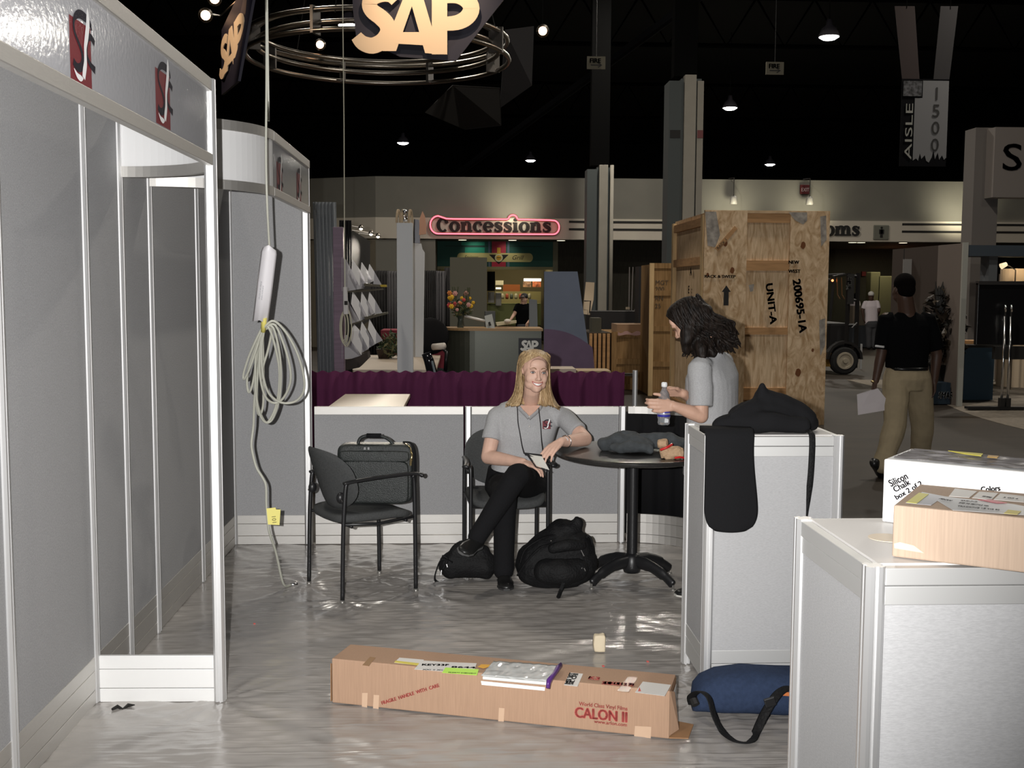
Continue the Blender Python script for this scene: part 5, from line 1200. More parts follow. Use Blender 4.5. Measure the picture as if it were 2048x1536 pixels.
MB().prism([O-U*.003+Wd*.0+V((0, 0, .005)), O-U*.014+Wd*.08+V((0, 0, .0)), O-U*.012+Wd*.1+V((0, 0, .12)), O-U*.002+Wd*.0+V((0, 0, H_-.02))], -U*.003).build('flap', CARDD, t)
# pouch of papers on the carton
t2 = thing('document_pouch', 'clear plastic pouch of white papers with a purple end on the long carton', 'document pouch', ontop(*zb(1080, 310)))
P = [ontop(*zb(x, y), .006) for x, y in ((875,330),(935,250),(1290,274),(1225,362))]
MB().prism(P, (0, 0, .012)).build('papers', mat('pouch_paper', (.62, .62, .60), .35), t2, bevel=.003)
P = [ontop(*zb(x, y), .020) for x, y in ((868,326),(936,247),(1298,272),(1232,358))]
g = MB().grid(lambda u, v: P[0].lerp(P[3], u).lerp(P[1].lerp(P[2], u), v)+V((0, 0, .004*noise.noise(V((u*14, v*6, 1))))), 40, 14)
g.build('film', mat('pouch_film', (.50, .51, .50), .10, spec=.8, var=.12, nscale=25), t2, smooth=True, solid=.001)
MB().prism([onfront(*zb(x, y), .003) for x, y in ((870,326),(1215,360),(1213,378),(874,346))], -Wd*.004).build('paper_edge', mat('paper_edge', (.80, .80, .78), .6), t2)
a, b = ontop(*zb(1297, 272), .020), ontop(*zb(1232, 362), .020)
MB().tube([a, a.lerp(b, .3)+V((0, 0, .004)), a.lerp(b, .6), b, b-Wd*.012-V((0, 0, .02))], [.012, .014, .011, .015, .012], 10, flat=.6).build('purple_end', mat('purple_plastic', (.075, .018, .16), .3), t2, smooth=True)

# ---- small scraps
tag(crumple(sbox((.628, 4.875, .05), (.027, .024, .040), .35, 16, 10), .004, 60).build('foam_block', mat('foam_cream', (.62, .53, .38), .7), smooth=True), 'small cream foam block standing alone on the plastic sheet', 'foam block')
for i, (x, y, l) in enumerate(((1205, 1334, 'tiny red scrap on the sheet between the foam block and the pouch'), (1294, 1325, 'tiny red scrap near the foot of the tall counter'), (507, 1249, 'tiny red scrap on the sheet near the left closet frame'))):
    p = atz(x, y, .012); tag(MB().prism([p, p+V((.010, .002, 0)), p+V((.007, .010, .002)), p+V((-.002, .006, .003))], (0, 0, .003)).build('red_scrap', REDINK), l, 'scrap', 'red scraps on the floor')
mb = MB().tube([atz(x, y, .016) for x, y in ((224, 1418), (236, 1414), (246, 1419), (256, 1411), (270, 1410))], [.006, .012, .007, .011, .003], 6, flat=.5)
tag(crumple(mb, .004, 70).build('black_scrap', INK), 'crumpled black scrap on the floor in front of the kick board', 'scrap')

# ---- blue bag with strap
BB_ = mat('navy_canvas', (.028, .043, .085), .9, bump=.4, bscale=350, var=.12, nscale=60, spec=.15)
t = thing('duffel_bag', 'navy blue canvas bag lying on the floor between the two counters', 'bag', (1.18, 4.15, 0))
mb = MB(); n = 40; secs = [(.0, .40), (.012, .62), (.04, .78), (.10, .92), (.2, 1.0), (.34, 1.0), (.45, .97), (.56, .90), (.62, .8), (.66, .5)]
vs = []
for u, s_ in secs:
    for j in range(n):
        a = 2*PI*j/n; cy = math.copysign(abs(math.cos(a))**.7, math.cos(a)); sz = math.copysign(abs(math.sin(a))**.7, math.sin(a))
        vs.append(V((.905+u, 4.165-.04*u+.115*s_*cy, .014+.082*s_+.082*s_*sz+.004*math.sin(u*14))))
mb.add(vs, [(i*n+j, i*n+(j+1) % n, (i+1)*n+(j+1) % n, (i+1)*n+j) for i in range(len(secs)-1) for j in range(n)]+[tuple(range(n-1, -1, -1)), tuple((len(secs)-1)*n+j for j in range(n))])
crumple(mb, .007, 9).build('body', BB_, t, smooth=True)
sp = [at(1386, 1408, 4.12), at(1384, 1392, 4.08), at(1400, 1383, 4.02), at(1418, 1396, 3.985), at(1428, 1430, 3.96), at(1445, 1462, 3.94), atz(1470, 1482, .020), atz(1500, 1484, .020), at(1512, 1465, 3.93), at(1528, 1430, 3.95), at(1545, 1402, 3.97), at(1560, 1384, 4.0), at(1580, 1375, 4.04), at(1600, 1384, 4.01), at(1614, 1392, 3.99)]
MB().tube(catmull(sp, 5), .019, 8, flat=.16, up=(1, 0, 0)).build('strap', NYLON, t, smooth=True)
MB().tube([at(1386, 1396, 4.10), at(1392, 1410, 4.08)], .016, 8).build('end_clip', INK, t)
MB().obox(at(1540, 1404, 3.955), V((.020, 0, .006)), V((0, .006, 0)), V((-.005, 0, .016))).build('buckle', BLACKP, t, bevel=.003)
a = at(1563, 1383, 4.062); MB().prism([at(1562, 1384, 4.015), at(1600, 1386, 4.015), at(1599, 1394, 4.01), at(1561, 1391, 4.01)], (0, .003, .0)).build('orange_label', mat('label_rust', (.50, .14, .03), .6), t)
MB().tube([at(1380, 1398, 4.12), at(1388, 1392, 4.1)], .010, 6).build('zip_pull', INK, t)

# ---- black wrap over the tall counter
ct = 1.078; yf = 4.288
t = thing('black_wrap', 'black knitted garment heaped on the tall counter with a flap hanging down its front', 'garment', (1.25, 4.4, ct))
def ff(u, v):       # flap: starts on the counter, folds over the edge, hangs
    L = .48*v
    wl = 1407-4*math.sin(v*3); 
    if L < .10: Y = yf+.10-L; z = ct+.018
    else: Y = yf-.012; z = ct+.010-(L-.10)
    k_ = max(0, (v-.80)/.20); rd = (1-k_**2.6)**.5 if k_ < 1 else 0.02
    x0, x1 = .962+.0*v, 1.163+.0*v-.012*math.sin(v*5); xm = (x0+x1)/2
    x = xm+(x0-xm)*(1-2*u)*rd if False else xm+(x1-x0)/2*(2*u-1)*(.55+.45*rd if k_ > 0 else 1)
    z2 = z-(.012*(1-(2*u-1)**2))*(k_ > .5)
    return V((x, Y-.012*math.sin(u*PI), z2))
MB().grid(ff, 22, 40).build('flap', BLACKF, t, smooth=True, solid=.022)
mb = MB()
for P in ([((1.15, 4.47, ct+.05), .055), ((1.26, 4.45, ct+.075), .075), ((1.36, 4.45, ct+.05), .055), ((1.44, 4.46, ct+.03), .033)],
          [((1.05, 4.42, ct+.028), .03), ((1.13, 4.40, ct+.04), .045), ((1.25, 4.37, ct+.045), .045), ((1.38, 4.36, ct+.03), .032)],
          [((1.26, 4.46, ct+.09), .07), ((1.235, 4.45, ct+.145), .040), ((1.225, 4.44, ct+.175), .018)],
          [((1.24, 4.45, ct+.10), .055), ((1.14, 4.40, ct+.085), .028), ((1.095, 4.38, ct+.072), .018)],
          [((1.26, 4.46, ct+.11), .06), ((1.36, 4.45, ct+.085), .05), ((1.42, 4.44, ct+.05), .04)]):
    mb.limb(P, 12)
crumple(mb, .012, 14, 3).build('heap', BLACKF, t, remesh=.008, sm=3)
sp = [(1.385, 4.42, ct+.03), (1.39, 4.32, ct+.012), (1.392, 4.286, ct-.01), (1.390, 4.282, .95), (1.384, 4.282, .85), (1.376, 4.282, .72), (1.374, 4.284, .60), (1.368, 4.286, .50), (1.362, 4.286, .42), (1.368, 4.288, .39)]
n_ = len(catmull(sp, 4)); W_ = [.013]*int(n_*.45)+[.011, .009, .006, .004, .005, .006, .006, .005]; W_ += [.006]*(n_-len(W_)-3)+[.005, .004, .002]
MB().tube(catmull(sp, 4), W_[:n_], 8, flat=.25, up=(1, 0, 0)).build('hanging_strap', NYLON, t, smooth=True)

# ---- cartons on the near counter
def carton(name, label, FL, FR, BL, z0, z1, M, far=.55):
    FL, FR, BL = [V((p.x, p.y, 0)) for p in (FL, FR, BL)]
    u = (FR-FL).normalized(); w_ = V((-u.y, u.x, 0)); d = (BL-FL).dot(w_)
    t = thing(name, label, 'carton', FL+V((0, 0, z0)))
    c = FL+u*far/2+w_*d/2; MB().obox((c.x, c.y, (z0+z1)/2), u*far/2, w_*d/2, V((0, 0, (z1-z0)/2))).build('body', M, t, bevel=.004)
    return t, FL, u, w_, d
z1 = 1.236; WB = mat('white_carton', (.80, .80, .79), .6)
t, FL, u_, w2, d_ = carton('white_carton', 'big white carton with grey film over its top on the nearest counter', atz(1768, 918, z1), atz(2048, 944, z1), atz(1807, 896, z1), 1.078, z1, WB, .5)
def top_(x, y, e=.001): return atz(x, y, z1)+V((0, 0, e))
g = MB().grid(lambda a, b: FL+u_*(.015+.48*a)+w2*(.02+(d_-.03)*b)+V((0, 0, z1+.003+.004*noise.noise(V((a*9, b*14, 2))))), 50, 24)
g.build('film', mat('grey_film', (.30, .285, .29), .16, spec=.8, var=.15, nscale=14, st=(1, 1, 1)), t, smooth=True)
MB().prism([top_(1896, 908, .008), top_(1966, 914, .008), top_(1962, 919, .008), top_(1925, 914, .008)], (0, 0, .001)).build('yellow_tape', mat('tape_bright', (.70, .62, .05), .4), t)
MB().prism([top_(1976, 917, .008), top_(1998, 919, .008), top_(1994, 923, .008), top_(1974, 921, .008)], (0, 0, .001)).build('orange_tape', mat('tape_orange', (.50, .28, .04), .4), t)
def fr_(x, y): return onp(x, y, FL+V((0, 0, z1)), w2)-w2*.0015
MK = mat('marker_ink', (.008, .007, .008), .9, spec=.05)
for s_, (xa, ya), (xb, yb), h in (('Silicon', (1782, 974), (1817, 957), .018), ('Chalk', (1790, 985), (1822, 968), .015), ('box 2 of 2', (1793, 1000), (1846, 970), .013), ('Colors', (1962, 984), (2001, 981), .013)):
    a, b = fr_(xa, ya), fr_(xb, yb); text('writing', s_, h, a, b-a, (0, 0, 1), MK, t, bold=.0006, ext=.0003, wide=(b-a).length)
z1 = 1.192; CARDN = mat('cardboard_pale', (.40, .30, .225), .8, var=.07, nscale=6, st=(40, 40, 1), spec=.2)
t, FL, u_, w2, d_ = carton('brown_carton', 'brown cardboard carton covered with shipping labels, nearest the camera', atz(1787, 1010, z1), atz(2048, 1036, z1), atz(1862, 970, z1), 1.078, z1, CARDN, .42)
KL = mat('label_grey', (.42, .42, .42), .3, spec=.6)
def lab(name, pts, M, e): MB().prism([atz(x, y, z1+e) for x, y in pts], (0, 0, .0006)).build(name, M, t)
q = lambda x, y: (1600+x/4.518, 860+y/4.518)
lab('window_label', [q(*p) for p in ((955,660),(1105,562),(1300,600),(1185,682))], mat('label_grey2', (.36, .36, .38), .3), .001)
lab('yellow_label', [q(*p) for p in ((960,655),(1075,568),(1165,580),(1055,665))], mat('label_olive', (.52, .48, .10), .5), .002)
lab('shipping_label', [q(*p) for p in ((1345,600),(1400,530),(1600,555),(1530,612))], LW, .001); lab('shipping_label', [q(*p) for p in ((1555,615),(1620,558),(1790,572),(1730,632))], LW, .001); lab('shipping_label', [q(*p) for p in ((1750,630),(1810,575),(2024,600),(2024,655))], LW, .001)
lab('document_sleeve', [q(*p) for p in ((1290,600),(1930,672),(2024,690),(2024,770),(1380,725),(1240,640))], KL, .0015)
lab('red_stripe', [q(*p) for p in ((1610,630),(1720,628),(1870,660),(1780,662))], mat('stripe_red', (.42, .06, .08), .4), .003)
lab('gold_label', [q(*p) for p in ((1840,755),(1880,722),(2000,735),(1965,765))], mat('label_gold', (.50, .42, .08), .5), .003)
for i, (x, y, x2, y2) in enumerate(((1250, 622, 1350, 640), (1430, 660, 1700, 690), (1420, 690, 1800, 725), (1450, 640, 1600, 652), (1640, 600, 1720, 612), (1830, 610, 1960, 625))):
    a, b = atz(*q(x, y), z1+.004), atz(*q(x2, y2), z1+.004); text('print', ('FROM', 'SHIP TO SEATTLE WA', 'TRACKING 1Z 442 90', 'GROUND', 'US MAIL', '3 OF 4')[i], .012, a, b-a, w2, INK, t, ext=.0003, wide=(b-a).length)
a = onp(1790, 1085, FL, w2)-w2*.001
mb = MB(); pts = [onp(x, y, FL, w2)-w2*.0012 for x, y in ((1788, 1087), (1800, 1084), (1828, 1091), (1848, 1106), (1830, 1103), (1800, 1098), (1789, 1096))]; mb.add(pts, [tuple(range(7))]); mb.build('torn_corner', mat('torn_card', (.72, .52, .36), .8), t)
tag(MB().lathe([(.045, 0), (.045, .001)], (atz(1776, 1076, 1.077)).to_tuple(), 32).build('round_sticker', mat('sticker_cream', (.70, .60, .47), .6)), 'cream round sticker on the counter top beside the cartons', 'sticker')

# ---- jacket and gift bag on the table
JK = mat('charcoal_fleece', (.050, .056, .060), .9, bump=.4, bscale=200, var=.2, nscale=30)
mb = MB(); zt = .755
for P in ([(.80, 6.10, .03, .035), (.87, 6.06, .05, .05), (.96, 6.02, .05, .05), (1.02, 6.0, .04, .04)], [(.84, 6.0, .02, .025), (.93, 5.95, .03, .035), (1.02, 5.94, .03, .03)], [(.98, 6.1, .04, .045), (1.08, 6.08, .055, .05), (1.18, 6.05, .05, .045), (1.26, 6.08, .03, .03)], [(.83, 6.15, .04, .03), (.92, 6.18, .07, .03), (1.02, 6.16, .04, .035)]):
    mb.limb([((a, b, zt+max(c, r)), r) for a, b, c, r in P], 12)
o = crumple(mb, .018, 16, 5).build('folded_jacket', JK, remesh=.009, sm=2)
tag(o, 'crumpled charcoal jacket lying on the round table', 'jacket')
t = thing('paper_bag', 'small crumpled tan paper bag with red ribbon at the table edge', 'bag', (1.12, 5.80, zt))
g = sbox((1.125, 5.80, zt+.032), (.062, .050, .030), .6, 30, 16); crumple(g, .012, 22, 1); crumple(g, .006, 60, 2)
PB = mat('bag_tan', (.46, .31, .19), .8, bump=.6, bscale=60); g.build('body', PB, t, smooth=False)
g = sbox((1.075, 5.80, zt+.075), (.028, .030, .026), .8, 20, 12); crumple(g, .010, 40, 4).build('gathered_top', PB, t, smooth=False)
MB().tube(catmull([(1.055, 5.755, zt+.05), (1.09, 5.745, zt+.066), (1.12, 5.77, zt+.078)], 4), .007, 6).build('ribbon', mat('ribbon_red', (.55, .02, .02), .4), t, smooth=True)
MB().tube(catmull([(1.13, 5.745, zt+.008), (1.16, 5.748, zt+.012), (1.185, 5.76, zt+.006)], 4), .006, 6).build('ribbon', mat('ribbon_red', (.55, .02, .02), .4), t, smooth=True)

# ---- backpacks
t = thing('backpack', 'bulky black backpack slumped beside the table foot', 'backpack', (.52, 6.0, 0))
mb = MB()
for P in ([((.42, 6.02, .14), .12), ((.52, 6.05, .18), .15), ((.62, 6.02, .20), .13)], [((.40, 5.98, .10), .09), ((.55, 5.96, .11), .105), ((.66, 5.98, .13), .10)], [((.55, 6.05, .27), .10), ((.62, 6.03, .32), .07), ((.645, 6.02, .36), .035)], [((.50, 6.05, .25), .08), ((.44, 6.04, .22), .07)]): mb.limb(P, 14)
crumple(mb, .014, 11, 2); crumple(mb, .007, 34, 5).build('body', NYLON, t, remesh=.008, sm=2)
mb = MB(); mb.limb([((.46, 5.885, .12), .07), ((.56, 5.865, .12), .075), ((.64, 5.885, .13), .06)], 14); crumple(mb, .008, 26, 6).build('front_pocket', NYLON, t, remesh=.010, sm=3)
mb = MB(); mb.limb([((.50, 5.91, .24), .03), ((.58, 5.90, .26), .035), ((.66, 5.93, .25), .03)], 12); mb.build('top_pocket', NYLON, t, remesh=.010, sm=2)
MB().tube(catmull([at(1040, 1125, 5.93), at(1050, 1098, 5.92), at(1075, 1080, 5.93), at(1098, 1072, 5.97), at(1118, 1068, 6.0)], 5), .022, 8, flat=.25, up=(0, 1, 0)).build('shoulder_strap', NYLON, t, smooth=True)
MB().tube(catmull([at(1035, 1150, 5.92), at(1055, 1120, 5.88), at(1080, 1095, 5.88), at(1100, 1088, 5.92)], 5), .012, 8, flat=.4, up=(0, 1, 0)).build('shoulder_strap', NYLON, t, smooth=True)
MB().tube(catmull([at(1168, 1080, 5.98), at(1178, 1072, 5.97), at(1184, 1085, 5.97), at(1180, 1100, 5.98)], 4), .006, 6).build('grab_loop', NYLON, t, smooth=True)
for i, (x, y, x2, y2) in enumerate(((1142, 1098, 1147, 1084), (1150, 1084, 1156, 1092), (1162, 1100, 1168, 1112), (1158, 1148, 1164, 1135), (1168, 1136, 1171, 1142), (1101, 1082, 1103, 1081))):
    Yq = 5.835 if y > 1120 else 5.90; MB().tube([at(x, y, Yq), at(x2, y2, Yq)], .0035, 6).build('zip_pull', CHROME, t)
MB().tube(catmull([at(1128, 1165, 5.80), at(1122, 1180, 5.80), atz(1116, 1196, .014)], 4), .011, 6, flat=.3, up=(1, 0, 0)).build('dangling_strap', NYLON, t)
t = thing('backpack', 'smaller black bag on the floor under the dangling shoe', 'bag', (.05, 6.1, 0))
mb = MB()
for P in ([((-.05, 6.14, .09), .08), ((.04, 6.16, .11), .10), ((.13, 6.14, .09), .08)], [((-.02, 6.12, .17), .05), ((.05, 6.14, .19), .05), ((.12, 6.14, .16), .045)]): mb.limb(P, 14)
crumple(mb, .012, 13, 8); crumple(mb, .006, 36, 3).build('body', NYLON, t, remesh=.010, sm=3)
MB().tube(catmull([at(905, 1125, 6.05), at(884, 1118, 6.05), at(873, 1140, 6.06), at(870, 1160, 6.08), at(885, 1168, 6.08)], 5), .013, 8, flat=.3, up=(0, 1, 0)).build('carry_strap', NYLON, t, smooth=True)
MB().tube(catmull([at(884, 1112, 6.06), at(895, 1118, 6.06), at(885, 1140, 6.06)], 4), .007, 6).build('carry_strap', NYLON, t, smooth=True)
for x, y, x2, y2 in ((882, 1150, 883, 1140), (893, 1128, 895, 1134), (884, 1160, 889, 1158)): MB().tube([at(x, y, 6.02), at(x2, y2, 6.02)], .0045, 6).build('buckle', CHROME, t)
# ================================================================== PEOPLE
def basis(fwd, up=(0, 0, 1)):
    """columns: x = viewer's right when the face looks at the viewer, -y = facing, z = up"""
    f = V(fwd).normalized(); u = V(up); u = (u-f*u.dot(f)).normalized(); y = -f; x = y.cross(u)
    return Matrix((x, y, u)).transposed()
def head_shape(mb, C, R, s=1.):
    T = lambda p: C + R @ (V(p)*s)
    def e(c, r): mb.ball(T(c), tuple(q*s for q in r), 16, 11, M=R)
    e((0, .018, .036), (.073, .090, .083)); e((0, -.030, -.022), (.0625, .056, .080)); e((0, -.050, -.078), (.034, .036, .032)); e((0, -.066, -.092), (.018, .018, .016))
    for q in (-1, 1):
        e((q*.034, -.052, -.030), (.027, .027, .032)); e((q*.029, -.073, .024), (.024, .012, .009)); e((q*.033, -.030, -.062), (.028, .036, .030))
        e((q*.074, .016, -.008), (.008, .018, .030)); e((q*.011, -.094, -.035), (.0085, .009, .007))
    e((0, -.070, .045), (.046, .022, .034))
    mb.limb([(T((0, -.080, .012)), .0075*s), (T((0, -.092, -.012)), .0085*s), (T((0, -.103, -.032)), .011*s)], 10)
    return T
def hand(mb, W, D, N, thumb, curls=(.35, .35, .4, .45), s=1., spread=.006):
    W = V(W); D = V(D).normalized(); N = V(N); N = (N-D*N.dot(D)).normalized(); A = V(thumb); A = (A-D*A.dot(D)-N*A.dot(N)).normalized()
    for i in range(4):
        K = W+D*(.088-.004*i*i*.5)*s+A*(.031-.0205*i)*s
        mb.limb([(W+A*(.014-.009*i)*s, .016*s), (K, .0112*s)], 9)
        p = K; a = 0; d0 = (D+A*(spread*12*(1.5-i)*.12)).normalized()
        for j, L in enumerate(((.042, .047, .044, .034)[i], (.025, .029, .027, .020)[i], .021)):
            a += curls[i] if not isinstance(curls[i], tuple) else curls[i][j]
            d = d0*math.cos(a)+N*math.sin(a); q = p+d*L*s
            mb.limb([(p, (.0092-.0008*j)*s), (q, (.0084-.0008*j)*s)], 9); p = q
    B = W+D*.022*s+A*.020*s; d = (D*.62+A*.70+N*.35).normalized()
    k1 = B+d*.040*s; d2 = (D*.85+A*.35+N*.35).normalized(); k2 = k1+d2*.032*s; k3 = k2+(D*.9+A*.05+N*.4).normalized()*.024*s
    mb.limb([(B, .015*s), (k1, .012*s)], 10); mb.limb([(k1, .0108*s), (k2, .010*s)], 10); mb.limb([(k2, .0098*s), (k3, .0082*s)], 10)
def loft(mb, secs, n=28, e=.85):
    vs = []; fs = []
    pw = lambda a: math.copysign(abs(a)**e, a)
    for c, a, b in secs:
        for j in range(n):
            t_ = 2*PI*j/n; vs.append(V(c)+V(a)*pw(math.cos(t_))+V(b)*pw(math.sin(t_)))
    k = len(secs)
    for i in range(k-1):
        for j in range(n): fs.append((i*n+j, i*n+(j+1) % n, (i+1)*n+(j+1) % n, (i+1)*n+j))
    fs += [tuple(range(n-1, -1, -1)), tuple((k-1)*n+j for j in range(n))]
    mb.add(vs, fs); return mb
def torso(mb, H, S_, across_h, across_s, prof, n=28):
    H = V(H); S_ = V(S_); secs = []
    for t_, hw, d in prof:
        c = H.lerp(S_, t_); a = V(across_h).normalized().lerp(V(across_s).normalized(), min(1, max(0, t_))).normalized()
        up = (S_-H).normalized(); a = (a-up*a.dot(up)).normalized(); f = up.cross(a)
        secs.append((c, a*hw, f*d))
    return loft(mb, secs, n)
def shoe(t, heel, toe, M, up=(0, 0, 1), sole=None, w_=.045, h=.045):
    heel, toe = V(heel), V(toe); d = (toe-heel); L = d.length; d.normalize(); u = V(up); u = (u-d*u.dot(d)).normalized(); x = d.cross(u)
    mb = MB(); loft(mb, [(heel-d*.005+u*h*.6, x*w_*.55, u*h*.6), (heel+d*L*.12+u*h*.72, x*w_*.78, u*h*.78), (heel+d*L*.4+u*h*.62, x*w_*.80, u*h*.66), (heel+d*L*.7+u*h*.46, x*w_*1.0, u*h*.48), (heel+d*L*.9+u*h*.38, x*w_*.85, u*h*.38), (heel+d*L*1.02+u*h*.34, x*w_*.4, u*h*.22)], 20, .8)
    o = mb.build('shoe', M, t, smooth=True)
    if sole:
        mb = MB(); loft(mb, [(heel-d*.008+u*.006, x*w_*.6, u*.008), (heel+d*L*.1+u*.006, x*w_*.85, u*.009), (heel+d*L*.4+u*.006, x*w_*.8, u*.008), (heel+d*L*.72+u*.006, x*w_*1.06, u*.009), (heel+d*L*.92+u*.006, x*w_*.9, u*.008), (heel+d*L*1.04+u*.007, x*w_*.4, u*.006)], 20, .7)
        mb.build('sole', sole, o, smooth=False)
    return o
def body_obj(mb, name, M, label, vox=.0042, sm=5):
    o = mb.build(name, M, None, remesh=vox, sm=sm); return tag(o, label, 'person')
SKIN = mat('skin_fair', (.64, .41, .315), .5, var=.05, nscale=25, spec=.4); SKINL = mat('skin_tan', (.54, .33, .24), .5, var=.05, nscale=25, spec=.4); SKIND = mat('skin_dark', (.07, .038, .026), .5, spec=.4)
POLO = mat('polo_grey', (.38, .38, .385), .95, var=.08, nscale=160, bump=.25, bscale=350, spec=.1)
SLACK = mat('black_slacks', (.009, .009, .010), .9, bump=.25, bscale=120, spec=.15)
LEATH = mat('shoe_leather', (.012, .012, .012), .35)

# ------------------------------------------------------------------ seated blonde woman
C = at(1069, 745, 6.27); R = basis((math.sin(math.radians(11)), -math.cos(math.radians(11)), .03), (math.sin(math.radians(3)), .06, 1))
mb = MB(); T = head_shape(mb, C, R, 1.03)
sR, sL = at(994, 829, 6.41), at(1123, 829, 6.41); neck = at(1060, 806, 6.40); SC = at(1058, 817, 6.42); HC = at(1030, 962, 6.42)
mb.limb([(T((0, .025, -.055)), .050), (T((0, .035, -.10)), .047), (neck+V((0, .01, -.01)), .055), (neck+V((0, 0, -.05)), .07)], 16)
eR, wR = at(976, 914, 6.33), at(1046, 925, 6.10); eL, wL = at(1170, 879, 6.24), at(1122, 884, 6.04)
eL.z = .755+.042; wL.z = max(wL.z, .755+.036)
torso(mb, HC, SC, (1, 0, 0), (1, .0, 0), [(0, .13, .09), (.3, .115, .08), (.7, .14, .09), (.95, .13, .06)])
for s_, e_, w_ in ((sR, eR, wR), (sL, eL, wL)):
    mb.limb([(s_.lerp(e_, .12), .040), (s_.lerp(e_, .5), .045), (e_, .041)], 14); mb.limb([(e_, .042), (e_.lerp(w_, .3), .041), (e_.lerp(w_, .75), .031), (w_, .026)], 14)
hand(mb, wR+(wR-eR).normalized()*.01, (at(1076, 932, 6.03)-wR), V((.25, -.1, -1)), V((.1, -1, .5)), (.35, .4, .45, .5), .9)
hand(mb, wL+(wL-eL).normalized()*.008, (at(1092, 908, 5.97)-wL), V((.3, .5, -.8)), V((-1, .0, .3)), (.22, .25, .28, .35), .95, .012)
hP, hC = at(1000, 972, 6.42), at(1056, 970, 6.42); kP, kC = at(1010, 988, 6.00), at(1034, 952, 5.93); aP, aC = at(1007, 1150, 6.04), at(954, 1074, 5.88)
for a, b, c in ((hP, kP, aP), (hC, kC, aC)): mb.limb([(a, .06), (b, .045), (b.lerp(c, .4), .042), (c, .032)], 12)
wm_ = body_obj(mb, 'person', SKIN, 'smiling blonde woman in grey polo shirt seated cross-legged, one arm on the round table')
# face details
def ring_(pts, r, name, M, parent, n=6, flat=1.): return MB().tube(pts, r, n, flat=flat).build(name, M, parent, smooth=True)
EYEW = mat('eye_white', (.62, .60, .58), .3); IRIS = mat('iris_dark', (.04, .05, .06), .25); BROW = mat('brow_blonde', (.26, .15, .08), .8)
LIP = mat('lip_pink', (.48, .15, .13), .4); TEETH = mat('teeth', (.85, .83, .79), .3); LASH = mat('lash_brown', (.07, .035, .025), .7)
def face(T, par, smile=True, k=1.):
    for q in (-1, 1):
        if smile:
            MB().ball(T((q*.031, -.0765, .002)), (.0120*k, .008, .0052)).build('eye', EYEW, par, smooth=True)
            MB().ball(T((q*.031, -.0832, .002)), (.0056, .003, .0050)).build('iris', IRIS, par, smooth=True)
        ring_(catmull([T((q*.017, -.081, .003)), T((q*.024, -.0865, .0085)), T((q*.033, -.0868, .0098)), T((q*.045, -.078, .004))], 4), .0017, 'upper_eyelid', LASH, par)
        ring_(catmull([T((q*.018, -.081, .001)), T((q*.031, -.0845, -.0048)), T((q*.044, -.078, .001))], 4), .0011, 'lower_eyelid', mat('lid_skin', (.30, .14, .10), .6), par)
        ring_(catmull([T((q*.014, -.086, .021)), T((q*.028, -.0885, .028)), T((q*.047, -.077, .022))], 4), [.0028]*6+[.002]*3, 'eyebrow', BROW, par)
    if smile:
        up_ = [(-.031, -.074, -.046), (-.019, -.0865, -.0525), (0, -.0925, -.055), (.019, -.0865, -.0525), (.031, -.074, -.046)]
        lo_ = [(-.031, -.074, -.046), (-.018, -.084, -.064), (0, -.0895, -.071), (.018, -.084, -.064), (.031, -.074, -.046)]
        U_ = catmull([T(p) for p in up_], 4); L_ = catmull([T(p) for p in lo_], 4); n = len(U_)
        MB().add(U_+L_, [(i, i+1, n+i+1, n+i) for i in range(n-1)]).build('teeth', TEETH, par, smooth=True, solid=.003)
        ring_(U_, [.0012]+[.0027]*(n-2)+[.0012], 'upper_lip', LIP, par); ring_(L_, [.0012]+[.0032]*(n-2)+[.0012], 'lower_lip', LIP, par)
face(T, wm_)
# hair: smooth shell plus strands, parted above the forehead
HB_ = mat('blonde_hair', (.56, .40, .22), .42, nscale=110, st=(1, 1, .06), col2=(.27, .165, .075), detail=5, bump=.5, bscale=90, spec=.5)
def hair_shell(T, M, par, a0, prof, n=70, wav=.0025, fr=34, jag=.010, sd=0., lift=None, down=None):
    """a0: half-angle of the open face side; prof: (z, rx, ry, yc) from crown to tips in head units"""
    mb = MB(); vs = []; m_ = len(prof)
    for k, (z, rx, ry, yc, op) in enumerate(prof):
        for j in range(n+1):
            a = -PI+2*PI*j/n; th = a*(1-op/PI) if op else a      # a = 0 at the back; +-pi at the face
            w_ = wav*math.sin(a*fr+sd+k*.12)*min(1, k/2)+wav*.8*noise.noise(V((a*5+sd, k*.35, sd)))
            x = (rx+w_)*math.sin(th); y = yc+(ry+w_)*math.cos(th); zz = z+(jag*noise.noise(V((a*9, sd, 3))) if k == m_-1 else 0)
            p = T((x, y, zz)); 
            if down: p = down(p, k/(m_-1), a)
            vs.append(p)
    fs = [(k*(n+1)+j, k*(n+1)+j+1, (k+1)*(n+1)+j+1, (k+1)*(n+1)+j) for k in range(m_-1) for j in range(n)]
    mb.add(vs, fs); return mb.build('hair', M, par, smooth=True, solid=.007)
hz = [(.127, .004, .004, .01, .0), (.124, .030, .034, .008, .0), (.114, .052, .062, .008, .0), (.098, .070, .086, .006, .0), (.082, .0785, .096, .010, .45), (.052, .083, .098, .014, 1.0), (.018, .085, .098, .016, 1.25),
      (-.02, .087, .098, .012, 1.15), (-.06, .090, .096, .006, 1.02), (-.10, .097, .094, -.002, .90), (-.13, .108, .096, -.008, .84), (-.155, .122, .100, -.014, .80), (-.176, .138, .106, -.018, .78), (-.186, .150, .110, -.018, .78)]
hr = hair_shell(T, HB_, wm_, .9, hz, 90, .0028, 38, .014, 1.3)
rnd = random.Random(11)
mb = MB()
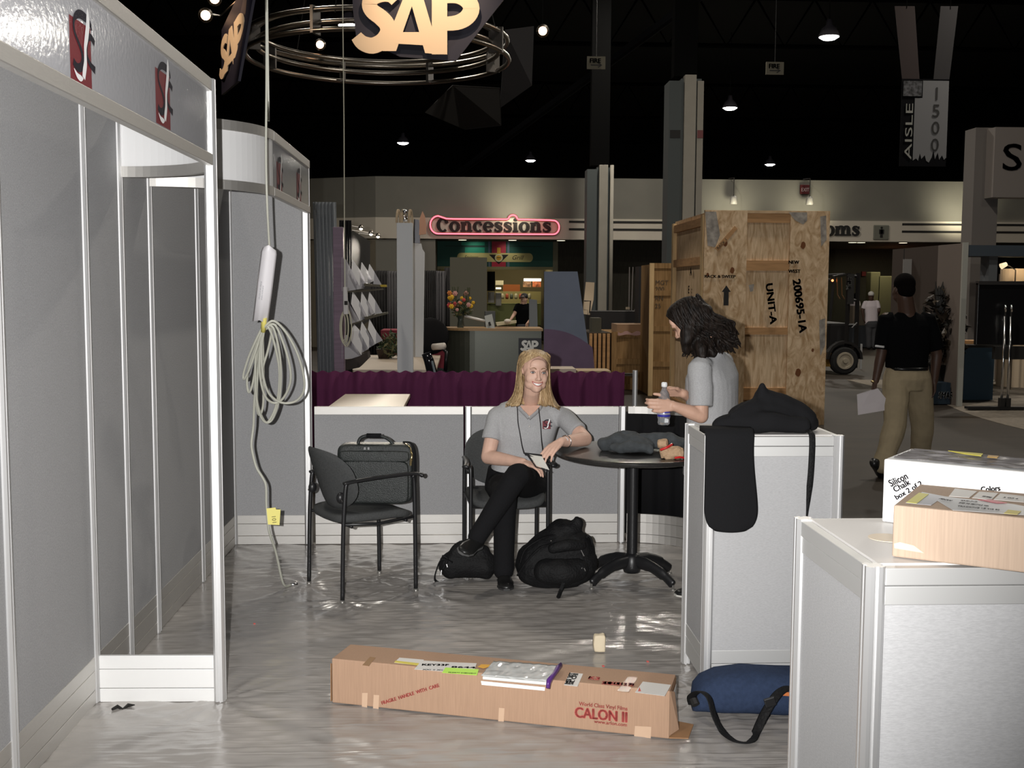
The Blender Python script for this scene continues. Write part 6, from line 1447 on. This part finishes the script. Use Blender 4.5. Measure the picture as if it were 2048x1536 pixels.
for i in range(90):
    a = rnd.uniform(-2.0, 2.0); r_ = rnd.uniform(.0022, .0045); ph = rnd.uniform(0, 6)
    pts = [T(((rx+.004)*math.sin(a*(1-op/PI)*1.25 if abs(a) < 1.9 else a*.62)*1.0, yc+(ry+.004)*math.cos(a*(1-op/PI)*1.1), z+rnd.uniform(-.002, .002))) for z, rx, ry, yc, op in hz[2:]]
    pts[-1] = pts[-1]+V((0, 0, rnd.uniform(-.02, .004))); mb.tube(catmull(pts, 3), [r_]*(3*(len(pts)-1)-3)+[r_*.8, r_*.6, r_*.4, r_*.2], 5, flat=.5)
mb.build('hair_locks', HB_, wm_, smooth=True)
# polo shirt
mb = MB()
torso(mb, HC, SC, (1, .05, 0), (1, 0, 0), [(-.06, .158, .112), (.05, .160, .118), (.25, .150, .112), (.45, .152, .112), (.62, .176, .126), (.78, .186, .122), (.90, .188, .100), (1.0, .172, .078), (1.07, .115, .066), (1.13, .066, .057)])
mb.limb([(sR+V((.075, .01, .012)), .062), (sR+V((.01, 0, -.012)), .060)], 16); mb.limb([(sL+V((-.075, .01, .012)), .062), (sL+V((-.01, 0, -.012)), .060)], 16)
mb.tube(catmull([sR+V((.035, 0, -.002)), sR+V((0, 0, -.012)), sR.lerp(eR, .35), sR.lerp(eR, .60)], 5), [.056]*5+[.059]*5+[.060]*6, 18); mb.tube(catmull([sL+V((-.035, 0, -.002)), sL+V((0, 0, -.012)), sL.lerp(eL, .4), sL.lerp(eL, .70)], 5), [.056]*5+[.058]*5+[.057]*6, 18)
k0 = len(mb.v)
crumple(mb, .006, 10, 4)
sh = mb.build('polo_shirt', POLO, wm_, remesh=.006, sm=6)
cb = lambda x, y, Y: at(x, y, Y)
for P in ([(1036, 814, 6.345), (1044, 822, 6.325), (1052, 830, 6.30), (1057, 836, 6.285)], [(1083, 813, 6.345), (1076, 822, 6.32), (1066, 831, 6.30), (1059, 837, 6.285)]):
    MB().tube(catmull([cb(*p) for p in P], 4), .012, 8, flat=.35, up=(0, 0, 1)).build('collar', POLO, sh, smooth=True)
MB().prism([cb(1040, 811, 6.335), cb(1081, 811, 6.335), cb(1070, 824, 6.303), cb(1058, 835, 6.288), cb(1049, 824, 6.303)], (0, .01, 0)).build('neckline_skin', SKIN, wm_, smooth=False)
for x, y in ((1059, 833), (1059, 853)): MB().ball(at(x, y, 6.268), (.005, .003, .005)).build('button', mat('button_pearl', (.5, .48, .45), .4), sh)
lo = at(1085, 858, 6.262); logo(lo+V((0, 0, 0)), (1, -.0, 0), (0, .04, 1), .046, sh)
# trousers
mb = MB(); torso(mb, at(1028, 985, 6.44), at(1030, 935, 6.42), (1, .05, 0), (1, 0, 0), [(-.2, .15, .11), (.3, .175, .13), (1, .158, .118)])
mb.limb([(hP, .092), (hP.lerp(kP, .5), .084), (kP, .068), (kP.lerp(aP, .35), .062), (kP.lerp(aP, .75), .058), (aP+V((0, 0, .03)), .060)], 18)
mb.limb([(hC+V((.015, 0, 0)), .104), (hC.lerp(kC, .5), .085), (kC, .068), (kC.lerp(aC, .35), .063), (kC.lerp(aC, .75), .054), (aC, .052)], 18)
mb.build('trousers', SLACK, wm_, remesh=.007, sm=3)
shoe(wm_, (aP.x-.0, aP.y+.06, .018), (aP.x+.01, aP.y-.17, .018), LEATH, sole=mat('sole_dark', (.03, .03, .03), .6))
shoe(wm_, at(957, 1090, 5.93), at(922, 1108, 5.74), LEATH, up=(.60, .42, .68), sole=mat('sole_grey', (.09, .09, .09), .5))
# lanyard, badge, watch
LY = mat('lanyard_black', (.01, .01, .011), .6)
t = thing('name_badge', 'name badge on a black neck cord held in the blonde woman\'s hands', 'badge', at(1078, 925, 6.0))
MB().tube(catmull([at(1034, 812, 6.36), at(1035, 822, 6.30), at(1036, 845, 6.255), at(1040, 868, 6.24), at(1044, 892, 6.20), at(1048, 907, 6.10)], 4), .0028, 6).build('cord', LY, t, smooth=True)
MB().tube(catmull([at(1078, 811, 6.36), at(1078, 822, 6.30), at(1081, 850, 6.25), at(1083, 880, 6.22), at(1085, 900, 6.12), at(1084, 912, 6.0)], 4), .0028, 6).build('cord', LY, t, smooth=True)
MB().prism([at(1048, 905, 6.03), at(1084, 909, 5.97), at(1084, 916, 5.96), at(1050, 911, 6.02)], (0, .004, 0)).build('top_clip', LY, t)
MB().prism([at(1058, 909, 6.01), at(1084, 913, 5.955), at(1099, 940, 5.94), at(1073, 932, 5.975)], (0, .003, 0)).build('card', mat('badge_card', (.62, .60, .54), .35), t)
MB().tube([at(1056, 912, 6.01), at(1072, 934, 5.96), at(1100, 943, 5.93)], .0035, 6).build('border', LY, t)
t = thing('wristwatch', 'small silver watch on the blonde woman\'s wrist above the table', 'watch', at(1127, 881, 6.0))
wd = (wL-eL).normalized(); wp = eL.lerp(wL, .80)
MB().tube([wp+(V((0, 0, 1))*math.cos(a)+wd.cross(V((0, 0, 1)))*math.sin(a))*.034 for a in [q*PI/8 for q in range(16)]], .0035, 6, closed=True).build('strap', CHROME, t, smooth=True)
MB().lathe([(.013, -.003), (.014, .0), (.012, .004)], wp+V((-.004, -.030, .014)), 18, M=V((0, -.85, .45)).to_track_quat('Z', 'Y').to_matrix()).build('dial', mat('watch_dial', (.75, .75, .75), .25, .3), t)

# ------------------------------------------------------------------ standing dark-haired woman
fD = V((-.80, .55, 0)).normalized(); aD = V((-fD.y, fD.x, 0))      # facing, and toward her left
if aD.y > 0: aD = -aD
C = at(1378, 645, 5.76); R = basis((-.72, .56, -.55), (-.42, .1, .9))
mb = MB(); T = head_shape(mb, C, R, .98)
SC = at(1424, 722, 5.80); HC = at(1426, 890, 5.84); neck = at(1412, 704, 5.79)
sL = SC+aD*.165+V((0, 0, -.025)); sR = SC-aD*.165+V((0, 0, -.02))
eL, wL = at(1402, 832, 5.62), at(1348, 812, 5.60); eR, wR = at(1405, 808, 5.93), at(1366, 787, 5.72)
mb.limb([(T((0, .03, -.05)), .05), (T((0, .05, -.10)), .048), (neck, .055), (SC+V((0, 0, .0)), .07)], 14)
torso(mb, HC, SC, aD, aD, [(0, .13, .09), (.4, .12, .08), (.8, .15, .09), (1, .13, .06)])
for s_, e_, w_ in ((sL, eL, wL), (sR, eR, wR)):
    mb.limb([(s_, .045), (s_.lerp(e_, .5), .044), (e_, .038)], 14); mb.limb([(e_, .039), (e_.lerp(w_, .35), .038), (e_.lerp(w_, .8), .028), (w_, .025)], 14)
bx = at(1328, 806, 5.62)      # bottle axis
hand(mb, wL+V((-.006, -.0, .0)), V((-1, -.12, .02)), V((.1, 1, .0)), V((0, -.1, 1)), ((.25, .9, .9), (.3, .95, .9), (.35, 1., .9), (.45, 1., .9)), .95)
hand(mb, wR+V((-.006, 0, .002)), V((-1, -.1, .15)), V((0, -.7, -.7)), V((-.2, -.6, .6)), ((.5, .9, .6), (.6, .9, .6), (.7, .9, .7), (.8, .9, .7)), .9)
kL, kR = at(1392, 1040, 5.78), at(1440, 1040, 5.90); fl1, fr1 = V((1.285, 5.80, .09)), V((1.46, 5.95, .09))
hL, hR = HC+aD*.085+V((0, 0, -.03)), HC-aD*.085+V((0, 0, -.03))
for a, b, c in ((hL, kL, fl1), (hR, kR, fr1)): mb.limb([(a, .06), (b, .045), (b.lerp(c, .4), .042), (c, .032)], 12)
dw = body_obj(mb, 'person', SKINL, 'dark-haired woman in grey polo shirt standing with bowed head, opening a water bottle')
face(T, dw, False)
DH = mat('dark_hair', (.004, .003, .0025), .55, nscale=60, st=(1, 1, .15), col2=(.018, .012, .009), bump=.5, bscale=80, spec=.22)
# skull cap of hair then wavy fall down the back of the neck
hz2 = [(.130, .004, .004, .01, .0), (.126, .035, .040, .008, .0), (.114, .060, .070, .008, .0), (.095, .076, .090, .010, .25), (.070, .086, .102, .014, .75), (.035, .090, .106, .018, 1.0), (0, .092, .108, .02, 1.1), (-.04, .092, .104, .022, 1.15), (-.08, .088, .095, .025, 1.2)]
hair_shell(T, DH, dw, .9, hz2, 80, .004, 23, .012, 2.)
rnd = random.Random(5); mb = MB()
mb.limb([(T((0, .05, .02)), .088), (at(1412, 662, 5.78), .078), (at(1432, 682, 5.76), .058), (at(1444, 692, 5.75), .036)], 16); mb.limb([(T((0, .06, -.03)), .080), (at(1392, 690, 5.73), .052), (at(1396, 706, 5.71), .028)], 16); mb.limb([(T((.07, .02, -.02)), .04), (at(1372, 685, 5.70), .034), (at(1374, 706, 5.70), .015)], 12); mb.limb([(T((0, .09, 0)), .06), (at(1414, 696, 5.74), .055), (at(1424, 706, 5.70), .03)], 12); mb.limb([(at(1400, 690, 5.70), .045), (at(1404, 710, 5.66), .024)], 12)
crumple(mb, .010, 30, 2).build('hair_mass', DH, dw, remesh=.007, sm=1); mb = MB()
tips = [(1370, 712), (1385, 712), (1392, 722), (1408, 712), (1420, 712), (1432, 708), (1445, 706), (1455, 703), (1464, 702), (1472, 698), (1476, 692), (1472, 680)]
for i in range(150):
    a = rnd.uniform(-1.9, 1.9); k_ = rnd.random(); st_ = T((.088*math.sin(a), .02+.100*math.cos(a), .05+.06*k_)); md_ = T((.096*math.sin(a), .02+.112*math.cos(a), -.02))
    u = (a+1.9)/3.8; tx, ty = tips[min(11, int(k_*12))]; tx += rnd.uniform(-7, 7); ty += rnd.uniform(-12, 4)
    Yt = 5.70+.14*(1-u)+.0*k_+(.04 if tx < 1400 else 0); tip = at(tx, ty, Yt-.03)
    m2 = md_.lerp(tip, .5)+V((.012+.02*k_, -.01, .018)); ph = rnd.uniform(0, 6); r_ = rnd.uniform(.005, .009)
    pts = catmull([st_, md_, m2, md_.lerp(tip, .8)+V((.008, 0, .004)), tip], 5)
    pts = [p+V((math.sin(q*.9+ph), math.cos(q*.8+ph), math.sin(q*.7+ph)))*.006*min(1, q/6) for q, p in enumerate(pts)]
    mb.tube(pts, [r_*.6]+[r_]*(len(pts)-5)+[r_*.8, r_*.6, r_*.35, r_*.1], 6, flat=.6)
mb.build('hair_locks', DH, dw, smooth=True)
mb = MB()
torso(mb, HC, SC, aD, aD, [(-.32, .190, .150), (-.1, .188, .145), (.15, .172, .130), (.4, .165, .124), (.65, .178, .128), (.82, .186, .122), (.94, .178, .100), (1.02, .145, .076), (1.08, .09, .062), (1.12, .062, .058)])
mb.tube(catmull([sL-aD*.045, sL, sL.lerp(eL, .4), sL.lerp(eL, .80)], 5), [.056]*5+[.062]*5+[.064]*6, 18); mb.tube(catmull([sR+aD*.045, sR, sR.lerp(eR, .4), sR.lerp(eR, .75)], 5), [.056]*5+[.060]*5+[.060]*6, 18)
crumple(mb, .006, 9, 5).build('polo_shirt', POLO, dw, remesh=.006, sm=3)
mb = MB(); torso(mb, HC+V((0, 0, -.10)), HC, aD, aD, [(-.3, .15, .11), (.4, .165, .12), (1, .160, .115)])
for a, b, c in ((hL, kL, fl1), (hR, kR, fr1)): mb.limb([(a+V((0, 0, -.05)), .088), (a.lerp(b, .5), .080), (b, .062), (b.lerp(c, .5), .056), (c, .058)], 16)
mb.build('trousers', SLACK, dw, remesh=.008, sm=3)
SW = mat('sole_white', (.62, .60, .55), .6)
shoe(dw, fl1+V((.05, -.03, -.072)), V((1.150, 5.735, .018)), LEATH, sole=SW); shoe(dw, fr1+V((.05, 0, -.072)), V((1.33, 5.99, .018)), LEATH, sole=SW)
# bottle
t = thing('water_bottle', 'clear plastic water bottle with a blue label held by the dark-haired woman', 'bottle', (bx.x, bx.y, at(1328, 850, 5.62).z))
zb0 = at(1328, 850, 5.62).z; GL = mat('bottle_plastic', (.80, .84, .88), .08, trans=.85, ior=1.2, spec=.6)
MB().lathe([(.012, 0), (.028, .002), (.032, .012), (.030, .03), (.033, .04), (.033, .12), (.031, .135), (.024, .165), (.013, .185), (.012, .20)], (bx.x, bx.y, zb0), 24).build('body', GL, t, smooth=True)
MB().lathe([(.0335, .045), (.0340, .047), (.0340, .073), (.0335, .075)], (bx.x, bx.y, zb0), 24).build('label', mat('bottle_blue', (.03, .03, .30), .3), t, smooth=True)
MB().lathe([(.0342, .056), (.0344, .058), (.0344, .064), (.0342, .066)], (bx.x, bx.y, zb0), 24).build('label_stripe', mat('bottle_silver', (.6, .6, .7), .2, .6), t, smooth=True)
MB().lathe([(.014, .198), (.0155, .20), (.0155, .216), (.012, .222)], (bx.x, bx.y, zb0), 20).build('cap', mat('cap_white', (.75, .75, .75), .4), t, smooth=True)

# ------------------------------------------------------------------ man walking away
def simple_person(label, Y, P, skin, shirt, pants, fwd, shirt_prof, arm_r=.05, leg_r=(.10, .085, .08), sleeve=.75, vox=.009, hairM=None, cap=None, hs=1., shoes=True, beltM=None, feet=None, head_tilt=0.):
    g = lambda k: at(P[k][0], P[k][1], Y+(P[k][2] if len(P[k]) > 2 else 0))
    C = g('head'); R = basis((fwd[0], fwd[1], head_tilt)); mb = MB(); T = head_shape(mb, C, R, hs)
    sL, sR = g('sl'), g('sr'); SC = (sL+sR)/2; hL, hR = g('hl'), g('hr'); HC = (hL+hR)/2; ac = sR-sL; ach = hR-hL
    nk = SC+V((0, 0, .05)); mb.limb([(T((0, .03, -.05)), .062*hs), (nk, .068*hs), (SC, .075*hs)], 12)
    torso(mb, HC, SC, ach, ac, [(0, .14, .10), (.5, .14, .10), (.9, .16, .09), (1, .12, .06)], 18)
    for s_, e_, w_, hd in ((sL, 'el', 'wl', 'fl'), (sR, 'er', 'wr', 'fr')):
        e_, w_, h_ = g(e_), g(w_), g(hd); mb.limb([(s_, arm_r), (e_, arm_r*.82)], 12); mb.limb([(e_, arm_r*.82), (e_.lerp(w_, .3), arm_r*.8), (w_, arm_r*.55)], 12)
        hand(mb, w_, h_-w_, V((0, -.2, 1)).cross(h_-w_) if abs((h_-w_).normalized().z) < .9 else V((1 if s_ is sL else -1, 0, 0)), V((0, 1, .1)), (.2, .25, .3, .35), hs)
    for a, b, c in ((hL, 'kl', 'al'), (hR, 'kr', 'ar')): b, c = g(b), g(c); mb.limb([(a, .07), (b, .05), (c, .035)], 10)
    o = body_obj(mb, 'person', skin, label, vox, 2)
    mb = MB(); torso(mb, HC, SC, ach, ac, shirt_prof, 22)
    for s_, e_, k in ((sL, 'el', 1), (sR, 'er', -1)):
        e_ = g(e_); mb.tube([s_+(SC-s_)*.25, s_, s_.lerp(e_, sleeve*.5), s_.lerp(e_, sleeve)], [arm_r*1.15, arm_r*1.3, arm_r*1.35, arm_r*1.3], 14)
    crumple(mb, .008, 7, 1).build('shirt', shirt, o, remesh=vox, sm=5)
    mb = MB(); torso(mb, HC+V((0, 0, -.06)), HC+V((0, 0, .07)), ach, ach, [(-.5, .15, .12), (.3, shirt_prof[0][1]*.98, .14), (1, shirt_prof[0][1]*.93, .125)], 22)
    for a, b, c in ((hL, 'kl', 'al'), (hR, 'kr', 'ar')):
        b, c = g(b), g(c); mb.limb([(a, leg_r[0]), (a.lerp(b, .5), leg_r[0]*.98), (b, leg_r[1]), (b.lerp(c, .6), leg_r[2]), (c, leg_r[2])], 16)
    crumple(mb, .010, 7, 2).build('trousers', pants, o, remesh=vox, sm=2)
    if beltM: torso(MB(), HC+V((0, 0, .055)), HC+V((0, 0, .085)), ach, ach, [(0, shirt_prof[0][1]*.96, .132), (1, shirt_prof[0][1]*.96, .132)]).build('belt', beltM, o, smooth=True)
    if hairM:
        mb = MB(); mb.ball(T((0, .022, .045)), (.080*hs, .095*hs, .086*hs), 18, 12, M=R); mb.ball(T((0, .055, -.0)), (.070*hs, .062*hs, .07*hs), 16, 10, M=R); mb.build('hair', hairM, o, remesh=.008, sm=1)
    if cap:
        mb = MB(); mb.ball(T((0, .02, .055)), (.085*hs, .098*hs, .078*hs), 18, 12, M=R); mb.obox(T((0, -.11, .05)), R @ V((.06, 0, 0)), R @ V((0, .05, .01)), R @ V((0, 0, .006))); mb.build('cap', cap, o, remesh=.010, sm=2)
    if shoes:
        for h_, t_ in (('hel', 'tol'), ('her', 'tor')): shoe(o, g(h_), g(t_), LEATH, w_=.052, h=.055)
    return o
KH = mat('khaki_cotton', (.33, .265, .165), .9, var=.08, nscale=12, bump=.5, bscale=12); BSH = mat('black_shirt', (.004, .004, .0045), .95, spec=.05)
P = dict(head=(1806, 579), sl=(1773, 637), sr=(1854, 637), el=(1763, 706), er=(1874, 708), wl=(1751, 762), wr=(1868, 765), fl=(1746, 786, -.03), fr=(1866, 790), hl=(1792, 752), hr=(1836, 752),
         kl=(1790, 848, -.12), kr=(1845, 850, .12), al=(1766, 928, -.25), ar=(1838, 935, .30), hel=(1744, 930, -.33), tol=(1768, 962, -.15), her=(1838, 958, .2), tor=(1836, 955, .48))
man = simple_person('man in a black short-sleeved shirt and khaki trousers walking away with a sheet of paper', 9.7, P, SKIND, BSH, KH, (-.12, 1), [(.155, .186, .128), (.30, .185, .13), (.6, .205, .14), (.85, .225, .13), (.97, .20, .10), (1.06, .12, .07), (1.12, .07, .065)], .057, (.116, .100, .090), .88, hs=1.13, hairM=mat('black_hair', (.004, .003, .003), .95, spec=.05), beltM=mat('belt_black', (.01, .01, .01), .3))
pa = at(1765, 712, 9.7)
MB().tube([at(1751, 692, 9.66), at(1768, 694, 9.6)], .010, 8).build('sleeve_edge', mat('cuff_white', (.5, .5, .5), .6), man)
t = MB().prism([at(1714, 789, 9.62), at(1742, 780, 9.6), at(1756, 777, 9.6), at(1779, 806, 9.6), at(1781, 819, 9.6), at(1716, 830, 9.62)], (0, .004, 0)).build('paper_sheet', mat('paper_pinkish', (.60, .55, .56), .7))
tag(t, 'white sheet of paper in the walking man\'s hand', 'paper')
tag(MB().ball(at(1745, 763, 9.63), (.012, .03, .012)).build('bracelet', BRASS, smooth=True), 'thin gold bracelet on the walking man\'s wrist', 'bracelet')
tag(MB().box(tuple(at(1868, 743, 9.75)), tuple(at(1873, 732, 9.80))).build('belt_phone', mat('phone_silver', (.5, .5, .5), .3, .5), bevel=.003), 'small silver device clipped on the walking man\'s belt', 'phone')
# far people
WSH = mat('white_tee', (.62, .55, .58), .9); GRP = mat('grey_trousers', (.05, .05, .055), .9); WC = mat('white_cap', (.62, .60, .56), .8)
P = dict(head=(1742, 592), sl=(1731, 605), sr=(1754, 604), el=(1725, 622), er=(1758, 622, -.1), wl=(1727, 637), wr=(1753, 636, .2), fl=(1729, 645), fr=(1750, 640, .3), hl=(1738, 646), hr=(1748, 646), kl=(1738, 670), kr=(1748, 670), al=(1738, 692), ar=(1748, 692), hel=(1738, 698.5), tol=(1738, 697, .25), her=(1748, 698.5), tor=(1748, 697, .25))
simple_person('distant man in a white T-shirt and pale cap with his back turned', 30.2, P, SKIND, WSH, GRP, (.3, 1), [(-.05, .18, .12), (.4, .17, .12), (.8, .21, .12), (1, .18, .08), (1.08, .08, .07)], .05, cap=WC, vox=.014)
P = dict(head=(1714, 594), sl=(1704, 603), sr=(1716, 603), el=(1700, 616), er=(1718, 616), wl=(1704, 626), wr=(1712, 626, -.1), fl=(1708, 630), fr=(1714, 630, -.1), hl=(1706, 636), hr=(1713, 636), kl=(1706, 660), kr=(1713, 660), al=(1706, 685), ar=(1713, 685), hel=(1706, 688), tol=(1706, 688, .25), her=(1713, 688), tor=(1713, 688, .25))
simple_person('distant person in a white top half hidden beside the forklift mast', 33, P, SKIND, WSH, GRP, (1, .3), [(-.05, .16, .12), (.4, .15, .12), (.8, .17, .12), (1, .15, .08), (1.08, .08, .07)], .045, hairM=mat('black_hair', (.006, .005, .005)), vox=.016)
P = dict(head=(1048, 598), sl=(1036, 611), sr=(1058, 611), el=(1029, 628, -.1), er=(1061, 630), wl=(1021, 640, -.25), wr=(1056, 645, -.1), fl=(1017, 644, -.3), fr=(1052, 650, -.15), hl=(1040, 654), hr=(1053, 654), kl=(1040, 683), kr=(1053, 683), al=(1040, 718), ar=(1053, 718), hel=(1040, 725.5), tol=(1040, 727, -.25), her=(1053, 725.5), tor=(1053, 727, -.25))
simple_person('food worker in a black shirt leaning over the reception desk in front of the kitchen', 24.5, P, SKINL, BSH, GRP, (-.4, -1), [(-.05, .17, .12), (.4, .17, .12), (.8, .20, .12), (1, .17, .08), (1.08, .08, .07)], .05, cap=mat('black_cap', (.01, .01, .01), .7), vox=.013)
